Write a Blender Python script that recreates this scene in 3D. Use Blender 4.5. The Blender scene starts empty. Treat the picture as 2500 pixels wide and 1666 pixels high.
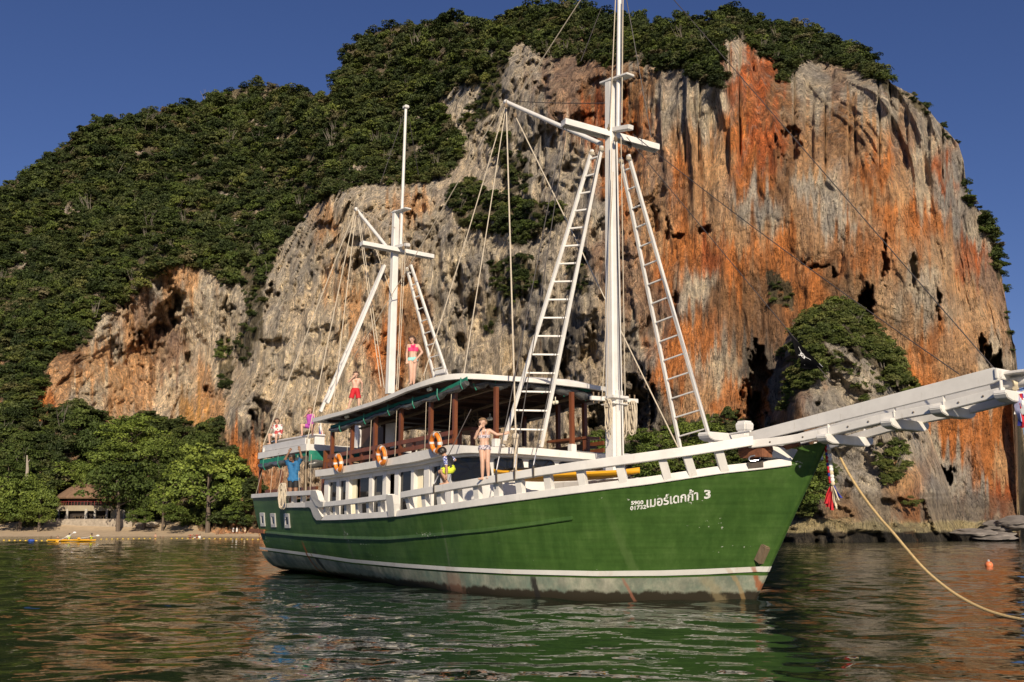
import bpy, bmesh, math, random
import numpy as np
from mathutils import Vector, Matrix
from bpy_extras.node_shader_utils import PrincipledBSDFWrapper  # noqa: F401

sc = bpy.context.scene
COL = sc.collection
R = math.radians
random.seed(7)

# ------------------------------------------------------------------ camera
F_PX, Y_H, CAM_H = 2430.0, 1295.0, 1.4          # focal length and horizon row of the 2500 px wide photograph
TH = math.atan((Y_H - 833.0) / F_PX)
cd = bpy.data.cameras.new('camera')
cam = bpy.data.objects.new('camera', cd)
COL.objects.link(cam)
cam.location = (0, 0, CAM_H)
cam.rotation_euler = (math.pi / 2 + TH, 0, 0)
cd.sensor_width = 36.0
cd.lens = 36.0 * F_PX / 2500.0
cd.clip_start = 0.1
cd.clip_end = 9000.0
sc.camera = cam

# ------------------------------------------------------------------ sky and sun
SUN_EL, SUN_AZ = 27.0, 8.0                       # degrees up, degrees to the right of straight behind the camera
w = bpy.data.worlds.new('World')
sc.world = w
w.use_nodes = True
nt = w.node_tree
nt.nodes.clear()
sky = nt.nodes.new('ShaderNodeTexSky')
sky.sky_type = 'NISHITA'
sky.sun_disc = False
sky.sun_elevation = R(SUN_EL)
sky.sun_rotation = R(180.0 - SUN_AZ)
sky.altitude = 0.0
sky.air_density = 1.0
sky.dust_density = 0.05
sky.ozone_density = 4.0
bg = nt.nodes.new('ShaderNodeBackground')
bg.inputs['Strength'].default_value = 0.056
hs = nt.nodes.new('ShaderNodeHueSaturation')
hs.inputs['Saturation'].default_value = 1.05
out = nt.nodes.new('ShaderNodeOutputWorld')
nt.links.new(sky.outputs[0], hs.inputs['Color'])
tint = nt.nodes.new('ShaderNodeMix'); tint.data_type = 'RGBA'; tint.blend_type = 'MULTIPLY'; tint.inputs[0].default_value = 1.0; tint.inputs[7].default_value = (0.82, 0.76, 1.02, 1)   # the polarised, slightly violet blue of the photograph
nt.links.new(hs.outputs[0], tint.inputs[6]); nt.links.new(tint.outputs[2], bg.inputs['Color'])
nt.links.new(bg.outputs[0], out.inputs['Surface'])
sd = bpy.data.lights.new('sun', 'SUN')
sd.energy = 4.3
sd.angle = R(0.53)
sd.color = (1.0, 0.86, 0.67)
sun = bpy.data.objects.new('sun', sd)
COL.objects.link(sun)
SUN_TO = Vector((math.sin(R(SUN_AZ)) * math.cos(R(SUN_EL)), -math.cos(R(SUN_AZ)) * math.cos(R(SUN_EL)), math.sin(R(SUN_EL))))
sun.rotation_euler = SUN_TO.to_track_quat('Z', 'Y').to_euler()
sun.location = (40, -80, 90)
sc.view_settings.view_transform = 'Standard'
sc.view_settings.look = 'None'
sc.view_settings.gamma = 1.0
sc.view_settings.exposure = 0.28
sc.view_settings.use_curve_mapping = False

# ------------------------------------------------------------------ helpers: survey (photo pixel -> place)
C0 = np.array([0.0, 0.0, CAM_H])
def ray(px, py):
    x = (np.asarray(px, float) - 1250.0) / F_PX
    y = -(np.asarray(py, float) - 833.0) / F_PX
    return np.stack([x + 0 * y, math.cos(TH) - y * math.sin(TH), math.sin(TH) + y * math.cos(TH)], -1)
def at_depth(px, py, Y):
    d = ray(px, py)
    return C0 + d * (np.asarray(Y, float) / d[..., 1])[..., None]
def at_z(px, py, z):
    d = ray(px, py)
    return C0 + d * ((z - CAM_H) / d[..., 2])[..., None]

# ------------------------------------------------------------------ helpers: objects
def link(o, parent=None):
    COL.objects.link(o)
    if parent is not None:
        o.parent = parent
    return o
def empty(name, loc=(0, 0, 0), rz=0.0):
    o = bpy.data.objects.new(name, None)
    o.empty_display_size = 0.3
    o.location = loc
    o.rotation_euler = (0, 0, rz)
    COL.objects.link(o)
    return o
def tag(o, label=None, cat=None, group=None, kind=None):
    if label: o['label'] = label
    if cat: o['category'] = cat
    if group: o['group'] = group
    if kind: o['kind'] = kind
    return o
def copy_tree(o, parent=None):
    c = o.copy()
    COL.objects.link(c)
    if parent is not None:
        c.parent = parent
    for ch in list(o.children):
        copy_tree(ch, c)
    return c

class MB:
    """collects geometry and links it as one mesh object"""
    def __init__(self):
        self.v, self.f, self.mi, self.cur = [], [], [], 0
    def face(self, idx):
        self.f.append(tuple(idx)); self.mi.append(self.cur)
    def poly(self, pts):
        n = len(self.v); self.v += [tuple(p) for p in pts]; self.face(range(n, n + len(pts)))
    def hexa(self, a, b):
        """two 4-point loops joined into a solid"""
        n = len(self.v); self.v += [tuple(p) for p in a] + [tuple(p) for p in b]
        for q in ((3, 2, 1, 0), (4, 5, 6, 7), (0, 1, 5, 4), (1, 2, 6, 5), (2, 3, 7, 6), (3, 0, 4, 7)):
            self.face([n + i for i in q])
    def box(self, c, s, rz=0.0):
        c = Vector(c); m = Matrix.Rotation(rz, 3, 'Z')
        hx, hy, hz = s[0] / 2, s[1] / 2, s[2] / 2
        lo = [c + m @ Vector((x, y, -hz)) for x, y in ((-hx, -hy), (hx, -hy), (hx, hy), (-hx, hy))]
        hi = [c + m @ Vector((x, y, hz)) for x, y in ((-hx, -hy), (hx, -hy), (hx, hy), (-hx, hy))]
        self.hexa(lo, hi)
    def beam(self, p0, p1, wdt, hgt, up=(0, 0, 1), w1=None, h1=None):
        p0, p1 = Vector(p0), Vector(p1); d = (p1 - p0).normalized()
        sde = d.cross(Vector(up))
        if sde.length < 1e-4: sde = d.cross(Vector((1, 0, 0)))
        sde.normalize(); u = sde.cross(d).normalized()
        w1 = wdt if w1 is None else w1; h1 = hgt if h1 is None else h1
        def loop(p, a, b): return [p - sde * a / 2 - u * b / 2, p + sde * a / 2 - u * b / 2, p + sde * a / 2 + u * b / 2, p - sde * a / 2 + u * b / 2]
        self.hexa(loop(p0, wdt, hgt), loop(p1, w1, h1))
    def tube(self, pts, r, n=7, cap=True, closed=False):
        pts = [Vector(p) for p in pts]; m = len(pts)
        rs = r if isinstance(r, (list, tuple)) else [r] * m
        base = len(self.v); prev = None
        for i, p in enumerate(pts):
            if closed: d = (pts[(i + 1) % m] - pts[i - 1])
            else: d = pts[min(i + 1, m - 1)] - pts[max(i - 1, 0)]
            d.normalize()
            a = prev - d * prev.dot(d) if prev is not None else d.orthogonal()
            if a.length < 1e-5: a = d.orthogonal()
            a.normalize(); prev = a; b = d.cross(a)
            for k in range(n):
                t = 2 * math.pi * k / n
                self.v.append(tuple(p + (a * math.cos(t) + b * math.sin(t)) * rs[i]))
        for i in range(m if closed else m - 1):
            j = (i + 1) % m
            for k in range(n):
                l = (k + 1) % n
                self.face((base + i * n + k, base + i * n + l, base + j * n + l, base + j * n + k))
        if cap and not closed:
            self.face(tuple(base + k for k in reversed(range(n))))
            self.face(tuple(base + (m - 1) * n + k for k in range(n)))
    def prism(self, outline, vec):
        """closed outline of 3-D points pushed along vec"""
        o = [Vector(p) for p in outline]; vec = Vector(vec); n = len(o); b = len(self.v)
        self.v += [tuple(p) for p in o] + [tuple(p + vec) for p in o]
        self.face(tuple(reversed(range(b, b + n)))); self.face(tuple(range(b + n, b + 2 * n)))
        for i in range(n):
            j = (i + 1) % n
            self.face((b + i, b + j, b + n + j, b + n + i))
    def sweep(self, loops, closed_section=True, cap=True):
        """list of equal-length point loops"""
        n = len(loops[0]); b = len(self.v)
        for l in loops: self.v += [tuple(p) for p in l]
        for i in range(len(loops) - 1):
            for k in range(n if closed_section else n - 1):
                q = (k + 1) % n
                self.face((b + i * n + k, b + i * n + q, b + (i + 1) * n + q, b + (i + 1) * n + k))
        if cap and closed_section:
            self.face(tuple(b + k for k in reversed(range(n))))
            self.face(tuple(b + (len(loops) - 1) * n + k for k in range(n)))
    def ball(self, c, r, nu=10, nv=7, sc_=(1, 1, 1)):
        c = Vector(c); loops = []
        for i in range(nv + 1):
            a = math.pi * (i / nv) ; rr = max(math.sin(a), 1e-3)
            loops.append([c + Vector((rr * math.cos(2 * math.pi * k / nu) * sc_[0], rr * math.sin(2 * math.pi * k / nu) * sc_[1], math.cos(a) * sc_[2])) * r for k in range(nu)])
        self.sweep(loops, True, True)
    def torus(self, c, R_, r_, axis=(0, 1, 0), nu=28, nv=8):
        ax = Vector(axis).normalized(); a = ax.orthogonal().normalized(); b = ax.cross(a); c = Vector(c)
        self.tube([c + (a * math.cos(2 * math.pi * i / nu) + b * math.sin(2 * math.pi * i / nu)) * R_ for i in range(nu)], r_, nv, closed=True)
    def build(self, name, mats, parent=None, smooth=False, bevel=0.0):
        me = bpy.data.meshes.new(name)
        me.from_pydata(self.v, [], self.f)
        if not isinstance(mats, (list, tuple)): mats = [mats]
        for m in mats: me.materials.append(m)
        if len(mats) > 1: me.polygons.foreach_set('material_index', self.mi)
        bm = bmesh.new(); bm.from_mesh(me)
        bmesh.ops.recalc_face_normals(bm, faces=bm.faces)
        if bevel > 0:
            es = [e for e in bm.edges if len(e.link_faces) == 2 and e.calc_face_angle(0) > 0.6]
            bmesh.ops.bevel(bm, geom=es, offset=bevel, segments=2, affect='EDGES', clamp_overlap=True)
        bm.to_mesh(me); bm.free()
        if smooth:
            me.polygons.foreach_set('use_smooth', [True] * len(me.polygons))
            me.set_sharp_from_angle(angle=R(40))
        me.update()
        return link(bpy.data.objects.new(name, me), parent)

def mesh_np(name, co, faces, mats, parent=None, smooth=True):
    """fast path: numpy vertices and quads"""
    me = bpy.data.meshes.new(name)
    co = np.asarray(co, np.float32).reshape(-1, 3); faces = np.asarray(faces, np.int32)
    k = faces.shape[1]
    me.vertices.add(len(co)); me.vertices.foreach_set('co', co.ravel())
    me.loops.add(faces.size); me.loops.foreach_set('vertex_index', faces.ravel())
    me.polygons.add(len(faces)); me.polygons.foreach_set('loop_start', np.arange(0, faces.size, k, dtype=np.int32))
    me.update(calc_edges=True)
    me.polygons.foreach_set('use_smooth', np.full(len(faces), smooth))
    if not isinstance(mats, (list, tuple)): mats = [mats]
    for m in mats: me.materials.append(m)
    me.validate()
    return link(bpy.data.objects.new(name, me), parent)
def grid_faces(nr, nc):
    i = np.arange((nr - 1) * nc).reshape(nr - 1, nc)[:, :-1].ravel()
    return np.stack([i, i + 1, i + nc + 1, i + nc], 1)

# ------------------------------------------------------------------ helpers: noise in numpy
def _hash(ix, iy, seed):
    h = (ix.astype(np.int64) * 374761393 + iy.astype(np.int64) * 668265263 + seed * 1442695041) & 0xffffffff
    h = ((h ^ (h >> 13)) * 1274126177) & 0xffffffff
    return ((h ^ (h >> 16)) & 0xffff) / 65535.0
def vnoise(x, y, seed=0):
    ix, iy = np.floor(x), np.floor(y); fx, fy = x - ix, y - iy
    fx = fx * fx * fx * (fx * (fx * 6 - 15) + 10); fy = fy * fy * fy * (fy * (fy * 6 - 15) + 10)
    a, b = _hash(ix, iy, seed), _hash(ix + 1, iy, seed); c, d = _hash(ix, iy + 1, seed), _hash(ix + 1, iy + 1, seed)
    return (a + (b - a) * fx) * (1 - fy) + (c + (d - c) * fx) * fy
def fbm(x, y, seed=0, oct_=4, gain=0.5):
    s, amp, tot = 0.0, 1.0, 0.0
    for o in range(oct_):
        s = s + amp * vnoise(x * 2 ** o + 17.3 * o, y * 2 ** o - 9.1 * o, seed + o); tot += amp; amp *= gain
    return s / tot
def sstep(a, b, x):
    t = np.clip((x - a) / (b - a), 0, 1)
    return t * t * (3 - 2 * t)

# ------------------------------------------------------------------ helpers: materials
MATS = {}
def nn(nt, t, **kw):
    n = nt.nodes.new(t)
    for k, v in kw.items(): setattr(n, k, v)
    return n
def new_mat(name):
    m = bpy.data.materials.new(name); m.use_nodes = True
    nt = m.node_tree; b = nt.nodes['Principled BSDF']
    return m, nt, b
def noise_node(nt, scale, detail=4.0, rough=0.55, vec=None, mscale=(1, 1, 1), coord='Object'):
    tc = nn(nt, 'ShaderNodeTexCoord'); mp = nn(nt, 'ShaderNodeMapping'); mp.inputs['Scale'].default_value = mscale
    nt.links.new(tc.outputs[coord], mp.inputs['Vector'])
    n = nn(nt, 'ShaderNodeTexNoise'); n.inputs['Scale'].default_value = scale; n.inputs['Detail'].default_value = detail; n.inputs['Roughness'].default_value = rough
    nt.links.new(mp.outputs[0], n.inputs['Vector'])
    return n
def ramp(nt, src, stops):
    r = nn(nt, 'ShaderNodeValToRGB'); e = r.color_ramp.elements
    while len(e) < len(stops): e.new(0.5)
    for el, (p, c) in zip(e, stops):
        el.position = p; el.color = c if len(c) == 4 else (*c, 1)
    nt.links.new(src, r.inputs[0]); return r
def mix(nt, fac, a, b, mode='MIX'):
    m = nn(nt, 'ShaderNodeMix', data_type='RGBA', blend_type=mode)
    for s, v in ((m.inputs[0], fac), (m.inputs[6], a), (m.inputs[7], b)):
        if hasattr(v, 'links'): nt.links.new(v, s)
        elif isinstance(v, (int, float)): s.default_value = v
        else: s.default_value = v if len(v) == 4 else (*v, 1)
    return m.outputs[2]
def bump(nt, b, src, strength=0.3, dist=0.02):
    n = nn(nt, 'ShaderNodeBump'); n.inputs['Strength'].default_value = strength; n.inputs['Distance'].default_value = dist
    nt.links.new(src, n.inputs['Height']); nt.links.new(n.outputs[0], b.inputs['Normal']); return n
def simple(name, col, rough=0.6, var=0.12, scale=6.0, metal=0.0, bmp=0.0, mscale=(1, 1, 1), dirt=None):
    """paint, cloth, wood: a base colour broken up by noise, optional dirt colour, optional relief"""
    m, nt, b = new_mat(name)
    n = noise_node(nt, scale, 5.0, 0.6, mscale=mscale)
    lo = tuple(c * (1 - var) for c in col); hi = tuple(min(c * (1 + var), 0.95) for c in col)
    r = ramp(nt, n.outputs['Fac'], [(0.3, lo), (0.7, hi)])
    cs = r.outputs[0]
    if dirt:
        n2 = noise_node(nt, dirt[1], 6.0, 0.7, mscale=dirt[2] if len(dirt) > 2 else (1, 1, 1))
        r2 = ramp(nt, n2.outputs['Fac'], [(0.55, (0, 0, 0)), (0.75, (1, 1, 1))])
        mm = nn(nt, 'ShaderNodeMath', operation='MULTIPLY'); mm.inputs[1].default_value = dirt[3] if len(dirt) > 3 else 0.5
        nt.links.new(r2.outputs[0], mm.inputs[0])
        cs = mix(nt, mm.outputs[0], cs, dirt[0])
    nt.links.new(cs, b.inputs['Base Color'])
    b.inputs['Roughness'].default_value = rough; b.inputs['Metallic'].default_value = metal
    if bmp > 0: bump(nt, b, n.outputs['Fac'], bmp, 0.02)
    MATS[name] = m
    return m
# ================================================================== WATER
def make_water():
    m, nt, b = new_mat('sea_water')
    b.inputs['Base Color'].default_value = (0.008, 0.018, 0.009, 1)
    b.inputs['Roughness'].default_value = 0.012
    b.inputs['IOR'].default_value = 1.33
    n1 = noise_node(nt, 2.6, 2.0, 0.5, mscale=(1.0, 1.25, 1))
    n2 = noise_node(nt, 0.55, 3.0, 0.5, mscale=(0.8, 1.3, 1))
    ad = nn(nt, 'ShaderNodeMath', operation='MULTIPLY_ADD'); ad.inputs[1].default_value = 0.22
    nt.links.new(n1.outputs['Fac'], ad.inputs[0]); nt.links.new(n2.outputs['Fac'], ad.inputs[2])
    # beyond the reach of the modelled waves the same chop goes on as relief
    n3 = noise_node(nt, 0.75, 3.0, 0.55, mscale=(1.0, 1.3, 1)); tc = nn(nt, 'ShaderNodeTexCoord'); ln = nn(nt, 'ShaderNodeVectorMath', operation='LENGTH'); nt.links.new(tc.outputs['Object'], ln.inputs[0])
    fm = nn(nt, 'ShaderNodeMapRange', interpolation_type='SMOOTHSTEP'); fm.inputs[1].default_value = 18.0; fm.inputs[2].default_value = 90.0; fm.inputs[4].default_value = 3.4; nt.links.new(ln.outputs['Value'], fm.inputs[0])
    a3 = nn(nt, 'ShaderNodeMath', operation='MULTIPLY_ADD'); nt.links.new(n3.outputs['Fac'], a3.inputs[0]); nt.links.new(fm.outputs[0], a3.inputs[1]); nt.links.new(ad.outputs[0], a3.inputs[2])
    bump(nt, b, a3.outputs[0], 1.0, 0.045)
    th = np.concatenate([np.linspace(-180, -36, 40)[:-1], np.linspace(-36, 36, 560), np.linspace(36, 180, 40)[1:]])
    rr = np.concatenate([[0.0, 3.0, 6.0], np.geomspace(7.5, 70, 520), np.geomspace(70, 260, 90)[1:], np.geomspace(260, 6000, 24)[1:]])
    T, RR = np.meshgrid(np.radians(th), rr)
    X, Y = RR * np.sin(T), RR * np.cos(T)
    rng = np.random.default_rng(5); Z = np.zeros_like(X)
    for i in range(90):
        lam = math.exp(rng.uniform(math.log(0.5), math.log(4.5)))
        ang = rng.normal(R(100), R(60)); k = 2 * math.pi / lam
        slope = 0.0098 * (1.1 if lam < 1.5 else 0.75)
        fade = np.clip(1.6 - RR / (28 * lam + 14), 0, 1)
        Z += (slope / k) * np.cos(k * (X * math.cos(ang) + Y * math.sin(ang)) + rng.uniform(0, 6.28)) * fade
    patch = 0.55 + 0.9 * fbm(X / 7.0, Y / 5.0, 3, 2)
    Z *= patch
    o = mesh_np('water', np.stack([X, Y, Z], -1), grid_faces(*X.shape), m)
    return tag(o, kind='structure')
make_water()

# ================================================================== ROCK MASSIF
def tps(pts, vals):
    P = np.array(pts, float) / 1000.0; n = len(P)
    d = np.hypot(P[:, None, 0] - P[None, :, 0], P[:, None, 1] - P[None, :, 1])
    K = np.where(d > 0, d * d * np.log(d + 1e-12), 0) + np.eye(n) * 2e-4
    A = np.zeros((n + 3, n + 3)); A[:n, :n] = K; A[:n, n] = 1; A[:n, n + 1:] = P; A[n, :n] = 1; A[n + 1:, :n] = P.T
    wv = np.linalg.solve(A, np.concatenate([np.array(vals, float), np.zeros(3)]))
    def f(x, y):
        x = np.asarray(x, float) / 1000.0; y = np.asarray(y, float) / 1000.0
        s = wv[n] + wv[n + 1] * x + wv[n + 2] * y
        for i in range(n):
            r2 = (x - P[i, 0]) ** 2 + (y - P[i, 1]) ** 2
            s = s + wv[i] * 0.5 * r2 * np.log(r2 + 1e-12)
        return s
    return f
DEPTH = [(-700, 1280, 236), (-700, 1180, 262), (-480, 1250, 246), (-480, 900, 300), (-330, 720, 335), (-150, 1250, 255), (-150, 800, 310), (-150, 520, 360), (0, 1100, 262), (0, 800, 300), (0, 460, 370), (250, 1250, 262), (250, 900, 286), (180, 1000, 272), (300, 270, 400), (300, 600, 318),
         (400, 1010, 303), (400, 800, 306), (400, 660, 296), (540, 900, 290), (560, 1010, 262), (570, 1150, 254), (600, 210, 420), (600, 450, 340), (600, 650, 292), (640, 1100, 244), (640, 800, 262), (680, 600, 280),
         (760, 480, 290), (740, 240, 360), (800, 1200, 228), (800, 900, 235), (800, 650, 245), (820, 480, 255), (800, 300, 315), (820, 170, 350), (1000, 100, 330), (1000, 300, 285), (1000, 450, 245), (1000, 800, 222),
         (1000, 1200, 214), (1250, 1200, 190), (1250, 800, 195), (1250, 400, 212), (1250, 150, 230), (1300, 30, 265), (1500, 1200, 160), (1500, 700, 168), (1500, 300, 182), (1500, 150, 190), (1500, 50, 215),
         (1750, 1250, 148), (1750, 700, 152), (1750, 300, 157), (1750, 100, 166), (1780, 25, 190), (1900, 150, 172), (1900, 50, 195), (2100, 1300, 142), (2100, 800, 143), (2100, 300, 147), (2150, 180, 158),
         (2080, 110, 185), (2300, 1300, 139), (2300, 700, 139), (2300, 320, 147), (2450, 1280, 138), (2450, 900, 140), (2450, 700, 147), (2480, 1000, 143)]
depth_f = tps([(a, b) for a, b, c in DEPTH], [c for a, b, c in DEPTH])
SKY = [(-720, 1240), (-640, 1120), (-520, 900), (-400, 750), (-300, 650), (-200, 560), (-150, 525), (0, 462), (60, 425), (100, 395), (160, 355), (200, 312), (230, 296), (300, 290), (370, 275), (450, 262), (520, 240), (580, 217), (630, 208), (690, 216), (750, 226), (790, 243), (806, 228), (826, 190), (838, 150), (850, 118),
       (900, 85), (960, 66), (1050, 58), (1090, 50), (1150, 58), (1200, 62), (1240, 40), (1280, 22), (1400, 18), (1440, 28), (1480, 40), (1550, 52), (1612, 62), (1660, 55), (1720, 52), (1770, 34), (1800, 36), (1850, 52), (1900, 66), (1970, 72),
       (2010, 92), (2060, 110), (2100, 122), (2130, 145), (2150, 175), (2178, 204), (2230, 232), (2270, 272), (2300, 308), (2322, 330), (2340, 352), (2352, 392), (2358, 440), (2366, 490), (2390, 512), (2420, 545), (2436, 600), (2446, 660), (2450, 700), (2462, 760), (2474, 830), (2486, 880), (2484, 930), (2478, 1000), (2484, 1100), (2486, 1250), (2488, 1330)]
def sky_y(px): return np.interp(px, [a for a, b in SKY], [b for a, b in SKY])
# stone colours (dry rock, mineral stain, soot, lichen); d also paints the pinnacle's shadow
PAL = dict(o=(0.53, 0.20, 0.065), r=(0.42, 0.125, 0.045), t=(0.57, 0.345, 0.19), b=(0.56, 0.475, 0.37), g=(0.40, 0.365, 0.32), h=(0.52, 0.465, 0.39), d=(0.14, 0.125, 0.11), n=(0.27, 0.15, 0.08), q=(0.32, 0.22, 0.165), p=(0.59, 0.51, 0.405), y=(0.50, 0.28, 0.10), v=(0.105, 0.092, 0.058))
TINT = [(1800, 150, 'r'), (1780, 110, 'h'), (1790, 300, 'o'), (1840, 330, 'r'), (1870, 180, 'r'), (1850, 420, 'o'), (1910, 240, 'n'), (1880, 360, 'r'), (1930, 390, 'n'), (1900, 430, 'n'), (2000, 200, 'g'), (1950, 190, 'g'), (2050, 200, 'q'), (2100, 230, 'g'), (2040, 300, 'n'), (2090, 330, 't'), (2180, 280, 'g'), (2200, 350, 'q'),
        (2260, 320, 'g'), (1990, 380, 't'), (2000, 450, 'h'), (2060, 520, 'h'), (2110, 480, 't'), (2150, 420, 'o'), (2200, 460, 't'), (2270, 440, 'b'), (2310, 430, 'r'), (2340, 400, 'g'), (2330, 480, 'g'), (1760, 380, 't'), (1740, 280, 'h'), (1720, 450, 't'), (1690, 350, 't'), (1660, 430, 'o'), (1600, 260, 'g'), (1700, 250, 'g'),
        (1610, 420, 'q'), (1560, 500, 't'), (1590, 560, 't'), (1640, 640, 'o'), (1700, 600, 'o'), (1705, 720, 'p'), (1740, 640, 'r'), (1660, 790, 'o'), (1760, 760, 'n'), (1800, 650, 'o'), (1800, 560, 't'), (1850, 480, 'h'), (1850, 720, 'n'), (1830, 800, 'n'), (1900, 600, 'o'), (1950, 520, 't'), (2000, 600, 't'), (2000, 670, 'o'),
        (2050, 690, 'n'), (2090, 600, 'o'), (2150, 560, 'o'), (2200, 600, 't'), (2250, 560, 'o'), (2250, 700, 'b'), (2310, 650, 't'), (2380, 620, 'r'), (2400, 560, 'g'), (2440, 700, 'q'), (2400, 760, 't'), (2250, 900, 'o'), (2350, 900, 't'), (2420, 900, 'b'), (2200, 860, 't'), (2150, 760, 't'), (2180, 950, 'o'), (1650, 900, 'o'), (1720, 850, 'o'),
        (1745, 900, 'b'), (1765, 980, 'o'), (1720, 980, 't'), (1600, 1000, 'd'), (1570, 860, 'g'), (1560, 740, 'q'), (1820, 900, 'd'), (1840, 980, 'd'), (2350, 1050, 'o'), (2430, 1050, 'o'), (2400, 1150, 'o'), (2320, 1150, 'g'), (2250, 1250, 'g'), (2140, 1180, 'h'), (2080, 1260, 'b'), (2450, 1210, 'r'), (2380, 1250, 'g'), (2470, 1150, 't'),  # dark spots just left of the pinnacle paint its cast shadow
        (1250, 150, 'g'), (1160, 240, 'h'), (1350, 220, 'q'), (1300, 300, 'g'), (1280, 150, 'h'), (1420, 180, 'q'), (1450, 240, 'n'), (1460, 280, 'r'), (1370, 190, 'q'), (1550, 220, 'n'), (1555, 290, 'o'), (1350, 400, 'g'), (1310, 430, 'g'), (1450, 480, 'g'), (1420, 420, 'h'), (1505, 480, 'o'), (1500, 620, 'q'), (1300, 620, 'g'), (1260, 560, 'b'),
        (1250, 720, 'g'), (1180, 560, 'h'), (1350, 760, 'g'), (1400, 700, 'h'), (1390, 840, 'd'), (1440, 880, 'b'), (1460, 960, 'b'), (1400, 950, 'b'), (1480, 1020, 'h'), (1160, 660, 'g'), (1120, 640, 'h'), (1100, 740, 'g'), (1060, 560, 'g'), (1150, 800, 'b'), (1250, 850, 'b'), (1080, 860, 'h'), (1060, 960, 'h'), (1000, 510, 't'), (1020, 440, 'h'),
        (950, 470, 'h'), (900, 560, 'b'), (860, 500, 'h'), (960, 620, 'h'), (830, 540, 'h'), (790, 560, 't'), (800, 640, 'b'), (850, 620, 'b'), (900, 680, 'b'), (870, 740, 't'), (900, 780, 'b'), (940, 830, 'o'), (1000, 850, 'n'), (990, 720, 't'), (850, 860, 'b'), (780, 760, 'b'), (820, 700, 't'), (760, 850, 'p'), (730, 740, 'b'), (700, 880, 'p'), (720, 660, 'g'),
        (740, 560, 'g'), (690, 760, 'g'), (650, 940, 'b'), (620, 1040, 'd'), (690, 1060, 'b'), (610, 1110, 'o'), (650, 860, 'h'), (650, 700, 'h'), (600, 1000, 'h'), (750, 960, 'p'), (820, 960, 'b'), (450, 680, 't'), (400, 690, 'h'), (480, 800, 'p'), (520, 860, 'p'), (560, 740, 'h'), (300, 840, 't'), (260, 820, 'h'), (350, 850, 'n'),
        (380, 760, 'q'), (420, 880, 'q'), (310, 960, 't'), (430, 940, 'b'), (500, 960, 't'), (540, 1000, 't'), (470, 1010, 'y'), (350, 1000, 'b'), (200, 930, 't'), (170, 970, 'h'), (130, 960, 't'), (100, 1030, 'o'), (240, 980, 'b'), (180, 900, 'n'), (230, 890, 't'), (100, 500, 'g'), (500, 400, 'g'), (900, 200, 'g'), (300, 600, 'q'), (1600, 100, 'g')]
CAVES_AND_SHADE = [(2113, 745, 20, 34, 12), (2120, 715, 9, 24, 10), (2432, 893, 16, 30, 7), (2412, 862, 10, 26, 6), (2398, 838, 7, 22, 5), (2310, 1158, 22, 20, 7), (428, 735, 24, 44, 9), (405, 775, 30, 40, 8), (375, 815, 40, 34, 7), (340, 850, 42, 28, 6), (305, 885, 32, 22, 4), (432, 760, 11, 46, 9), (400, 690, 22, 30, 6), (455, 868, 10, 14, 5), (508, 960, 11, 17, 5), (275, 870, 14, 40, 5), (665, 720, 14, 26, 7), (672, 840, 36, 18, 5),
         (640, 1010, 26, 46, 9), (1444, 850, 16, 44, 6), (1428, 880, 10, 24, 4), (1380, 880, 12, 60, 6), (1120, 710, 12, 60, 6), (1150, 760, 16, 40, 6), (1125, 830, 14, 24, 6), (1005, 560, 14, 60, 6), (1025, 500, 20, 26, 6), (790, 555, 40, 16, 5), (900, 640, 34, 10, 4), (870, 655, 14, 16, 4), (740, 500, 14, 50, 7), (870, 590, 30, 14, 4), (1600, 540, 10, 46, 2.5), (1632, 560, 8, 30, 2.5), (1655, 575, 16, 8, 2.5), (1720, 560, 22, 9, 3),
         (1500, 1010, 70, 60, 9), (1560, 1000, 40, 90, 8), (1850, 960, 30, 130, 8), (1830, 1010, 36, 60, 6), (2230, 660, 10, 50, 3), (2290, 740, 7, 40, 3), (1650, 730, 8, 18, 3), (2160, 640, 8, 60, 2.5), (2005, 650, 26, 5, 2), (1960, 640, 16, 4, 1.5), (2040, 665, 9, 8, 2), (1925, 345, 30, 50, 4), (1365, 290, 12, 20, 3), (1310, 180, 40, 30, 2), (560, 800, 20, 60, 5), (310, 720, 14, 60, 7)]  # tall hollows beside the pinnacle are added to imitate its cast shadow
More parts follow.
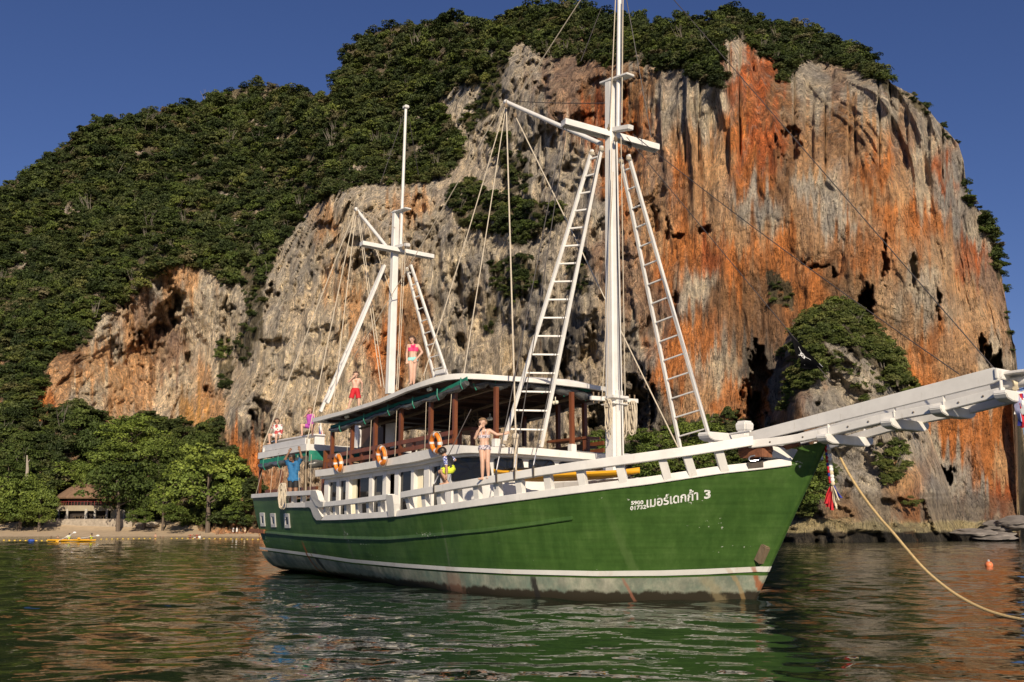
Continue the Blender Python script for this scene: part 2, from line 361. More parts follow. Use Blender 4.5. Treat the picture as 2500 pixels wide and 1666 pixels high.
def rock_material(name, vein=1.0):
    m, nt, b = new_mat(name)
    at = nn(nt, 'ShaderNodeAttribute', attribute_name='stone')
    s1 = noise_node(nt, 0.60, 7.0, 0.66, mscale=(1, 1, 0.075))
    s2 = noise_node(nt, 2.1, 6.0, 0.7, mscale=(1, 1, 0.075))
    s3 = noise_node(nt, 0.13, 6.0, 0.65)
    s4 = noise_node(nt, 1.5, 8.0, 0.75, mscale=(1, 1, 0.7))
    r1 = ramp(nt, s1.outputs['Fac'], [(0.32, (0.50, 0.49, 0.49)), (0.43, (0.90, 0.89, 0.88)), (0.52, (1.14, 1.13, 1.10)), (0.64, (1.55, 1.50, 1.42))])
    al = at.outputs['Alpha']
    def soft(k):
        q = nn(nt, 'ShaderNodeMath', operation='MULTIPLY'); q.inputs[1].default_value = k; nt.links.new(al, q.inputs[0]); return q.outputs[0]
    def times(a_):
        q = nn(nt, 'ShaderNodeMath', operation='MULTIPLY'); nt.links.new(al, q.inputs[0]); nt.links.new(a_, q.inputs[1]); return q.outputs[0]
    c = mix(nt, soft(1.0), at.outputs['Color'], r1.outputs[0], 'MULTIPLY')
    r2 = ramp(nt, s2.outputs['Fac'], [(0.34, (0.42, 0.41, 0.42)), (0.47, (0.95, 0.95, 0.95)), (0.64, (1.42, 1.38, 1.32))])
    c = mix(nt, soft(0.9), c, r2.outputs[0], 'MULTIPLY')
    r3 = ramp(nt, s3.outputs['Fac'], [(0.35, (0.76, 0.77, 0.82)), (0.65, (1.22, 1.16, 1.05))])
    c = mix(nt, 1.0, c, r3.outputs[0], 'MULTIPLY')
    # patches of grey weathered skin over the fresh orange stone, and rust streaks over the grey
    g1 = noise_node(nt, 0.42, 7.0, 0.7, mscale=(1, 1, 0.22)); rg = ramp(nt, g1.outputs['Fac'], [(0.55, (0, 0, 0)), (0.63, (0.42, 0.42, 0.42))])
    c = mix(nt, times(rg.outputs[0]), c, (0.40, 0.35, 0.29))
    # broad pale flowstone patches
    g3 = noise_node(nt, 0.09, 6.0, 0.62, mscale=(1, 1, 0.6)); rg3 = ramp(nt, g3.outputs['Fac'], [(0.54, (0, 0, 0)), (0.66, (0.34, 0.34, 0.34))]); c = mix(nt, rg3.outputs[0], c, (0.60, 0.47, 0.32))
    g2 = noise_node(nt, 0.5, 6.0, 0.68, mscale=(1, 1, 0.12)); rg2 = ramp(nt, g2.outputs['Fac'], [(0.60, (0, 0, 0)), (0.68, (0.28, 0.28, 0.28))])
    c = mix(nt, rg2.outputs[0], c, (0.42, 0.165, 0.06))
    # soot-dark drip lines
    d1 = noise_node(nt, 1.1, 4.0, 0.6, mscale=(1, 1, 0.05))
    rd = ramp(nt, d1.outputs['Fac'], [(0.59, (0, 0, 0)), (0.66, (0.62 * vein, 0.62 * vein, 0.62 * vein))])
    c = mix(nt, times(rd.outputs[0]), c, (0.095, 0.082, 0.070))
    # cracks and drip edges: thin dark lines where a stretched noise crosses its middle
    for sc_, st_, wd_, k_ in ((0.45, 0.16, 0.010, 0.75), (1.5, 0.20, 0.016, 0.6), (0.5, 1.3, 0.006, 0.5)):
        k1 = noise_node(nt, sc_, 6.0, 0.6, mscale=(1, 1, st_)); rk = ramp(nt, k1.outputs['Fac'], [(0.5 - wd_, (1, 1, 1)), (0.5 - wd_ * 0.35, (1 - k_, 1 - k_, 1 - k_)), (0.5 + wd_ * 0.1, (1 - k_, 1 - k_, 1 - k_)), (0.5 + wd_, (1.12, 1.12, 1.1))])
        c = mix(nt, 1.0, c, rk.outputs[0], 'MULTIPLY')
    r4 = ramp(nt, s4.outputs['Fac'], [(0.33, (0.42, 0.41, 0.40)), (0.44, (1.02, 1.02, 1.02)), (0.68, (1.38, 1.36, 1.3))])
    c = mix(nt, 0.85, c, r4.outputs[0], 'MULTIPLY')
    nt.links.new(c, b.inputs['Base Color'])
    b.inputs['Roughness'].default_value = 0.88
    b.inputs['Specular IOR Level'].default_value = 0.2
    ad = nn(nt, 'ShaderNodeMath', operation='ADD'); nt.links.new(s2.outputs['Fac'], ad.inputs[0]); nt.links.new(s4.outputs['Fac'], ad.inputs[1])
    bump(nt, b, ad.outputs[0], 1.0, 1.3)
    return m
ROCK = rock_material('limestone')
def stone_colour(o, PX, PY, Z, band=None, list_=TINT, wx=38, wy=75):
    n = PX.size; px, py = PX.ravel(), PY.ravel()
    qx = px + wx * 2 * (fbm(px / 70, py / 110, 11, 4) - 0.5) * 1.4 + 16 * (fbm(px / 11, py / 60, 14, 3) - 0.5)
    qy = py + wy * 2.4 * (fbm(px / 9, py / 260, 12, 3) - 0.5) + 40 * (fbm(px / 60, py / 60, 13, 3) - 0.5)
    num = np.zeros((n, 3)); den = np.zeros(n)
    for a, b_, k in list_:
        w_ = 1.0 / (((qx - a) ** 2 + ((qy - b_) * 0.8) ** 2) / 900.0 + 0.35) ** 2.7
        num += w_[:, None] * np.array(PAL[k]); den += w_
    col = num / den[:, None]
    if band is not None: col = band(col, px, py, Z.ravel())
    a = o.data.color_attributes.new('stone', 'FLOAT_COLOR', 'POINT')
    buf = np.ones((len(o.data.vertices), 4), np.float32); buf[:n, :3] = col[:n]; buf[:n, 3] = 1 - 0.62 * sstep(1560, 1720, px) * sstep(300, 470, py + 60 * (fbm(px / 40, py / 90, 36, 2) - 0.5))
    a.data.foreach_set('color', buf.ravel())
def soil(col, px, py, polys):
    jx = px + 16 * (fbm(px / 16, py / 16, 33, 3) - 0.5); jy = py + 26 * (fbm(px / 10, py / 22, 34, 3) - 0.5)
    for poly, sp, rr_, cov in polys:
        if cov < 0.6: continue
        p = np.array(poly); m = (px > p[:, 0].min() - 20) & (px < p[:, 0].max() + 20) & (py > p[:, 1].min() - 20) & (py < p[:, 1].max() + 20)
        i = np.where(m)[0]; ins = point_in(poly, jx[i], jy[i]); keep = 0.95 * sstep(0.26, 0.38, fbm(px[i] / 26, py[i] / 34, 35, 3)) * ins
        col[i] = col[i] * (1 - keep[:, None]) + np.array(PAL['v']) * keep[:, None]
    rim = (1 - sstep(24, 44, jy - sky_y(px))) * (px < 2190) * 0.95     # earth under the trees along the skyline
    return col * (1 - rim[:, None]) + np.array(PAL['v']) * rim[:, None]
def tide_band(col, px, py, z):
    col = soil(col, px, py, VEG + [PINVEG[0], PINVEG[4]])
    k = sstep(1500, 1700, px) * (1 + 0 * z)
    jit = 0.5 * (fbm(px / 30, py / 8, 31, 3) - 0.5)
    pale = sstep(1.0, 1.25, z + jit) * (1 - sstep(2.3, 2.9, z + 2 * jit)) * k
    dark = (1 - sstep(1.05, 1.3, z + jit)) * k
    moss = sstep(2.3, 2.8, z + jit) * (1 - sstep(5.0, 7.0, z + 4 * jit)) * k * 0.6
    for w_, c in ((moss, (0.13, 0.10, 0.075)), (pale, (0.38, 0.33, 0.20)), (dark, (0.035, 0.032, 0.028))):
        col = col * (1 - w_[:, None]) + np.array(c) * w_[:, None]
    return col
def cliff_depth(PX, PY):
    """distance of the rock face, with its buttresses, flutes, ledges, caves and an added shadow hollow"""
    Y = depth_f(PX, PY)
    d = ray(PX, PY); X = d[..., 0] / d[..., 1] * Y; Z = CAM_H + d[..., 2] / d[..., 1] * Y
    right = sstep(1480, 1700, PX); top = 1 - sstep(300, 620, PY)
    wob = 3.0 * (fbm(X / 18, Z / 18, 40, 3) - 0.5)
    lump = (fbm(X / 19, Z / 30, 41, 4) - 0.5) * (11 - 6 * right)
    fl = np.abs(2 * vnoise((X + wob) / 3.2, Z / 34, 42) - 1); fl2 = np.abs(2 * vnoise((X + wob) / 1.25, Z / 16, 43) - 1)
    flute = (1 - fl) ** 1.5 * 2.0 + (1 - fl2) ** 1.5 * 1.1
    led = fbm((X + 2 * wob) / 5.0, Z / 9.0, 44, 4)
    ledge = sstep(0.475, 0.50, led) * 1.5 + sstep(0.555, 0.58, led) * 1.5
    rough = (fbm(X / 1.7, Z / 3.6, 45, 4) - 0.5) * 3.2
    pock = sstep(0.63, 0.70, fbm(X / 1.9, Z / 3.2, 46, 3)) * 2.0
    # curtains of stalactites: thin columns cut off below, hollow behind them
    zone = sstep(0.46, 0.56, fbm(X / 16, Z / 13, 49, 3)); sta = sstep(0.50, 0.60, fbm((X + 1.6 * wob) / 1.3 + 0.5 * fbm(X / 3, Z / 3, 52, 2), Z / 8.0, 48, 3)) * 2.8 * zone * (0.35 + 0.65 * sstep(560, 720, PX))
    rel = lump - flute * (0.6 + 0.6 * top) * (1 - 0.65 * right * (1 - top)) - ledge * (1 - 0.86 * right) + rough * (1 - 0.70 * right) + pock * (0.35 - 0.3 * right) + sta * (1 - 0.85 * right)
    # deep grooves between the columns at the top of the right-hand wall
    g = np.abs(2 * vnoise(PX / 26, PY / 400, 47) - 1)
    rel = rel + (1 - sstep(0.0, 0.22, g)) * 2.6 * sstep(1600, 1750, PX) * (1 - sstep(330, 480, PY))
    for a, b_, rx, ry, dep in CAVES_AND_SHADE:
        q = np.sqrt(((PX - a + (12 + rx * 0.9) * (fbm(PX / 11, PY / 16, 50, 4) - .5)) / rx) ** 2 + ((PY - b_ + (16 + ry * 1.1) * (fbm(PX / 9, PY / 22, 51, 4) - .5)) / ry) ** 2)
        rel = rel + dep * (1 - sstep(0.62, 1.05, q))
    return Y + rel
def make_cliff():
    cols = np.concatenate([np.arange(-715, -170, 6.0), np.arange(-170, 2300, 3.6), np.arange(2300, 2489, 2.0)]); nr = 330
    top = sky_y(cols) + 5 * (fbm(cols / 9, cols * 0, 60, 3) - 0.5)
    base = np.interp(cols, [-170, 640, 900, 1600, 2500], [1312, 1312, 1318, 1338, 1352])
    v = np.linspace(0, 1, nr)[:, None]
    PX = np.repeat(cols[None], nr, 0); PY = base + (top - base) * v
    edge = 2483 + 16 * (fbm(PY / 34, PY * 0, 61, 4) - 0.5) + 5 * np.sin(PY / 90); PX = np.where(PX > 2380, 2380 + (PX - 2380) * (edge - 2380) / (2488 - 2380), PX)
    Y = cliff_depth(PX, PY)
    P = at_depth(PX, PY, Y)
    rows = [P]
    last = P[-1]
    for k, (dy, dz) in enumerate(((6, 0.6), (18, -1.0), (45, -6), (80, -25), (100, -70), (104, -130))):   # the far side of the mountain
        q = last.copy(); q[:, 1] += dy; q[:, 0] += q[:, 0] / last[:, 1] * dy; q[:, 2] = np.maximum(q[:, 2] + dz, -4)
        rows.append(q[None])
    G = np.concatenate(rows, 0)
    back = G[:, -1:, :] + np.array([0, 0, 0]); ext = []
    for dx, dy in ((-1.2, 8), (-8, 40), (-40, 110)):
        e = back.copy(); e[..., 0] += dx; e[..., 1] = np.maximum(e[..., 1], back[..., 1]) + dy; ext.append(e)
    G = np.concatenate([G] + ext, 1)
    o = mesh_np('cliff', G, grid_faces(G.shape[0], G.shape[1]), ROCK)
    nc = G.shape[1]
    PXf = np.concatenate([PX, np.repeat(PX[-1:], G.shape[0] - nr, 0)], 0); PYf = np.concatenate([PY, np.repeat(PY[-1:], G.shape[0] - nr, 0)], 0)
    PXf = np.concatenate([PXf] + [PXf[:, -1:]] * 3, 1); PYf = np.concatenate([PYf] + [PYf[:, -1:]] * 3, 1)
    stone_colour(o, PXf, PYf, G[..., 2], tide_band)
    return tag(o, kind='structure')

# the lower pinnacle standing in front of the wall
PIN = [(742, 2030, 2050), (752, 1990, 2090), (775, 1965, 2120), (800, 1945, 2142), (835, 1928, 2165), (880, 1928, 2195), (930, 1915, 2222), (980, 1905, 2240), (1030, 1898, 2262), (1080, 1896, 2280), (1140, 1892, 2300), (1200, 1886, 2322), (1260, 1872, 2340), (1300, 1850, 2360), (1350, 1830, 2380)]
def pin_depth(PX, PY):
    l = np.interp(PY, [a for a, b, c in PIN], [b for a, b, c in PIN]); r = np.interp(PY, [a for a, b, c in PIN], [c for a, b, c in PIN])
    u = (PX - l) / (r - l) * 2 - 1
    bulge = np.interp(PY, [742, 800, 1000, 1200, 1330], [6, 12, 17, 20, 22])
    sh = np.where(u < -0.55, np.sqrt(np.clip(1 - ((u + 0.55) / 0.45) ** 2, 0, 1)), np.sqrt(np.clip(1 - ((u + 0.55) / 1.55) ** 2, 0, 1)))
    return 144 - bulge * sh, u
def make_pinnacle():
    nr, nc = 210, 130
    py = np.linspace(1352, 743, nr)[:, None]; u = np.sin(np.linspace(-math.pi / 2, math.pi / 2, nc))[None]
    l = np.interp(py, [a for a, b, c in PIN], [b for a, b, c in PIN]); r = np.interp(py, [a for a, b, c in PIN], [c for a, b, c in PIN])
    PX = (l + r) / 2 + (r - l) / 2 * u + 5 * (fbm(py / 22 + 0 * u, u * 4 + 0 * py, 70, 3) - 0.5) * np.abs(u); PY = py + 0 * u
    Y, _ = pin_depth(PX, PY)
    d = ray(PX, PY); X = d[..., 0] / d[..., 1] * Y; Z = CAM_H + d[..., 2] / d[..., 1] * Y
    edge = 1 - np.abs(u) ** 4
    Y = Y + edge * ((fbm(X / 6 + Z / 9, Z / 6, 71, 4) - 0.5) * 7 - (1 - np.abs(2 * vnoise(X / 2.2 + Z / 8, Z / 12, 72) - 1)) * 1.6 + sstep(0.5, 0.56, fbm(X / 4, Z / 3.4, 73, 4)) * 2.0 + (fbm(X / 1.6, Z / 2, 74, 3) - 0.5) * 1.6)
    P = at_depth(PX, PY, Y)
    first = P[:, :1] + np.array([0.4, 16, 0]); lastc = P[:, -1:] + np.array([0.4, 12, 0])
    G = np.concatenate([first, P, lastc], 1)
    o = mesh_np('rock_pinnacle', G, grid_faces(nr, nc + 2), ROCK)
    tl = [(1980, 900, 'g'), (2050, 850, 'g'), (2000, 1000, 'g'), (1950, 960, 'q'), (1960, 1040, 'n'), (2080, 960, 'h'), (2100, 1050, 'g'), (2150, 1000, 'g'), (2060, 1130, 'h'), (2120, 1200, 'h'), (2020, 1150, 'g'), (1960, 1250, 'd'), (1920, 1280, 'd'), (2060, 1270, 't'), (2150, 1260, 'b'), (2200, 1180, 't'), (2240, 1240, 'o'), (2280, 1220, 'g'), (2200, 1090, 'h'), (1920, 1150, 'd'), (2330, 1270, 'g')]
    PXe = np.concatenate([PX[:, :1], PX, PX[:, -1:]], 1); PYe = np.concatenate([PY[:, :1], PY, PY[:, -1:]], 1)
    stone_colour(o, PXe, PYe, G[..., 2], tide_band, tl, 20, 30)
    return tag(o, kind='structure')

def make_headland():
    """low green point further off, seen past the foot of the cliff on the right"""
    n, m = 60, 90; u = np.linspace(0, 1, m)[None]; v = np.linspace(0, 1, n)[:, None]
    PX = 2440 + 420 * u + 0 * v; top = 1066 + 150 * np.abs(u - 0.15) ** 1.3 + 10 * (fbm(u * 14, u * 0, 62, 3) - 0.5); PY = 1312 + (top - 1312) * v
    Y = 300 + 40 * v + 6 * (fbm(u * 9 + 0 * v, v * 7 + 0 * u, 63, 3) - 0.5); P = at_depth(PX, PY, Y); Q = P[-1:] + np.array([0, 40, -6.0]); G = np.concatenate([P, Q, Q + np.array([0, 30, -40.0])])
    o = mesh_np('headland', G, grid_faces(n + 2, m), ROCK); PXe = np.concatenate([PX, PX[-2:]]); PYe = np.concatenate([PY, PY[-2:]])
    stone_colour(o, PXe, PYe, G[..., 2], None, [(2400, 1100, 'v'), (2500, 1200, 'v'), (2600, 1150, 'v'), (2700, 1250, 'h')]); tag(o, kind='structure')
HEADVEG = [([(2440, 1090), (2500, 1066), (2620, 1085), (2860, 1190), (2860, 1300), (2440, 1300)], 8, (6, 13), 0.99)]
# ================================================================== BEACH
SAND = simple('sand', (0.46, 0.35, 0.23), 0.95, 0.12, 0.8, bmp=0.3, dirt=((0.30, 0.22, 0.14), 0.3, (1, 1, 1), 0.4))
def beach_z(x, y):
    t = y - (236 + 1.5 * np.sin(x / 17.0))
    z = np.interp(t, [-30, -6, 0, 2.0, 5, 9, 12, 14, 25], [-3, -0.5, 0.0, 0.3, 0.75, 1.4, 2.3, 3.3, 4.6])
    return z + 0.25 * (fbm(x / 5, y / 5, 80, 3) - 0.5) * sstep(1, 4, t)
def make_beach():
    x = np.linspace(-245, -40, 260); y = np.concatenate([np.linspace(205, 252, 90), np.linspace(253, 275, 18)])
    X, Y = np.meshgrid(x, y)
    o = mesh_np('beach', np.stack([X, Y, beach_z(X, Y)], -1), grid_faces(*X.shape), SAND)
    return tag(o, kind='structure')
make_beach()

# ================================================================== VEGETATION
def leaf_mat(name, stops, stand=0.5):
    m, nt, b = new_mat(name)
    oi = nn(nt, 'ShaderNodeObjectInfo')
    r = ramp(nt, oi.outputs['Random'], stops)
    n = noise_node(nt, 3.0, 3.0, 0.6)
    r2 = ramp(nt, n.outputs['Fac'], [(0.3, (0.55, 0.58, 0.5)), (0.7, (1.35, 1.3, 1.2))])
    c = mix(nt, 1.0, r.outputs[0], r2.outputs[0], 'MULTIPLY')
    at = nn(nt, 'ShaderNodeAttribute', attribute_name='leaf')
    r3 = ramp(nt, at.outputs['Fac'], [(0.0, (0.80, 0.83, 0.8)), (1.0, (1.22, 1.18, 1.08))])
    c = mix(nt, 1.0, c, r3.outputs[0], 'MULTIPLY')
    ge = nn(nt, 'ShaderNodeNewGeometry'); nw = nn(nt, 'ShaderNodeTexNoise'); nw.inputs['Scale'].default_value = 0.06; nw.inputs['Detail'].default_value = 5.0; nt.links.new(ge.outputs['Position'], nw.inputs['Vector'])
    r5 = ramp(nt, nw.outputs['Fac'], [(0.33, (0.70, 0.74, 0.72)), (0.48, (1, 1, 1)), (0.62, (1.28, 1.18, 1.12)), (0.74, (1.55, 1.28, 1.45))]); c = mix(nt, stand, c, r5.outputs[0], 'MULTIPLY')
    nt.links.new(c, b.inputs['Base Color'])
    b.inputs['Roughness'].default_value = 0.62
    b.inputs['Specular IOR Level'].default_value = 0.25
    b.inputs['Transmission Weight'].default_value = 0.0
    return m
G1, G2, G3, G4 = (0.040, 0.058, 0.014), (0.058, 0.078, 0.018), (0.085, 0.098, 0.026), (0.095, 0.125, 0.024)
LEAF = leaf_mat('forest_leaves', [(0.0, (0.030, 0.046, 0.015)), (0.22, (0.043, 0.063, 0.019)), (0.44, (0.060, 0.082, 0.024)), (0.62, (0.080, 0.094, 0.036)), (0.78, (0.078, 0.112, 0.026)), (0.91, (0.108, 0.138, 0.034)), (0.96, (0.105, 0.105, 0.048)), (1.0, (0.15, 0.13, 0.085))], 1.0)
LEAF_D = leaf_mat('dark_leaves', [(0.0, (0.058, 0.088, 0.022)), (1.0, (0.076, 0.108, 0.027))])
LEAF_M = leaf_mat('mid_leaves', [(0.0, (0.100, 0.145, 0.031)), (1.0, (0.125, 0.172, 0.036))])
LEAF_B = leaf_mat('bright_leaves', [(0.0, (0.145, 0.200, 0.038)), (1.0, (0.165, 0.220, 0.046))])
BARK = simple('bark', (0.13, 0.10, 0.075), 0.9, 0.3, 9, bmp=0.5, mscale=(1, 1, 0.2))
PALEBARK = simple('pale_bark', (0.36, 0.31, 0.25), 0.9, 0.2, 9, bmp=0.4, mscale=(1, 1, 0.2))
def crown_mesh(name, nclump, per, size, seed, shape=(1, 1, 0.75), mat=None, spread=0.34, gap=0.2, low=-0.35):
    """leaf-sized faces gathered in clumps through a crown of radius one; base of the crown near z = -shape.z"""
    rng = np.random.default_rng(seed)
    dirs = rng.normal(size=(nclump, 3)); dirs /= np.linalg.norm(dirs, axis=1)[:, None]
    dirs[:, 2] = np.where(dirs[:, 2] < low, -dirs[:, 2] * 0.6, dirs[:, 2])
    rad = rng.uniform(0.45, 0.86, nclump) * (1 + gap * rng.normal(size=nclump) * 0.5)
    cc = dirs * rad[:, None]
    cs = rng.uniform(0.6, 1.25, nclump) * spread
    q = rng.normal(size=(nclump, per, 3)); q /= np.linalg.norm(q, axis=2)[..., None]
    q[..., 2] = np.abs(q[..., 2]) * 0.85 - 0.2
    q *= (rng.uniform(0.55, 1.0, (nclump, per)) ** 0.5)[..., None]
    pos = (cc[:, None] + q * cs[:, None, None]).reshape(-1, 3)
    nrm = (q + 0.7 * rng.normal(size=q.shape) + np.array([0, 0, 0.5])).reshape(-1, 3)
    nrm /= np.linalg.norm(nrm, axis=1)[:, None]
    a = np.cross(nrm, rng.normal(size=nrm.shape)); a /= np.linalg.norm(a, axis=1)[:, None]; b_ = np.cross(nrm, a)
    s = size * rng.uniform(0.65, 1.35, len(pos))[:, None]
    sh = np.array(shape)
    V = np.stack([pos - a * s, pos - b_ * s * 0.55, pos + a * s, pos + b_ * s * 0.55], 1) * sh
    n = len(pos); me = bpy.data.meshes.new(name)
    me.vertices.add(4 * n); me.vertices.foreach_set('co', V.astype(np.float32).ravel())
    me.loops.add(4 * n); me.loops.foreach_set('vertex_index', np.arange(4 * n, dtype=np.int32))
    me.polygons.add(n); me.polygons.foreach_set('loop_start', np.arange(0, 4 * n, 4, dtype=np.int32))
    me.update(calc_edges=True)
    at = me.attributes.new('leaf', 'FLOAT', 'POINT')
    lv = np.repeat(np.clip(0.5 + 0.5 * rng.normal(size=nclump), 0, 1), per); lv = np.clip(lv + 0.25 * rng.normal(size=n), 0, 1)
    at.data.foreach_set('value', np.repeat(lv, 4).astype(np.float32))
    if mat: me.materials.append(mat)
    return me
VAR = [crown_mesh('forest_crown', 26, 62, 0.082, 100 + i, ((1.0, 1.0, 0.75), (1, 1, 0.95), (1.1, 1.0, 0.6), (0.9, 0.9, 1.05), (1.15, 1.0, 0.7), (1.0, 1.0, 0.8))[i], LEAF) for i in range(6)]

LEAF_S = leaf_mat('shrub_leaves', [(0.0, (0.060, 0.082, 0.022)), (0.3, (0.085, 0.110, 0.030)), (0.6, (0.115, 0.132, 0.042)), (0.85, (0.120, 0.160, 0.036)), (1.0, (0.15, 0.14, 0.07))], 1.0)
VAR_S = []
for vm_ in VAR:
    c_ = vm_.copy(); c_.materials[0] = LEAF_S; VAR_S.append(c_)

def point_in(poly, x, y):
    p = np.array(poly, float); ins = np.zeros(x.shape, bool); j = len(p) - 1
    for i in range(len(p)):
        c = ((p[i, 1] > y) != (p[j, 1] > y)) & (x < (p[j, 0] - p[i, 0]) * (y - p[i, 1]) / (p[j, 1] - p[i, 1] + 1e-9) + p[i, 0])
        ins ^= c; j = i
    return ins
VEG = [  # (outline, spacing px, radius range px, coverage)
    ([(-710, 1235), (-640, 1125), (-520, 905), (-400, 756), (-300, 656), (-160, 535), (0, 466), (100, 402), (230, 304), (380, 280), (580, 224), (640, 216), (750, 233), (800, 245), (845, 160), (900, 95), (1050, 66), (1200, 68), (1250, 45), (1240, 160), (1190, 200), (1120, 205), (1080, 250), (1100, 300), (1130, 350), (1120, 400), (1050, 445), (980, 455), (900, 445), (820, 475), (770, 500), (735, 540), (690, 590), (670, 640), (640, 700),
      (610, 690), (560, 700), (500, 655), (410, 650), (360, 690), (300, 740), (240, 770), (225, 830), (190, 850), (130, 870), (100, 930), (80, 1000), (60, 1060), (-160, 1100), (-700, 1290)], 10.5, (9, 34), 0.955),
    ([(1235, 45), (1290, 26), (1400, 22), (1480, 42), (1612, 66), (1720, 56), (1775, 36), (1850, 56), (1970, 76), (2060, 114), (2130, 150), (2175, 205), (2130, 190), (2080, 168), (2040, 158), (1990, 150), (1935, 150), (1925, 200), (1895, 195), (1890, 140), (1855, 140), (1835, 120), (1810, 92), (1790, 86), (1760, 105), (1758, 175), (1765, 215), (1730, 205), (1690, 195), (1680, 165), (1620, 168), (1560, 150), (1480, 160), (1400, 142), (1330, 138), (1280, 100), (1250, 105), (1235, 150)], 10.0, (14, 30), 0.99),
    ([(1085, 470), (1150, 425), (1195, 470), (1300, 492), (1370, 500), (1378, 545), (1330, 560), (1300, 580), (1260, 610), (1240, 570), (1180, 565), (1110, 545)], 11, (10, 26), 0.95),
    ([(1185, 320), (1250, 330), (1290, 400), (1285, 470), (1240, 480), (1225, 420)], 11, (9, 21), 0.93),
    ([(1195, 640), (1300, 620), (1330, 690), (1250, 740), (1200, 700)], 12, (8, 20), 0.85),
    ([(1180, 160), (1230, 150), (1215, 260), (1150, 330), (1120, 300), (1170, 230)], 12, (8, 20), 0.88),
    ([(590, 690), (650, 690), (640, 830), (600, 900), (570, 860), (600, 780)], 12, (7, 16), 0.82),
    ([(535, 810), (565, 830), (570, 920), (545, 980), (535, 900)], 12, (9, 20), 0.88),
    ([(2180, 212), (2235, 236), (2275, 280), (2262, 282), (2215, 245)], 10, (6, 11), 0.8),
    ([(2285, 300), (2320, 335), (2310, 340)], 10, (7, 11), 0.9),
    ([(2355, 440), (2385, 505), (2430, 560), (2448, 640), (2446, 690), (2425, 650), (2420, 590), (2390, 545), (2362, 500)], 9, (9, 24), 0.95),
    ([(2452, 720), (2468, 790), (2486, 900), (2476, 900), (2456, 790)], 10, (7, 13), 0.7),
    ([(1195, 740), (1225, 760), (1200, 820), (1170, 800)], 12, (6, 14), 0.85),
    ([(1380, 640), (1430, 620), (1440, 720), (1390, 720)], 14, (6, 14), 0.75),
    ([(1870, 660), (1930, 690), (1940, 760), (1880, 740)], 14, (6, 13), 0.75),
    ([(-600, 1150), (-160, 1030), (40, 1040), (120, 1000), (200, 985), (245, 1010), (270, 1060), (330, 1015), (420, 1025), (545, 1040), (560, 1100), (640, 1180), (640, 1290), (-600, 1290)], 17, (18, 36), 0.99),
    ([(1440, 1020), (1530, 1090), (1640, 1040), (1760, 1010), (1840, 1030), (1850, 1200), (1440, 1200)], 15, (12, 24), 0.9),
]
PINVEG = [([(1945, 800), (1990, 752), (2045, 742), (2100, 760), (2150, 820), (2200, 890), (2240, 950), (2262, 1020), (2225, 1010), (2190, 960), (2140, 900), (2070, 860), (2030, 880), (1995, 920), (1950, 960), (1912, 1010), (1905, 960), (1925, 890)], 11, (10, 26), 0.98),
          ([(1890, 830), (1935, 810), (1940, 900), (1905, 930)], 12, (8, 15), 0.5),
          ([(2130, 1080), (2200, 1080), (2210, 1150), (2160, 1190), (2130, 1140)], 11, (9, 22), 0.92),
          ([(2080, 940), (2160, 960), (2200, 1040), (2120, 1030)], 13, (7, 17), 0.8),
          ([(1900, 1100), (2000, 1090), (2030, 1150), (1990, 1240), (1950, 1262), (1890, 1262)], 12, (11, 24), 0.97),
          ([(2190, 1220), (2240, 1215), (2235, 1240), (2195, 1240)], 12, (7, 12), 0.7),
          ([(2060, 780), (2250, 1060), (2180, 1060), (2020, 900)], 14, (7, 15), 0.75)]
def scatter(polys, depth_fn, seed):
    rng = np.random.default_rng(seed); P, S = [], []
    for poly, sp, (r0, r1), cov in polys:
        p = np.array(poly, float); x0, y0 = p.min(0); x1, y1 = p.max(0)
        gx, gy = np.meshgrid(np.arange(x0, x1, sp), np.arange(y0, y1, sp * 0.82))
        gx = gx.ravel() + rng.uniform(-0.6, 0.6, gx.size) * sp; gy = gy.ravel() + rng.uniform(-0.6, 0.6, gy.size) * sp
        ok = point_in(poly, gx, gy) & (rng.random(gx.size) < cov) & (fbm(gx / 34, gy / 26, seed, 3) > 0.30 + 0.75 * (1 - cov))
        gx, gy = gx[ok], gy[ok]
        Y = depth_fn(gx, gy); rad = (r0 + (r1 - r0) * rng.random(gx.size) ** 2.0)
        P.append(at_depth(gx, gy, Y - rad * Y / F_PX * 0.35)); S.append(rad * Y / F_PX)
    return np.concatenate(P), np.concatenate(S)
def branch_mesh():
    mb = MB(); rg = random.Random(8)
    for k in range(5):
        a = rg.uniform(0, 6.28); t = Vector((0.35 * math.cos(a), 0.35 * math.sin(a), 0)); mb.tube([t * 0.4 + Vector((0, 0, -0.5)), t + Vector((0, -0.3, 0.5)), t * 1.7 + Vector((0.1, -0.4, 1.25))], [0.035, 0.022, 0.008], 5); mb.tube([t + Vector((0, -0.3, 0.5)), t * 0.3 + Vector((0.3, -0.5, 1.0))], [0.016, 0.006], 4)
    o = mb.build('bare_branches', simple('grey_bark', (0.19, 0.165, 0.13), 0.9, 0.2, 9), None, True); me = o.data; bpy.data.objects.remove(o); return me
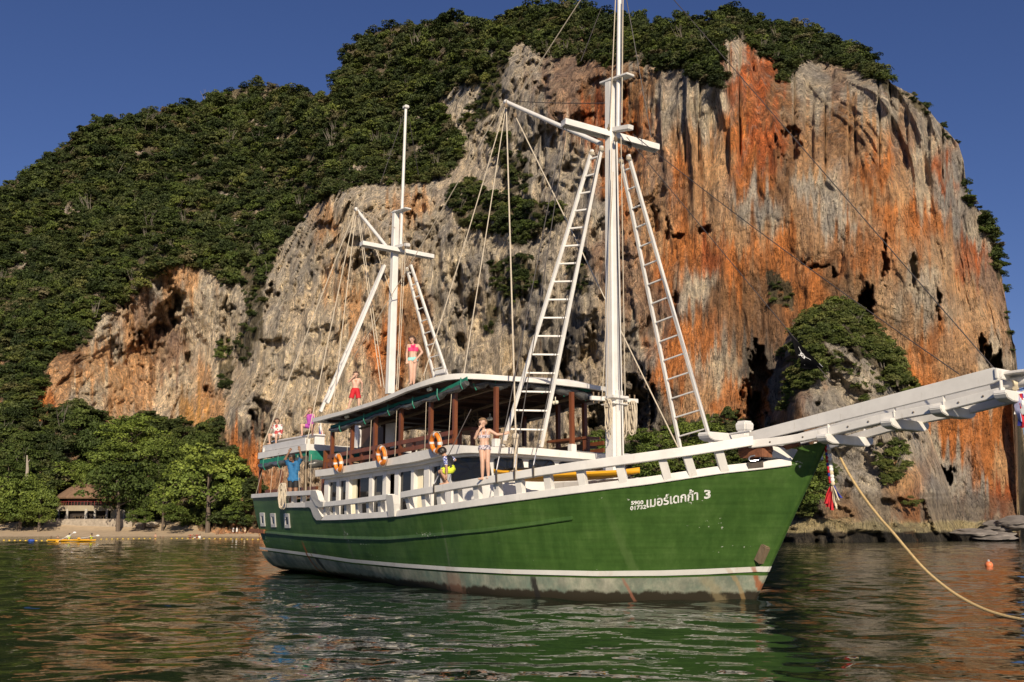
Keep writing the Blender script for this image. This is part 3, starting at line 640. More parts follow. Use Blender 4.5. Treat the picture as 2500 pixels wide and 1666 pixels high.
def instancer(name, P, S, meshes, seed):
    meshes = list(meshes) + [branch_mesh()]
    coll = bpy.data.collections.new(name + '_kinds')
    for i, me in enumerate(meshes):
        coll.objects.link(bpy.data.objects.new('leafy_crown', me))
    rng = np.random.default_rng(seed)
    me = bpy.data.meshes.new(name); me.vertices.add(len(P)); me.vertices.foreach_set('co', np.asarray(P, np.float32).ravel())
    a = me.attributes.new('scl', 'FLOAT', 'POINT'); a.data.foreach_set('value', np.asarray(S, np.float32))
    a = me.attributes.new('rot', 'FLOAT_VECTOR', 'POINT'); r = rng.uniform(-0.25, 0.25, (len(P), 3)); r[:, 2] = rng.uniform(0, 6.28, len(P)); a.data.foreach_set('vector', r.astype(np.float32).ravel())
    a = me.attributes.new('kind_no', 'INT', 'POINT'); a.data.foreach_set('value', np.where(rng.random(len(P)) < 0.03, len(meshes) - 1, rng.integers(0, len(meshes) - 1, len(P))).astype(np.int32))
    o = link(bpy.data.objects.new(name, me))
    ng = bpy.data.node_groups.new(name, 'GeometryNodeTree')
    ng.interface.new_socket('Geometry', in_out='INPUT', socket_type='NodeSocketGeometry'); ng.interface.new_socket('Geometry', in_out='OUTPUT', socket_type='NodeSocketGeometry')
    gi, go = ng.nodes.new('NodeGroupInput'), ng.nodes.new('NodeGroupOutput')
    ci = ng.nodes.new('GeometryNodeCollectionInfo'); ci.inputs['Collection'].default_value = coll; ci.inputs['Separate Children'].default_value = True; ci.inputs['Reset Children'].default_value = True
    ip = ng.nodes.new('GeometryNodeInstanceOnPoints'); ip.inputs['Pick Instance'].default_value = True
    def att(nm, ty):
        n = ng.nodes.new('GeometryNodeInputNamedAttribute'); n.data_type = ty; n.inputs['Name'].default_value = nm; return n.outputs['Attribute']
    L_ = ng.links.new
    L_(gi.outputs[0], ip.inputs['Points']); L_(ci.outputs[0], ip.inputs['Instance']); L_(att('kind_no', 'INT'), ip.inputs['Instance Index'])
    e2r = ng.nodes.new('FunctionNodeEulerToRotation'); L_(att('rot', 'FLOAT_VECTOR'), e2r.inputs[0]); L_(e2r.outputs[0], ip.inputs['Rotation'])
    L_(att('scl', 'FLOAT'), ip.inputs['Scale']); L_(ip.outputs[0], go.inputs[0])
    md = o.modifiers.new('scatter', 'NODES'); md.node_group = ng
    return tag(o, kind='stuff')
make_cliff()
make_pinnacle()
P, S = scatter(VEG, cliff_depth, 21)
instancer('forest', P, S, VAR, 3)
make_headland()
Ph, Sh = scatter(HEADVEG, lambda x, y: 300 + 40 * (1312 - y) / 246, 23)
P, S = scatter(PINVEG, lambda x, y: pin_depth(x, y)[0], 22)
S *= 1.15; P[:, 1] -= 1.3
instancer('shrubs', np.concatenate([P, Ph]), np.concatenate([S, Sh]), VAR_S, 4)
# ================================================================== THE SHIP
PSI = R(53.0)
BOW = at_z(np.array(1834.0), np.array(1468.0), 0.0)            # where the stem meets the water
FWD = np.array([math.cos(PSI), -math.sin(PSI), 0.0]); STB = np.array([-math.sin(PSI), -math.cos(PSI), 0.0])
def loc(P):
    r = np.asarray(P) - BOW
    return Vector((float(r @ FWD), float(-(r @ STB)), float(P[2])))
def world(v): return BOW + FWD * v[0] - STB * v[1] + np.array([0, 0, v[2]])
def on_b(px, py, b):
    """ship point at distance b to starboard of the centre line"""
    d = ray(px, py); t = (b - (C0 - BOW) @ STB) / (d @ STB); return loc(C0 + d * t)
def ship_z(px, py, z): return loc(at_z(np.array(float(px)), np.array(float(py)), z))
_d = np.arange(-1, 25, 0.05)
def _curve(pts, k=13):
    y = np.interp(_d, [a for a, b in pts], [b for a, b in pts]); ke = np.hanning(k + 2)[1:-1]; ke /= ke.sum()
    return np.convolve(np.pad(y, k // 2, mode='edge'), ke, 'valid')
_wl = _curve([(-1, 0.0), (0, 0.05), (0.4, 0.36), (1.2, 1.5), (2.4, 2.6), (3.4, 3.0), (4.4, 3.2), (5.8, 3.22), (7.5, 2.95), (9, 2.7), (11.5, 2.15), (14, 1.55), (17, 0.75), (19.4, 0.05), (25, 0.02)])
_dk = _curve([(-1, 0.0), (0, 0.06), (0.35, 0.36), (0.9, 1.2), (1.5, 1.95), (2.3, 2.62), (3.2, 3.08), (4.5, 3.48), (6, 3.7), (8, 3.78), (10.5, 3.66), (14, 3.32), (17, 2.95), (20, 2.5), (22.5, 2.2), (25, 2.0)])
def stem_s(z): return -0.635 * z - 0.0 * z
def half_breadth(s, z):
    s = np.asarray(s, float); z = np.asarray(z, float)
    d = s - stem_s(z); wl = np.interp(d, _d, _wl); dk = np.interp(d, _d, _dk)
    u = np.clip(z / 2.2, 0, 1.32); p = np.interp(s, [0, 6, 12, 17, 20], [1.0, 0.8, 0.5, 0.28, 0.22])
    b = wl + (dk - wl) * np.power(u, p)
    b = np.where(z < 0, wl * (1 + 0.35 * z), b)
    return np.where(d < 0, -1, b)
_t = np.arange(13.0, 60.0, 0.01)
def on_hull(px, py, off=0.0):
    d = ray(px, py); P = C0[None] + _t[:, None] * d[None]; r = P - BOW
    s, b = -(r @ FWD), r @ STB
    ins = b < half_breadth(s, P[:, 2]) + off
    ins &= (s < 21)
    i = int(np.argmax(ins)) if ins.any() else len(_t) - 1
    return loc(C0 + d * _t[i])
def plan(s0, a, W, n=2.3, send=30.0):
    def f(s, b):
        k = np.clip((s0 + a - s) / a, 0, 9)
        return (k ** n + np.abs(b / W) ** n < 1) & (s > s0) & (s < send)
    return f
def on_plan(px, py, f):
    d = ray(px, py); P = C0[None] + _t[:, None] * d[None]; r = P - BOW
    ins = f(-(r @ FWD), r @ STB)
    if not ins.any(): return None
    return loc(C0 + d * _t[int(np.argmax(ins))])
def hull_pt(s, z, off=0.0, side=-1):
    return Vector((-s, side * (float(half_breadth(s, z)) + off), z))
def samp(pts, n):
    """n pixel positions along a polyline of pixels"""
    p = np.array(pts, float); L_ = np.concatenate([[0], np.cumsum(np.hypot(*np.diff(p[:, :2], axis=0).T))]); t = np.linspace(0, L_[-1], n)
    return [tuple(np.interp(t[i], L_, p[:, k]) for k in range(p.shape[1])) for i in range(n)]
def mirrored(mb):
    m = MB(); m.v = [(x, -y, z) for x, y, z in mb.v]; m.f = [tuple(reversed(f)) for f in mb.f]; m.mi = list(mb.mi); return m

# ---- materials
def paint_white(name, col=(0.80, 0.775, 0.72), k=0.55):
    m, nt, b = new_mat(name)
    n = noise_node(nt, 2.2, 6.0, 0.65); n2 = noise_node(nt, 9.0, 5.0, 0.7, mscale=(1, 1, 0.25))
    c = mix(nt, 0.0, col, col)
    r = ramp(nt, n.outputs['Fac'], [(0.32, tuple(v * 0.86 for v in col)), (0.6, col)])
    r2 = ramp(nt, n2.outputs['Fac'], [(0.60, (0, 0, 0)), (0.78, (k, k, k))])
    c = mix(nt, r2.outputs[0], r.outputs[0], (0.42, 0.37, 0.29))
    nt.links.new(c, b.inputs['Base Color']); b.inputs['Roughness'].default_value = 0.42
    bump(nt, b, n2.outputs['Fac'], 0.15, 0.01); return m
WHITE = paint_white('white_paint')
WHITE_O = paint_white('weathered_white_paint', (0.74, 0.72, 0.69), 0.5)
def hull_paint():
    m, nt, b = new_mat('green_hull_paint')
    n = noise_node(nt, 0.9, 6.0, 0.65); st = noise_node(nt, 5.0, 5.0, 0.7, mscale=(1, 1, 0.10)); pl = noise_node(nt, 2.0, 4.0, 0.6, mscale=(0.35, 0.35, 8))
    r = ramp(nt, n.outputs['Fac'], [(0.3, (0.038, 0.092, 0.019)), (0.52, (0.058, 0.126, 0.026)), (0.74, (0.092, 0.166, 0.044))])
    rs = ramp(nt, st.outputs['Fac'], [(0.34, (0.80, 0.82, 0.80)), (0.5, (1, 1, 1)), (0.72, (1.45, 1.32, 1.45))])
    c = mix(nt, 0.8, r.outputs[0], rs.outputs[0], 'MULTIPLY')
    rp = ramp(nt, pl.outputs['Fac'], [(0.35, (0.86, 0.86, 0.86)), (0.6, (1.06, 1.06, 1.06))])
    c = mix(nt, 0.8, c, rp.outputs[0], 'MULTIPLY')
    # chipped paint and pale scuffs
    ch = noise_node(nt, 13.0, 3.0, 0.5, mscale=(1, 1, 1.3)); ch2 = noise_node(nt, 1.1, 3.0, 0.5, mscale=(0.4, 0.4, 3))
    mm = nn(nt, 'ShaderNodeMath', operation='MULTIPLY'); nt.links.new(ch.outputs['Fac'], mm.inputs[0]); nt.links.new(ch2.outputs['Fac'], mm.inputs[1])
    rc = ramp(nt, mm.outputs[0], [(0.425, (0, 0, 0)), (0.445, (0.8, 0.8, 0.8))])
    c = mix(nt, rc.outputs[0], c, (0.55, 0.56, 0.48))
    nt.links.new(c, b.inputs['Base Color']); b.inputs['Roughness'].default_value = 0.38
    b.inputs['Specular IOR Level'].default_value = 0.35
    # plank seams
    tc = nn(nt, 'ShaderNodeTexCoord'); sp = nn(nt, 'ShaderNodeSeparateXYZ'); nt.links.new(tc.outputs['Object'], sp.inputs[0])
    wob = nn(nt, 'ShaderNodeMath', operation='MULTIPLY_ADD'); wob.inputs[1].default_value = 0.012; nt.links.new(sp.outputs['X'], wob.inputs[0]); nt.links.new(sp.outputs['Z'], wob.inputs[2])
    dv = nn(nt, 'ShaderNodeMath', operation='PINGPONG'); dv.inputs[1].default_value = 0.095; nt.links.new(wob.outputs[0], dv.inputs[0])
    rr_ = ramp(nt, dv.outputs[0], [(0.0, (0, 0, 0)), (0.06, (1, 1, 1))])
    ad = nn(nt, 'ShaderNodeMath', operation='MULTIPLY_ADD'); ad.inputs[1].default_value = 0.6; nt.links.new(n.outputs['Fac'], ad.inputs[0]); nt.links.new(rr_.outputs[0], ad.inputs[2])
    bump(nt, b, ad.outputs[0], 0.10, 0.010)
    return m
HULLM = hull_paint()
def boot_mat():
    m, nt, b = new_mat('fouled_antifouling')
    n = noise_node(nt, 1.3, 6.0, 0.7); st = noise_node(nt, 4.0, 5.0, 0.7, mscale=(1, 1, 0.2)); ru = noise_node(nt, 0.45, 5.0, 0.7, mscale=(1, 1, 0.3))
    r = ramp(nt, n.outputs['Fac'], [(0.32, (0.17, 0.24, 0.19)), (0.46, (0.25, 0.285, 0.22)), (0.56, (0.35, 0.36, 0.28)), (0.68, (0.46, 0.45, 0.36))])
    rs = ramp(nt, st.outputs['Fac'], [(0.4, (0.7, 0.7, 0.68)), (0.7, (1.3, 1.28, 1.2))]); c = mix(nt, 0.8, r.outputs[0], rs.outputs[0], 'MULTIPLY')
    rr_ = ramp(nt, ru.outputs['Fac'], [(0.60, (0, 0, 0)), (0.70, (0.25, 0.25, 0.25))]); c = mix(nt, rr_.outputs[0], c, (0.26, 0.14, 0.09))
    # weed growing along the water line
    tc = nn(nt, 'ShaderNodeTexCoord'); sp = nn(nt, 'ShaderNodeSeparateXYZ'); nt.links.new(tc.outputs['Object'], sp.inputs[0])
    ma = nn(nt, 'ShaderNodeMath', operation='MULTIPLY_ADD'); ma.inputs[1].default_value = -0.30; nt.links.new(st.outputs['Fac'], ma.inputs[0]); nt.links.new(sp.outputs['Z'], ma.inputs[2])
    rw = ramp(nt, ma.outputs[0], [(0.0, (1, 1, 1)), (0.06, (0, 0, 0))]); c = mix(nt, rw.outputs[0], c, (0.035, 0.028, 0.016))
    nt.links.new(c, b.inputs['Base Color']); b.inputs['Roughness'].default_value = 0.6; bump(nt, b, n.outputs['Fac'], 0.3, 0.03)
    return m
BOOTM = boot_mat()
STRIPEM = simple('stripe_paint', (0.76, 0.75, 0.70), 0.45, 0.06, 3, dirt=((0.45, 0.24, 0.07), 0.7, (1, 1, 0.3), 0.6))
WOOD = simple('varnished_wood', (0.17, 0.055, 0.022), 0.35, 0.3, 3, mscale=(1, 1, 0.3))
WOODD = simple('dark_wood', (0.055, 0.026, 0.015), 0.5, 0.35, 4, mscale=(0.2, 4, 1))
OLDWOOD = simple('worn_wood', (0.20, 0.145, 0.09), 0.85, 0.35, 8, mscale=(1, 1, 0.3), bmp=0.5)
RUSTWOOD = simple('rusty_wood', (0.22, 0.085, 0.04), 0.85, 0.4, 9, bmp=0.4)
GLASS, _nt, _b = new_mat('dark_glass'); _b.inputs['Base Color'].default_value = (0.010, 0.010, 0.012, 1); _b.inputs['Roughness'].default_value = 0.06
RUBBER = simple('black_rubber', (0.015, 0.014, 0.014), 0.5, 0.1)
CURTAIN = simple('cream_curtain', (0.62, 0.57, 0.43), 0.9, 0.1, 14, mscale=(1, 1, 0.05), bmp=0.4)
GREENC = simple('green_canvas', (0.018, 0.205, 0.135), 0.6, 0.2, 5, bmp=0.3)
PLASTIC = simple('clear_plastic_roll', (0.085, 0.085, 0.08), 0.18, 0.5, 4, bmp=0.9, mscale=(1, 1, 2.5))
ROPE = simple('pale_rope', (0.58, 0.50, 0.38), 0.9, 0.15, 30)
ROPET = simple('tan_rope', (0.52, 0.37, 0.17), 0.9, 0.2, 30)
WIRE = simple('dark_wire', (0.06, 0.05, 0.045), 0.5, 0.2)
STEEL = simple('steel', (0.55, 0.55, 0.55), 0.3, 0.1, metal=0.9)
IRON = simple('weathered_iron', (0.15, 0.125, 0.10), 0.6, 0.3, 12)
ORANGE = simple('orange_plastic', (0.80, 0.24, 0.025), 0.45, 0.12, 8)
YELLOW = simple('yellow_plastic', (0.80, 0.40, 0.02), 0.4, 0.06, 3)
REFL = simple('reflective_tape', (0.75, 0.75, 0.74), 0.35, 0.05)
LAMPM = simple('pale_lamp', (0.72, 0.68, 0.52), 0.4, 0.1)
DECKM = simple('deck_grey', (0.42, 0.41, 0.39), 0.8, 0.15, 4)
INTER = simple('cabin_dark_box', (0.045, 0.026, 0.018), 0.7, 0.3, 3)

ship = empty('sailing_boat', tuple(BOW), -PSI)
tag(ship, 'green and white two masted wooden boat with long bowsprit lying at anchor', 'boat')

# ---- hull
def stain(nt, c, x0, wdt, z0, z1, col, k):
    """a run of rust or soot on the planking around one place, broken up by noise"""
    tc = nn(nt, 'ShaderNodeTexCoord'); sp = nn(nt, 'ShaderNodeSeparateXYZ'); nt.links.new(tc.outputs['Object'], sp.inputs[0])
    n = noise_node(nt, 3.0, 5.0, 0.7, mscale=(2.2, 2.2, 0.25))
    a = nn(nt, 'ShaderNodeMath', operation='MULTIPLY_ADD'); a.inputs[1].default_value = wdt * 2.2; nt.links.new(n.outputs['Fac'], a.inputs[0]); nt.links.new(sp.outputs['X'], a.inputs[2])
    b = nn(nt, 'ShaderNodeMath', operation='SUBTRACT'); b.inputs[1].default_value = x0 + wdt * 1.1; nt.links.new(a.outputs[0], b.inputs[0])
    d = nn(nt, 'ShaderNodeMath', operation='ABSOLUTE'); nt.links.new(b.outputs[0], d.inputs[0])
    mr = nn(nt, 'ShaderNodeMapRange', interpolation_type='SMOOTHSTEP'); mr.inputs[1].default_value = wdt; mr.inputs[2].default_value = wdt * 0.35; nt.links.new(d.outputs[0], mr.inputs[0])
    mz = nn(nt, 'ShaderNodeMapRange', interpolation_type='SMOOTHSTEP'); mz.inputs[1].default_value = z1; mz.inputs[2].default_value = z0; nt.links.new(sp.outputs['Z'], mz.inputs[0])
    m1 = nn(nt, 'ShaderNodeMath', operation='MULTIPLY'); nt.links.new(mr.outputs[0], m1.inputs[0]); nt.links.new(mz.outputs[0], m1.inputs[1])
    m2 = nn(nt, 'ShaderNodeMath', operation='MULTIPLY'); m2.inputs[1].default_value = k; nt.links.new(m1.outputs[0], m2.inputs[0])
    return mix(nt, m2.outputs[0], c, col)
def add_stains(m, items):
    nt = m.node_tree; b = nt.nodes['Principled BSDF']; c = b.inputs['Base Color'].links[0].from_socket
    for it in items: c = stain(nt, c, *it)
    nt.links.new(c, b.inputs['Base Color'])
def hx(px, py): return on_hull(px, py).x
RUST, SOOT = (0.36, 0.10, 0.025), (0.022, 0.020, 0.017)
_st = [(hx(757, 1365), 0.10, 0.85, 1.15, RUST, 0.9), (hx(768, 1365), 0.05, 0.85, 1.1, (0.5, 0.26, 0.05), 0.8), (hx(782, 1375), 0.22, 0.55, 1.1, SOOT, 0.8), (hx(1110, 1420), 0.5, 0.30, 0.62, (0.30, 0.16, 0.10), 0.55), (hx(1308, 1430), 0.09, 0.35, 0.62, SOOT, 0.95), (hx(1533, 1430), 0.035, 0.30, 0.75, (0.38, 0.15, 0.09), 0.6), (hx(1790, 1400), 0.05, 0.45, 0.9, (0.46, 0.30, 0.12), 0.45), (hx(1740, 1430), 0.12, 0.3, 0.75, (0.40, 0.32, 0.17), 0.4), (hx(1845, 1390), 0.06, 0.55, 0.9, RUST, 0.8)]
add_stains(BOOTM, _st); add_stains(STRIPEM, [_st[0], _st[1], _st[6], _st[8]]); add_stains(HULLM, [_st[0], _st[2], (hx(838, 1290), 0.12, 1.2, 1.9, (0.13, 0.16, 0.09), 0.45), (hx(1076, 1265), 0.06, 1.3, 2.0, (0.14, 0.17, 0.10), 0.4), (hx(1515, 1320), 0.10, 0.8, 2.6, (0.12, 0.19, 0.06), 0.4)])
LOWPX = [(776, 1271), (830, 1270.5), (965, 1263), (1074, 1249), (1200, 1232), (1400, 1206), (1587, 1183), (1759, 1157), (1863, 1146), (1932, 1137)]
low_pts = [on_hull(*p) for p in samp(LOWPX, 60)]
low_s = np.array([-p.x for p in low_pts]); low_z = np.array([p.z for p in low_pts]); _o = np.argsort(low_s); low_s, low_z = low_s[_o], low_z[_o]
def z_low(s): return np.interp(s, low_s, low_z)
S_STEP = float(low_s[-1])
Z_RAISED = on_hull(757, 1240).z
p_st = on_hull(617, 1216); S_END = -p_st.x
Z_CAPST = p_st.z
def z_top(s):
    """upper edge of the green planking"""
    aft = np.interp(s, [S_STEP + 0.02, S_STEP + 0.18, S_STEP + 0.34, S_STEP + 2.3, S_STEP + 2.45, 30], [0, 0.42, 1, 1, 1, 1])
    z = z_low(np.minimum(s, S_STEP)) * (1 - aft) + aft * np.interp(s, [S_STEP, S_STEP + 2.3, S_STEP + 2.5, 25], [Z_RAISED, Z_RAISED + 0.02, Z_CAPST, Z_CAPST])
    return np.where(s < -1.37, np.interp(s, [-2.1, -1.9, -1.65, -1.47, -1.40, -1.375], [3.08, 3.05, 2.98, 2.90, 2.80, z_low(-1.37)]), z)
def make_hull():
    q = np.concatenate([np.linspace(0, 0.05, 40), np.linspace(0.05, 0.12, 24)[1:], np.linspace(0.12, 0.60, 60)[1:], np.linspace(0.60, 0.86, 50)[1:], np.linspace(0.86, 1, 20)[1:]]); nr = 34
    # columns are dense near the stem and near the step of the bulwark
    ts = np.linspace(0, 1, nr)
    rows = np.zeros((nr, len(q), 3))
    for j, qq in enumerate(q):
        zt = 2.6
        for _ in range(12):
            s = stem_s(zt) + qq * (S_END - stem_s(zt)); zt = 0.5 * zt + 0.5 * float(z_top(s))
        for i, t in enumerate(ts):
            z = -0.9 + (zt + 0.9) * t
            s_end = S_END - 0.24 * max(0.0, 2.5 - z)
            s = stem_s(z) + qq * (s_end - stem_s(z))
            rows[i, j] = (-s, -float(half_breadth(s, z)), z)
    n = len(q)
    port = rows[:, ::-1] * np.array([1, -1, 1])
    G = np.concatenate([port, rows], 1)
    fc = grid_faces(nr, 2 * n)
    # transom and bottom stay inside the same skin: close the stern by joining the two after edges
    i0 = np.arange(nr - 1) * 2 * n; tr = np.stack([i0 + 2 * n - 1, i0, i0 + 2 * n, i0 + 4 * n - 1], 1)
    o = mesh_np('hull', G, np.concatenate([fc, tr]), HULLM, ship)
    o.data.set_sharp_from_angle(angle=R(50))
make_hull()
def hull_strip(name, lo, hi, off, mat_, n=110, both=True):
    """a band lying on the planking between two curves of pixels"""
    a = [on_hull(x, y) for x, y in samp(lo, n)]; b_ = [on_hull(x, y) for x, y in samp(hi, n)]
    sa = np.array([-p.x for p in a]); za = np.array([p.z for p in a]); sb = np.array([-p.x for p in b_]); zb = np.array([p.z for p in b_])
    oa, ob = np.argsort(sa), np.argsort(sb)
    s = np.linspace(max(sa.min(), sb.min()), min(sa.max(), sb.max()), n)
    fa = np.interp(s, sa[oa], za[oa]); fb = np.interp(s, sb[ob], zb[ob])
    return s, fa, fb
def skin(name, s, z0, z1, off, mat_, stem_to=True, nz=4, parent=None):
    lead = [0.012, 0.04, 0.07, 0.10, 0.14, 0.18, 0.22, 0.27, 0.32]; nl = len(lead)
    sl = stem_s(float(z1[0])) + np.array(lead); z0 = np.concatenate([np.interp(sl, s, z0), z0]); z1 = np.concatenate([np.interp(sl, s, z1), z1]); keep = s > sl[-1] + 0.45; s = np.concatenate([lead, s[keep]]); z0 = np.concatenate([z0[:nl], z0[nl:][keep]]); z1 = np.concatenate([z1[:nl], z1[nl:][keep]])
    mb = MB(); rows = []
    for k in range(nz + 1):
        row = []
        for i in range(len(s)):
            z = z0[i] + (z1[i] - z0[i]) * k / nz
            row.append(hull_pt(stem_s(z) + s[i] if i < nl else max(s[i], stem_s(z) + 0.34 + 0.004 * (i - nl)), z, off))
        rows.append(row)
    mb.sweep(rows, False, False); m2 = mirrored(mb); b0 = len(mb.v)
    mb.v += m2.v; mb.f += [tuple(i + b0 for i in f) for f in m2.f]; mb.mi += m2.mi
    return mb.build(name, mat_, parent or ship, True)
ST_LO = [(636, 1340.5), (753, 1356.5), (855, 1372), (982, 1384), (1110, 1393), (1200, 1397.5), (1250, 1400), (1462, 1405.5), (1622, 1404.5), (1750, 1400.5), (1862, 1395)]
ST_HI = [(635, 1336), (753, 1351), (855, 1366), (982, 1377), (1110, 1386), (1200, 1390), (1250, 1392), (1462, 1396), (1622, 1394.5), (1750, 1390), (1866, 1384.5)]
s_, lo_, hi_ = hull_strip('', ST_LO, ST_HI, 0, None)

skin('waterline_stripe', s_, lo_ - 0.012, hi_ + 0.012, 0.028, STRIPEM, nz=2)
sb_ = np.concatenate([np.linspace(0.03, max(s_[6], 0.5), 10)[:-1], s_[s_ > max(s_[6], 0.5)]]); hb_ = np.interp(sb_, s_, lo_) - 0.055
skin('boot_topping', sb_, np.full(len(sb_), -0.35), hb_, 0.020, BOOTM, nz=8)

def rail_path(pxs, n, off=0.0): return [on_hull(x, y, off) for x, y in samp(pxs, n)]
def smooth_path(P, k=2):
    for _ in range(k):
        P = [P[0]] + [(P[i - 1] + P[i] * 2 + P[i + 1]) / 4 for i in range(1, len(P) - 1)] + [P[-1]]
    return P
def rail_loops(P, h, out=0.035, thick=0.13):
    L_ = []
    for i, p in enumerate(P):
        t = P[min(i + 1, len(P) - 1)] - P[max(i - 1, 0)]; t.z = 0; t.normalize()
        o = Vector((t.y, -t.x, 0));  o = o if o.y < 0 or abs(o.y) < 0.05 and o.x > 0 else -o
        hh = h[i] if isinstance(h, list) else h
        L_.append([p + o * out, p + o * out + Vector((0, 0, hh)), p - o * (thick - out) + Vector((0, 0, hh)), p - o * (thick - out)])
    return L_
def rail(name, pxs, h, n, out=0.035, thick=0.13, mat_=None, port=True, off=0.0):
    P = smooth_path(rail_path(pxs, n, off)); mb = MB(); mb.sweep(rail_loops(P, h, out, thick))
    mb.build(name, mat_ or WHITE, ship, False, 0.008)
    if port: mirrored(mb).build(name, mat_ or WHITE, ship, False, 0.008)
    return P
rail('sheer_rail', LOWPX, 0.15, 70, 0.045, 0.16)
rail('sheer_rail', [(688, 1240.5), (720, 1240), (752, 1239.5)], 0.15, 10, 0.045, 0.16)
# the white curved step between the after and the middle bulwark: one board cut to shape
def board_on_hull(name, outline, out, thick, mat_, port=True):
    P = [on_hull(x, y) for x, y in outline]; mb = MB()
    nrm = Vector((0, -1, 0.06)).normalized()
    mb.prism([p + nrm * out for p in P], -nrm * thick)
    o = mb.build(name, mat_, ship, False, 0.006)
    if port: mirrored(mb).build(name, mat_, ship, False, 0.006)
    return o
board_on_hull('rail_step', [(748, 1240), (757, 1239), (762, 1243), (765, 1252), (769, 1263), (776, 1271), (786, 1271), (790, 1262), (784, 1252), (779, 1240), (772, 1226), (764, 1224), (748, 1225)], 0.05, 0.16, WHITE)
board_on_hull('rail_step', [(763, 1212), (770, 1226), (776, 1236), (786, 1240), (794, 1238.5), (794, 1226), (788, 1225), (783, 1220), (781, 1211), (776, 1198), (764, 1198)], 0.07, 0.18, WHITE)
CAPF = [(982, 1217), (1005, 1213), (1069, 1202.5), (1196, 1181.5), (1312, 1163), (1413, 1149), (1500, 1138), (1600, 1124.5), (1684, 1113), (1765, 1100), (1838, 1088)]
CAPM = [(788, 1238.5), (820, 1235.5), (880, 1229), (952, 1220)]
CAPA = [(617, 1217), (680, 1213), (768, 1209)]
def cap_z(pxs, n): return rail_path(pxs, n)
rail('cap_rail', CAPF, [0.15 + 0.03 * min(1, i / 50) for i in range(80)], 80, 0.06, 0.2)
rail('cap_rail', CAPM, 0.135, 24, 0.06, 0.2)
rail('cap_rail', CAPA, 0.14, 20, 0.06, 0.2)
# balusters: lower end, upper end (pixel), half width in pixels
BAL = [((696, 1231), (695, 1212)), ((711, 1230), (710, 1212)), ((734, 1229), (733, 1211)), ((757, 1228), (756, 1210)),
       ((791, 1261), (789, 1237)), ((814, 1259), (812, 1235)), ((842, 1257), (840, 1232)), ((869, 1254), (867, 1229)), ((896, 1252), (894, 1227)), ((925, 1250), (922, 1223)),
       ((998, 1243), (988, 1215)), ((1034, 1239), (1029, 1210)), ((1071, 1234), (1067, 1204)), ((1113, 1229), (1109, 1197)), ((1162, 1223), (1157, 1189)), ((1211, 1216), (1207, 1181)),
       ((1267, 1209), (1261, 1173)), ((1338, 1200), (1331, 1162)), ((1422, 1189), (1412, 1151)), ((1521, 1175), (1509, 1138)), ((1629, 1162), (1614, 1124)), ((1691, 1152), (1675, 1115)), ((1768, 1141), (1753, 1102))]
for lo, hi in BAL:
    a, c = on_hull(*lo), on_hull(*hi); mb = MB()
    a = a + Vector((0, 0.03, -0.10)); c = c + Vector((0, 0.03, 0.02))
    t = Vector((1, 0, 0)); k = 0.085
    s_a = -a.x; slope = float(half_breadth(s_a + 0.3, a.z) - half_breadth(s_a - 0.3, a.z)) / 0.6
    fw = Vector((1, slope, 0)).normalized()
    ot = Vector((fw.y, -fw.x, 0))
    mb.hexa([a - fw * k, a + fw * k, a + fw * k - ot * 0.13, a - fw * k - ot * 0.13], [c - fw * k, c + fw * k, c + fw * k - ot * 0.13, c - fw * k - ot * 0.13])
    mb.build('baluster', WHITE, ship, False, 0.006); mirrored(mb).build('baluster', WHITE, ship, False, 0.006)
# thick end post of the middle rail
board_on_hull('rail_post', [(948, 1222), (948, 1209), (964, 1209), (967, 1230), (969, 1262), (953, 1264)], 0.07, 0.17, WHITE)
# rubbing strake
STK = [(617, 1301), (650, 1302), (720, 1309.5), (830, 1316.5), (945, 1319.5), (1050, 1312), (1200, 1298), (1300, 1284.5), (1400, 1270)]
P = smooth_path(rail_path(STK, 70)); mb = MB(); mb.sweep(rail_loops(P, 0.085, 0.05, 0.10)); mb.build('rubbing_strake', HULLM, ship, False, 0.012); mirrored(mb).build('rubbing_strake', HULLM, ship, False, 0.012)
P = rail_path([(614, 1300), (650, 1303)], 6); mb = MB(); mb.sweep(rail_loops(P, 0.13, 0.10, 0.12)); mb.build('stern_fender', RUSTWOOD, ship, False, 0.01)
# stem timber and worn block at the forefoot
ZL, ZH = float(np.interp(-0.38, s_, lo_)) - 0.012, float(np.interp(-0.38, s_, hi_)) + 0.012
for z0_, z1_, m_, dz in ((-0.5, float(hb_[0]), BOOTM, 0.012), (float(hb_[0]), ZL, HULLM, 0.0), (ZL, ZH, STRIPEM, 0.014), (ZH, 3.06, HULLM, 0.0)):
    mb = MB(); zz = np.linspace(z0_, z1_, 14); mb.sweep([[Vector((0.635 * z - 0.07, -0.125 - dz, z)), Vector((0.635 * z + 0.03, -0.095 - dz, z)), Vector((0.635 * z + 0.07 + dz, -0.035, z)), Vector((0.635 * z + 0.07 + dz, 0.035, z)), Vector((0.635 * z + 0.03, 0.095 + dz, z)), Vector((0.635 * z - 0.07, 0.125 + dz, z))] for z in zz]); mb.build('stem_post', m_, ship)
mb = MB(); p = on_b(1866, 1352, 0.12); mb.beam(p + Vector((-0.12, -0.02, -0.17)), p + Vector((0.09, -0.02, 0.16)), 0.20, 0.17); mb.build('bow_block', OLDWOOD, ship, False, 0.02)
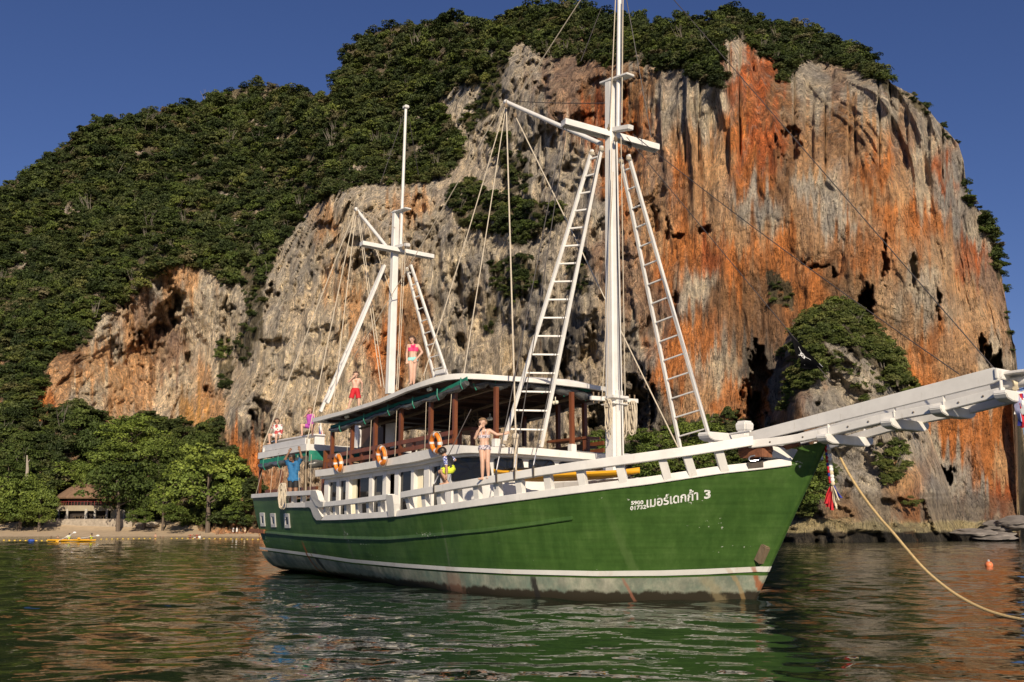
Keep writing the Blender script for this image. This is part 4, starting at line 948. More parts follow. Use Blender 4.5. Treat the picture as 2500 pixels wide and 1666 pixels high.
# portholes
for q in ([(635.5, 1252), (646, 1252), (648.5, 1285), (638, 1285)], [(661, 1253.5), (672.5, 1253.5), (675, 1287), (664, 1287)], [(694.5, 1254), (706.5, 1254), (709.5, 1289), (697, 1289)]):
    P = [on_hull(x, y) for x, y in q]; c = sum(P, Vector()) / 4; mb = MB(); n_ = (P[1] - P[0]).cross(P[3] - P[0]).normalized(); n_ = n_ if n_.y < 0 else -n_
    inn = [c + (p - c) * 0.55 for p in P]
    for i in range(4):
        j = (i + 1) % 4
        mb.hexa([P[i] - n_ * 0.05, P[j] - n_ * 0.05, inn[j] - n_ * 0.05, inn[i] - n_ * 0.05], [P[i] + n_ * 0.03, P[j] + n_ * 0.03, inn[j] + n_ * 0.03, inn[i] + n_ * 0.03])
    fr_ = mb.build('porthole', WHITE_O, ship)
    mb = MB(); mb.prism([c + (p - c) * 0.56 + n_ * 0.012 for p in P], -n_ * 0.04); mb.build('pane', GLASS, fr_)

# hull lettering: the registration number and the name in Thai
LETM = simple('white_lettering', (0.82, 0.82, 0.78), 0.5, 0.04)
def letters(body, x0, y0, width_px, rise_px, height_px, bold):
    c = bpy.data.curves.new('lettering', 'FONT'); c.body = body; c.offset = bold; c.resolution_u = 3
    t = bpy.data.objects.new('lettering', c); COL.objects.link(t); dg = bpy.context.evaluated_depsgraph_get()
    me = bpy.data.meshes.new_from_object(t.evaluated_get(dg)); bpy.data.objects.remove(t); bpy.data.curves.remove(c)
    co = np.array([v.co[:2] for v in me.vertices]); x_ = co[:, 0] - co[:, 0].min(); wd = x_.max(); ht = 0.70
    for v, xx, yy in zip(me.vertices, x_, co[:, 1]):
        v.co = on_hull(x0 + xx / wd * width_px, y0 - rise_px * xx / wd - yy / ht * height_px, 0.012)
    me.materials.clear(); me.materials.append(LETM)
    link(bpy.data.objects.new('lettering', me), ship)
letters('5900', 1540.5, 1233, 30.5, 2.2, 8.8, 0.035)
letters('01732', 1538.5, 1246, 39, 4.2, 9.2, 0.035)
letters('เมอร์เดกก้า', 1578.5, 1239.5, 126, 19.5, 22.5, 0.022)
letters('3', 1719, 1217.5, 16, 1.5, 20, 0.035)

# ---- deck
mb = MB(); L_ = []
for s in np.linspace(-1.2, S_END - 0.1, 60):
    z = float(np.interp(s, [-2, S_STEP, S_STEP + 0.6, 30], [z_low(-1.5) + 0.02, z_low(S_STEP) + 0.04, z_low(S_STEP) + 0.30, z_low(S_STEP) + 0.34])) if s > S_STEP else float(z_low(s)) + 0.03
    b = float(half_breadth(s, z)) - 0.06
    L_.append([Vector((-s, -b, z)), Vector((-s, -b * 0.5, z + 0.05)), Vector((-s, 0, z + 0.06)), Vector((-s, b * 0.5, z + 0.05)), Vector((-s, b, z))])
mb.sweep(L_, False, False); mb.build('deck', DECKM, ship)
def z_deck(s): return float(z_low(min(s, S_STEP))) + 0.06

# ---- deckhouse: curved front, white band of the upper deck above it
HW = 2.45
def plan_path(s0, a, W, s_aft, n=2.3, k=26):
    """starboard half outline from aft forward to the centre line"""
    pts = [(s, W) for s in np.linspace(s_aft, s0 + a, 14)][:-1]
    for t in np.linspace(0, math.pi / 2, k):
        pts.append((s0 + a * (1 - math.sin(t) ** (2 / n)), W * math.cos(t) ** (2 / n)))
    return pts
bandF = plan(4.75, 2.6, 2.72)
BT = [(801, 1145), (966, 1117), (1000, 1107), (1100, 1086), (1160, 1089), (1223, 1092.5), (1312, 1094), (1390, 1102), (1442, 1107.7)]
BB = [(797, 1161.5), (879, 1148), (967, 1134), (1000, 1130), (1078, 1112.5), (1138, 1105.5), (1268, 1108.5), (1366, 1116.6), (1440, 1122)]
def plan_z(pts, f, n=60):
    q = [on_plan(x, y, f) for x, y in samp(pts, n)]; q = [p for p in q if p]
    return q
def z_of(pts, f, ax='y'):
    """height as a function of arc position: keyed by s on the side and by b round the front"""
    q = plan_z(pts, f); key = [(-p.x) - 3 * (2.8 - abs(p.y)) if p.y < -0.02 else -99 for p in q]
    zz = [p.z for p in q]; key = np.array(key); zz = np.array(zz); m = key > -90; o = np.argsort(key[m])
    return lambda s, b: float(np.interp(s - 3 * (2.8 - abs(b)), key[m][o], zz[m][o]))
zt_band, zb_band = z_of(BT, bandF), z_of(BB, bandF)
def ring(path, ztop, zbot, thick, flare=0.0):
    full = path + [(s, -b) for s, b in reversed(path[:-1])]; L_ = []
    P2 = [Vector((-s, -b, 0)) for s, b in full]
    for i, (s, b) in enumerate(full):
        t = (P2[min(i + 1, len(P2) - 1)] - P2[max(i - 1, 0)]).normalized(); o = Vector((t.y, -t.x, 0))
        zt, zb = ztop(s, b), zbot(s, b); p = P2[i]
        L_.append([p + Vector((0, 0, zb)), p + o * flare + Vector((0, 0, zt)), p - o * thick + Vector((0, 0, zt)), p - o * thick + Vector((0, 0, zb))])
    return L_
def lid(path, zf, drop=0.0, up=0.0):
    """deck or roof surface spanning the outline"""
    mb_ = MB(); L_ = []
    for s, b in path:
        z = zf(s, b) - drop; L_.append([Vector((-s, -b * c, z + up * (1 - c * c))) for c in (1, 0.75, 0.4, 0, -0.4, -0.75, -1)])
    mb_.sweep(L_, False, False); return mb_
house = MB()
bp = plan_path(4.75, 2.6, 2.72, 14.3); hp = plan_path(5.0, 2.6, HW, 14.2)
hz0 = lambda s, b: z_deck(s) - 0.05
# white walls: lintel all round, full height round the front, sill along the side
def win_top(s, b): return zb_band(s + 0.0, min(abs(b) + 0.27, 2.72)) - 0.02
front_path = [p for p in hp if p[0] < 7.75] 
house.sweep(ring([(7.75, HW)] + [p for p in front_path if p[0] < 7.7], win_top, hz0, 0.08))
house_o = house.build('deckhouse', WHITE, ship, False)
side_path = [(s, HW) for s in np.linspace(14.2, 7.75, 12)]
mb = MB(); mb.sweep(ring([(14.2, HW), (12, HW), (10, HW), (7.75, HW)], win_top, lambda s, b: win_top(s, b) - 0.17, 0.10)[:4]); mb.build('lintel', WHITE, house_o); mirrored(mb).build('lintel', WHITE, house_o)
mb = MB(); mb.sweep(ring([(14.2, HW), (12, HW), (10, HW), (7.75, HW)], lambda s, b: z_deck(s) + 0.12, hz0, 0.10)[:4]); mb.build('sill', WHITE, house_o); mirrored(mb).build('sill', WHITE, house_o)
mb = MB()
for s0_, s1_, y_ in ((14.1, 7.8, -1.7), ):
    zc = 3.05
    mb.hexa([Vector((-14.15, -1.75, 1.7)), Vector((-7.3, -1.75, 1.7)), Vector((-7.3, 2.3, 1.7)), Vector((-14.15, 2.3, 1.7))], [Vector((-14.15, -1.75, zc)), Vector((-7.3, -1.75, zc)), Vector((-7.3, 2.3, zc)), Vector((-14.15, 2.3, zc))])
mb.build('cabin_dark_box', INTER, house_o)  # solid dark box; the room's inner shade is put into its colour
ub = MB(); ub.sweep(ring(bp, zt_band, zb_band, 0.16, 0.015)); band_o = ub.build('upper_deck', WHITE, ship, False)
lid(bp, zb_band, -0.06, 0.03).build('soffit', WHITE_O, band_o)
lid(bp, zb_band, -0.12, 0.03).build('floor', DECKM, band_o)
mb = MB(); mb.sweep(ring(plan_path(4.88, 2.6, 2.58, 14.25), lambda s, b: zb_band(s, min(b if b > 0 else -b, 2.58) + 0.12) + 0.02, lambda s, b: win_top(s, max(abs(b) - 0.12, 0)) - 0.05, 0.12)); mb.build('cornice', WHITE, house_o)
# side posts (pixel column, half width) and openings
def on_side(px, py): return on_b(px, py, HW)
def hp_post(x0, x1, ytop, ybot, d0=0.03, d1=0.10, name='post', m_=None):
    a, b_ = on_b(x0, (ytop + ybot) / 2, HW), on_b(x1, (ytop + ybot) / 2, HW); z0, z1 = z_deck(-a.x), win_top(-a.x, HW) - 0.1
    mb = MB(); mb.hexa([Vector((a.x, -HW - d0, z0)), Vector((b_.x, -HW - d0, z0)), Vector((b_.x, -HW + d1, z0)), Vector((a.x, -HW + d1, z0))], [Vector((a.x, -HW - d0, z1)), Vector((b_.x, -HW - d0, z1)), Vector((b_.x, -HW + d1, z1)), Vector((a.x, -HW + d1, z1))])
    return mb.build(name, m_ or WHITE, house_o)
def cx(v): return 600 + v / 4.48
for a, b_ in ((868, 912), (1000, 1030), (1103, 1135), (1355, 1392), (1505, 1545), (1635, 1680), (1815, 1845), (1955, 2012)):
    hp_post(cx(a), cx(b_), 1170, 1220)
for a, b_ in ((912, 1000), (1030, 1103), (1238, 1355), (1392, 1505), (1680, 1815)):
    hp_post(cx(a), cx(b_), 1170, 1220, -0.04, 0.06, 'window_pane', GLASS)
def curtain(a, b_, dep=0.10):
    p, q = on_b(cx(a), 1190, HW - dep), on_b(cx(b_), 1190, HW - dep); n = 14; mb = MB(); L_ = []
    for k in range(n + 1):
        x = p.x + (q.x - p.x) * k / n; y = -HW + dep + 0.03 * (1 if k % 2 else -1); s = -x
        L_.append([Vector((x, y, z_deck(s) + 0.1)), Vector((x, y, win_top(s, HW) - 0.12)), Vector((x, y + 0.012, win_top(s, HW) - 0.12)), Vector((x, y + 0.012, z_deck(s) + 0.1))])
    mb.sweep(L_); mb.build('curtain', CURTAIN, house_o, True)
curtain(1148, 1216); curtain(1846, 1952); curtain(1545, 1560)
hp_post(cx(1206), cx(1236), 1170, 1220, -0.12, 0.16, 'door_jamb', WOOD); hp_post(cx(1590), cx(1635), 1170, 1220, -0.25, 0.32, 'door_jamb', WOOD)
# doorway beside the boy: post, inner white frame
for x0, x1, d in ((1053, 1056, 0.03), (1092, 1104, 0.02)): hp_post(x0, x1, 1150, 1190, d, 0.1)
hp_post(1056, 1092, 1150, 1200, -0.05, 0.07, 'window_pane', GLASS)
# rounded windows round the front, with black rubber rims
houseF = plan(5.0, 2.6, HW)
def front_window(q, rad=0.35):
    P = []
    n = len(q)
    for i in range(n):                                              # round the corners in the picture plane
        p0, p1, p2 = np.array(q[i - 1], float), np.array(q[i], float), np.array(q[(i + 1) % n], float)
        a = p1 + (p0 - p1) * min(rad, 9 / np.linalg.norm(p0 - p1)); c = p1 + (p2 - p1) * min(rad, 9 / np.linalg.norm(p2 - p1))
        for t in np.linspace(0, 1, 5): P.append((1 - t) ** 2 * a + 2 * t * (1 - t) * p1 + t * t * c)
    D_ = []
    for i in range(len(P)):
        a, e = P[i], P[(i + 1) % len(P)]; k_ = max(1, int(np.linalg.norm(e - a) / 7)); D_ += [a + (e - a) * j / k_ for j in range(k_)]
    P = D_
    W3 = [on_plan(x, y, houseF) for x, y in P]; c = sum(W3, Vector()) / len(W3)
    nrm = Vector(((W3[0] - c).cross(W3[len(W3) // 4] - c))).normalized(); nrm = nrm if nrm.dot(Vector((0.5, -1, 0))) > 0 else -nrm
    mb = MB(); nW = len(W3)
    pc_ = np.mean(np.array(P), 0); inner = [on_plan(*(pc_ + (p_ - pc_) * 0.94), houseF) for p_ in P]
    for i in range(nW):
        j = (i + 1) % nW
        mb.hexa([W3[i] - nrm * 0.02, W3[j] - nrm * 0.02, inner[j] - nrm * 0.02, inner[i] - nrm * 0.02], [W3[i] + nrm * 0.05, W3[j] + nrm * 0.05, inner[j] + nrm * 0.045, inner[i] + nrm * 0.045])
    w_ = mb.build('window', RUBBER, house_o)
    mb = MB(); pc = np.mean(np.array(P), 0); rings = []
    for f_ in (0.955, 0.66, 0.33, 0.02):
        rings.append([on_plan(*(pc + (np.array(p_) - pc) * f_), houseF) + nrm * 0.03 for p_ in P] )
    mb.sweep([r_ + [r_[0]] for r_ in rings], False, False); mb.build('pane', GLASS, w_, True)
front_window([(1108, 1118), (1194, 1117), (1202, 1166), (1104, 1176)])
front_window([(1206, 1119.5), (1276, 1119.5), (1285, 1170), (1210, 1178)])
front_window([(1289, 1122.5), (1351, 1124), (1361, 1158), (1292, 1164)])
front_window([(1363.5, 1127), (1411, 1131), (1418, 1150), (1366, 1154)])
# upper deck posts, rails
def upost(x, yt, yb, w=0.10, b=2.5, base=False, m_=None):
    p, q = on_b(x, yb, b), on_b(x, yt, b); mb = MB(); mb.beam(p, Vector((p.x, p.y, q.z)), w, w, (1, 0, 0)); o = mb.build('post', m_ or WOOD, band_o, False, 0.006)
    if base:
        mb = MB(); mb.box(p + Vector((0, 0, 0.08)), (0.15, 0.15, 0.18)); mb.build('post_base', WHITE, o, False, 0.01)
upost(809, 1040, 1150); upost(858, 1030, 1137); upost(915, 1005, 1128); upost(978, 985, 1114); upost(1051, 955, 1100)
for x, yt, yb, f in ((1110, 950, 1091, False), (1211, 945, 1091, True), (1397, 958, 1104, True)):
    p = on_plan(x, yb, plan(4.95, 2.6, 2.5)); q = on_plan(x, yt, plan(4.95, 2.6, 2.5)); mb = MB(); mb.beam(p, Vector((p.x, p.y, q.z)), 0.10, 0.10, (1, 0, 0)); o = mb.build('post', WOOD, band_o, False, 0.006)
    if f: mb = MB(); mb.box(p + Vector((0, 0, 0.09)), (0.16, 0.16, 0.2)); mb.build('post_base', WHITE, o, False, 0.01)
for x, yt, yb, b in ((1363, 985, 1098, -1.9), (1428, 985, 1106, -1.5), (1280, 1000, 1090, -2.4)): upost(x, yt, yb, 0.11, b)
for y0, y1 in ((1116, 1056), (1135, 1076)):
    mb = MB(); p, q = on_b(801, y0, 2.52), on_b(1108, y1, 2.52); mb.beam(p, q, 0.05, 0.115); mb.build('guard_rail', WOOD, band_o, False, 0.006)
    mb = MB(); mb.beam(Vector((p.x, 2.5, p.z)), Vector((q.x, 2.5, q.z)), 0.05, 0.115); mb.build('guard_rail', WOOD, band_o, False, 0.006)
for x in (835, 885, 947, 1010):
    mb = MB(); p = on_b(x, 1122 - (x - 801) * 0.195, 2.45); mb.beam(p + Vector((0, 0, -0.35)), p + Vector((0, 0, 0.1)), 0.08, 0.08, (1, 0, 0)); mb.build('rail_stanchion', WOOD, band_o)
# inside the upper deck: wheel house panels, benches
def panel(name, xs, ys, b, m_, th=0.06):
    p, q = on_b(xs[0], ys[1], b), on_b(xs[1], ys[1], b); z0 = p.z; z1 = on_b(xs[0], ys[0], b).z
    mb = MB(); mb.hexa([Vector((p.x, p.y, z0)), Vector((q.x, p.y, z0)), Vector((q.x, p.y + th, z0)), Vector((p.x, p.y + th, z0))], [Vector((p.x, p.y, z1)), Vector((q.x, p.y, z1)), Vector((q.x, p.y + th, z1)), Vector((p.x, p.y + th, z1))])
    return mb.build(name, m_, band_o, False, 0.004)
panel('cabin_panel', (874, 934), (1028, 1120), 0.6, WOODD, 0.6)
panel('cabin_panel', (862, 874), (1028, 1112), 0.7, WHITE_O, 0.3)
panel('notice_board', (940, 961), (1036, 1096), 1.0, WHITE_O, 0.1)
panel('bench', (1085, 1152), (1052, 1059), 0.6, WOOD, 1.0)
panel('bench_back', (1085, 1118), (1052, 1088), 0.6, WOOD, 0.06); panel('bench_leg', (1148, 1155), (1055, 1090), 0.6, WOOD, 0.08); panel('bench_leg', (1116, 1122), (1055, 1090), 0.6, WOOD, 0.08)
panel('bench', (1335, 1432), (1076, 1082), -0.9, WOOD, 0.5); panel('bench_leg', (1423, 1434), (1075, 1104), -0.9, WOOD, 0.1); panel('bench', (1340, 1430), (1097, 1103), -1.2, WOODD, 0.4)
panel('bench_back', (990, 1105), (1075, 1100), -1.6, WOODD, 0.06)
p = on_b(1150, 1016, -0.2); mb = MB(); mb.torus(p, 0.27, 0.022, (1, 0.15, 0))
for k in range(8):
    a = k * math.pi / 4; d = Vector((0.0, math.cos(a), math.sin(a))); mb.beam(p + d * 0.03, p + d * 0.38, 0.025, 0.025, (1, 0, 0))
mb.build('steering_wheel', OLDWOOD, band_o)
# ---- canopy roof
RF = plan(5.6, 2.6, 2.95, send=15.2)
RT = [(770, 1020.5), (845, 1001), (921, 977), (1000, 943), (1050, 924.5), (1089, 914.5), (1125, 912), (1170, 913), (1223, 917), (1290, 922.5), (1357, 930), (1410, 937.5)]
RB = [(769, 1030), (845, 1010), (921, 986), (1000, 953), (1050, 938), (1089, 928), (1130, 925), (1170, 926), (1223, 929), (1290, 933), (1357, 939), (1410, 946)]
zt_roof, zb_roof = z_of(RT, RF), z_of(RB, RF)
rp = plan_path(5.6, 2.6, 2.95, 14.15)
mb = MB(); mb.sweep(ring(rp, zt_roof, zb_roof, 0.12, 0.01)); roof_o = mb.build('canopy_roof', WHITE, ship, False)
lid(rp, zt_roof, 0.03, 0.10).build('roof_top', WHITE_O, roof_o)
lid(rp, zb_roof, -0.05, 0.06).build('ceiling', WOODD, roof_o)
mb = MB(); mb.sweep([[Vector((-14.12, y, zt_roof(14.15, 2.9) - 0.02)), Vector((-14.22, y, zt_roof(14.15, 2.9) - 0.02)), Vector((-14.22, y, zb_roof(14.15, 2.9))), Vector((-14.12, y, zb_roof(14.15, 2.9)))] for y in (-2.9, 2.9)]); mb.build('after_fascia', WHITE, roof_o)
for s in np.arange(6.6, 14.1, 0.85):
    mb = MB(); W_ = 2.8 if s > 8 else 2.3; z = zb_roof(s, W_) - 0.015
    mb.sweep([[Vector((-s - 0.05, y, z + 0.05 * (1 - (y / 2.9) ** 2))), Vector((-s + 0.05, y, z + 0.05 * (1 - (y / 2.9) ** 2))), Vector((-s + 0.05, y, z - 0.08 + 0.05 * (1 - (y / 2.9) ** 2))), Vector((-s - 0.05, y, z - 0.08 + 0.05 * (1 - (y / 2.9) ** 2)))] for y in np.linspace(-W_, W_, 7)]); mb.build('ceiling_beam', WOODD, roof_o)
for y in (-1.4, 0, 1.4):
    mb = MB(); mb.sweep([[Vector((-s, y - 0.04, zb_roof(s, 2.8) - 0.10)), Vector((-s, y + 0.04, zb_roof(s, 2.8) - 0.10)), Vector((-s, y + 0.04, zb_roof(s, 2.8) - 0.15)), Vector((-s, y - 0.04, zb_roof(s, 2.8) - 0.15))] for s in np.linspace(14, 6.4, 12)]); mb.build('ceiling_stringer', OLDWOOD, roof_o)
for x, y, b in ((847, 1018, 2.75), (1049, 951, 2.75), (1196, 1023, 1.0), (1356, 983, 0.6)):
    p = on_b(x, y, b); mb = MB(); mb.ball(p + Vector((0.05, 0, 0)), 0.05); mb.ball(p - Vector((0.06, 0, 0)), 0.05); mb.beam(p - Vector((0.06, 0, 0)), p + Vector((0.05, 0, 0)), 0.02, 0.02); mb.tube([p, p + Vector((0, 0, 0.14))], 0.012); mb.build('ceiling_light', LAMPM, roof_o, True)
# rolled side curtains: green canvas hem and a roll of clear plastic under it
def rolled(pts, f, name='rolled_curtain', hem=0.105, r=0.075, sag=0.07, n=46, wob=1):
    P = [on_plan(x, y, f) if callable(f) else on_b(x, y, f) for x, y in samp(pts, n)]; P = [p for p in P if p]
    mb = MB(); mb.sweep([[p, p + Vector((0, 0, hem)), p + Vector((0, 0.02, hem)), p + Vector((0, 0.02, 0))] for p in P]); o = mb.build(name, GREENC, ship)
    rs, Q = [], []
    for i, p in enumerate(P):
        a = abs(math.sin(i * math.pi / 7.7)); Q.append(p - Vector((0, 0, 0.02 + sag * a * wob))); rs.append(r * (0.72 + 0.5 * a + 0.12 * math.sin(i * 2.3)))
    mb = MB(); mb.tube(Q, rs, 9); mb.build('plastic_roll', PLASTIC, o, True)
    for i in range(4, len(P), 8):
        mb = MB(); p = P[i]; mb.tube([p + Vector((0, -rs[i] * 1.1, hem)), Q[i] + Vector((0, -rs[i] * 1.15, 0)), Q[i] + Vector((0, -rs[i] * 0.5, -rs[i] * 1.1))], 0.018, 5); mb.build('tie_strap', GREENC, o)
    return o
curtF = plan(5.85, 2.6, 2.6)
rolled([(806, 1048), (861, 1032), (909, 1015), (968, 993), (1045, 972), (1104, 949), (1140, 930)], 2.6)
rolled([(1141, 929), (1165, 929.5), (1222, 931), (1280, 934), (1345, 940), (1400, 950), (1440, 961)], curtF, r=0.10, sag=0.09)

# ---- poop: small upper deck aft, with its own curtains, posts and bench board
ZP = 3.93; PS0, PS1 = 19.45, 15.3
def poop_y(s): return 2.42 + 0.16 * (PS0 - s) / (PS0 - PS1)
mb = MB()
mb.hexa([Vector((-PS0, -2.42, ZP - 0.10)), Vector((-PS1, -2.58, ZP - 0.07)), Vector((-PS1, -2.48, ZP - 0.07)), Vector((-PS0, -2.32, ZP - 0.10))], [Vector((-PS0, -2.42, ZP + 0.11)), Vector((-PS1, -2.58, ZP + 0.13)), Vector((-PS1, -2.48, ZP + 0.13)), Vector((-PS0, -2.32, ZP + 0.11))])
mb.hexa([Vector((-PS1, -2.58, ZP - 0.07)), Vector((-PS1 - 0.35, 2.58, ZP - 0.07)), Vector((-PS1 - 0.45, 2.58, ZP - 0.07)), Vector((-PS1 - 0.1, -2.48, ZP - 0.07))], [Vector((-PS1, -2.58, ZP + 0.14)), Vector((-PS1 - 0.35, 2.58, ZP + 0.14)), Vector((-PS1 - 0.45, 2.58, ZP + 0.14)), Vector((-PS1 - 0.1, -2.48, ZP + 0.14))])
mb.box((-(PS0 + PS1) / 2 - 0.1, 0, ZP - 0.02), (PS0 - PS1 - 0.3, 4.7, 0.06))
poop = mb.build('poop_deck', WHITE, ship)
p, q = on_b(643, 1096, 2.36), on_b(747, 1077, 2.5); mb = MB(); mb.beam(p, q, 0.05, 0.21); mb.build('bench_board', WHITE_O, poop, False, 0.01)
for x, yt, yb in ((644, 1094, 1112), (692, 1087, 1102), (747, 1070, 1092), (752, 1072, 1094)):
    p, q = on_b(x, yb, 2.38), on_b(x, yt, 2.38); mb = MB(); mb.beam(p, Vector((p.x, p.y, q.z)), 0.09, 0.09, (1, 0, 0)); mb.build('bench_post', WHITE, poop)
for a, c in (((673, 1099), (682, 1109)), ((684, 1104), (681, 1109))):
    mb = MB(); mb.beam(on_b(*a, 2.45), on_b(*c, 2.48), 0.03, 0.04); mb.build('bracket', IRON, poop)
o = rolled([(634, 1136), (690, 1127), (747, 1116)], 2.50, hem=0.17, r=0.10, sag=0.06, n=26)
# athwartship part of the curtain, hanging looser
mb = MB(); L_ = []; L2 = []
for k in range(25):
    t = k / 24; x = -PS1 + 0.01 - 0.30 * t; y = -2.5 + 4.6 * t; w_ = 0.05 * math.sin(k * 1.9) + 0.03 * math.sin(k * 0.8)
    L_.append([Vector((x + 0.02, y, ZP - 0.06)), Vector((x + 0.05 + w_, y, ZP - 0.25)), Vector((x + 0.03 + w_, y, ZP - 0.42 + 0.08 * math.sin(k * 0.9)))]); L2.append(Vector((x + 0.04 + w_, y, ZP - 0.52 + 0.05 * math.sin(k * 0.9))))
mb.sweep(L_, False, False); oc = mb.build('poop_curtain', GREENC, poop, True); oc.data.materials[0] = GREENC
mb = MB(); mb.tube(L2, [0.11 + 0.03 * math.sin(k * 1.3) for k in range(25)], 9); mb.build('plastic_roll', PLASTIC, oc, True)
for x, b in ((637, 2.3), (688, -1.0), (748, 2.3), (790, -1.2), (797, 2.1)):
    p = on_b(x, 1128, b); zb_ = z_deck(15) + 0.2; m_ = OLDWOOD if x == 748 else WOOD
    mb = MB(); mb.beam(Vector((p.x, p.y, zb_)), Vector((p.x, p.y, ZP - 0.08)), 0.09 if x != 797 else 0.2, 0.09, (1, 0, 0)); mb.build('post', m_, poop, False, 0.006)
for b in (-2.0, 2.05): 
    mb = MB(); mb.box((-17.5, -b, 2.72), (4.0, 0.06, 0.10)); mb.box((-17.5, -b, 2.5), (4.0, 0.06, 0.10)); mb.build('after_rail', WOOD, poop)
mb = MB(); mb.box((-14.35, 0.5, 3.35), (0.06, 3.4, 1.0)); mb.build('bulkhead', WOOD, poop)
mb = MB(); mb.box((-14.3, -1.0, 2.35), (0.08, 2.6, 1.2)); mb.box((-14.3, -2.2, 2.6), (0.1, 0.4, 1.7)); mb.build('bulkhead', WOOD, poop)
mb = MB(); p = on_b(690, 1203, 1.9); mb.tube([p - Vector((0, 0, 0.4)), p, p + Vector((0, 0, 0.14)), p + Vector((0, 0, 0.20))], [0.075, 0.075, 0.10, 0.06], 10); mb.build('bollard', WHITE, ship, True)
p = on_b(714, 1196, 1.95); mb = MB(); mb.tube([p - Vector((0.1, 0, 0.4)), p, p + Vector((0.02, 0, 0.1))], [0.12, 0.11, 0.05], 10); mb.build('fuel_drum', simple('white_blue_plastic', (0.7, 0.7, 0.72), 0.4), ship, True)

# ---- masts
def spar(name, p, q, r0, r1, parent, n=8, m_=None, sq=False, smooth=True):
    mb = MB()
    if sq:
        # square timber with planed corners
        p, q = Vector(p), Vector(q); L_ = []
        for pt, r in ((p, r0), (q, r1)):
            c = r * 0.22; L_.append([pt + Vector(v) for v in ((-r, -r + c, 0), (-r + c, -r, 0), (r - c, -r, 0), (r, -r + c, 0), (r, r - c, 0), (r - c, r, 0), (-r + c, r, 0), (-r, r - c, 0))])
        mb.sweep(L_); smooth = False
    else: mb.tube([p, q], [r0, r1], n)
    return mb.build(name, m_ or WHITE, parent, smooth)
def mast(base, hd, top, r, cap, blk, yard, gaff, lamp=True):
    b_ = on_b(*base, 0); h_ = on_b(*hd, 0); m_ = spar('mast', Vector((b_.x, 0, b_.z)), Vector((h_.x, 0, h_.z)), r[0], r[1], ship, sq=True)
    t0, t1 = on_b(*top[0], 0), on_b(*top[1], 0); spar('topmast', t0, t1, r[2], r[2] * 0.85, m_, 12)
    for k, (c0, c1, hh, ww) in enumerate((cap, blk)):
        p, q = on_b(*c0, 0), on_b(*c1, 0); mb = MB(); mb.beam(p, q, ww, hh); mb.build('mast_cap' if k == 0 else 'trestle', WHITE, m_, False, 0.012)
    p, q, hh = yard; P_, Q_ = on_b(*p, 1.3), on_b(*q, -1.3); mb = MB(); mid = (P_ + Q_) / 2; d = (Q_ - P_).normalized(); u = Vector((0, 0, 1)); sd_ = d.cross(u).normalized()
    # hollow box yard, open underneath
    mb.beam(P_ + u * hh * 0.4, Q_ + u * hh * 0.4, 0.26, hh * 0.2)
    for sg in (-1, 1): mb.beam(P_ + sd_ * sg * 0.12 - u * hh * 0.1, Q_ + sd_ * sg * 0.12 - u * hh * 0.1, 0.025, hh * 0.8)
    mb.beam(P_ - u * hh * 0.1, P_ + d * 0.03 - u * hh * 0.1, 0.24, hh * 0.8); mb.beam(Q_ - d * 0.03 - u * hh * 0.1, Q_ - u * hh * 0.1, 0.24, hh * 0.8)
    y_ = mb.build('crosstree', WHITE, m_)
    for f0, f1 in ((0.06, 0.40), (0.60, 0.93)):
        mb = MB(); mb.tube([P_ + (Q_ - P_) * f0 - u * hh * 0.05, P_ + (Q_ - P_) * f1 - u * hh * 0.05], 0.028, 8); mb.build('tube_light', REFL, y_, True)
    g0, g1 = on_b(*gaff[0], gaff[2]), on_b(*gaff[1], gaff[3]); mb = MB(); mb.tube([g0, g0 + (g1 - g0) * 0.04, g1], [gaff[4] * 1.15, gaff[4], gaff[4]], 10); mb.build('gaff', WHITE, m_, True)
    return m_
MAIN = mast((1501, 1182), (1491, 196), ((1509, 322), (1515, -230)), (0.17, 0.115, 0.062), ((1472, 206), (1540, 182), 0.06, 0.26), ((1493, 319), (1541, 311), 0.12, 0.17), ((1375, 300), (1604, 363), 0.155), ((1234, 249), (1468, 352), 0.0, 0.0, 0.062))
p0_, p1_ = on_b(1374, 312, 1.25), on_b(1466, 349, 0.15)
AFT = mast((952, 962), (967, 516), ((978, 606), (991, 262)), (0.125, 0.10, 0.055), ((962, 521), (997, 509), 0.05, 0.24), ((965, 604), (997, 598), 0.11, 0.15), ((882, 595), (1056, 628), 0.135), ((869, 510), (944, 603), 0.0, 0.0, 0.06))
mb = MB(); p = on_b(991, 262, 0); mb.box(p, (0.2, 0.16, 0.11)); mb.build('mast_truck', WHITE, AFT, False, 0.02)
for x, y in ((1486, 985), (1514, 985)):
    pass
p, q = on_b(1442, 972, 0.6), on_b(1556, 980, -0.75); mb = MB(); mb.beam(p, q, 0.09, 0.10); pr = mb.build('pin_rail', WHITE, MAIN, False, 0.008)
for k in range(9):
    c = p + (q - p) * (0.06 + 0.11 * k); mb = MB(); mb.tube([c - Vector((0, 0, 0.12)), c + Vector((0, 0, 0.06)), c + Vector((0, 0, 0.15))], [0.012, 0.016, 0.02], 6); mb.build('belaying_pin', OLDWOOD, pr)
mb = MB(); c = on_b(1500, 972, 0); mb.box(c, (0.50, 0.50, 0.07)); mb.box(c - Vector((0, 0, 0.16)), (0.47, 0.47, 0.03)); mb.build('mast_band', WHITE, MAIN, False, 0.01)
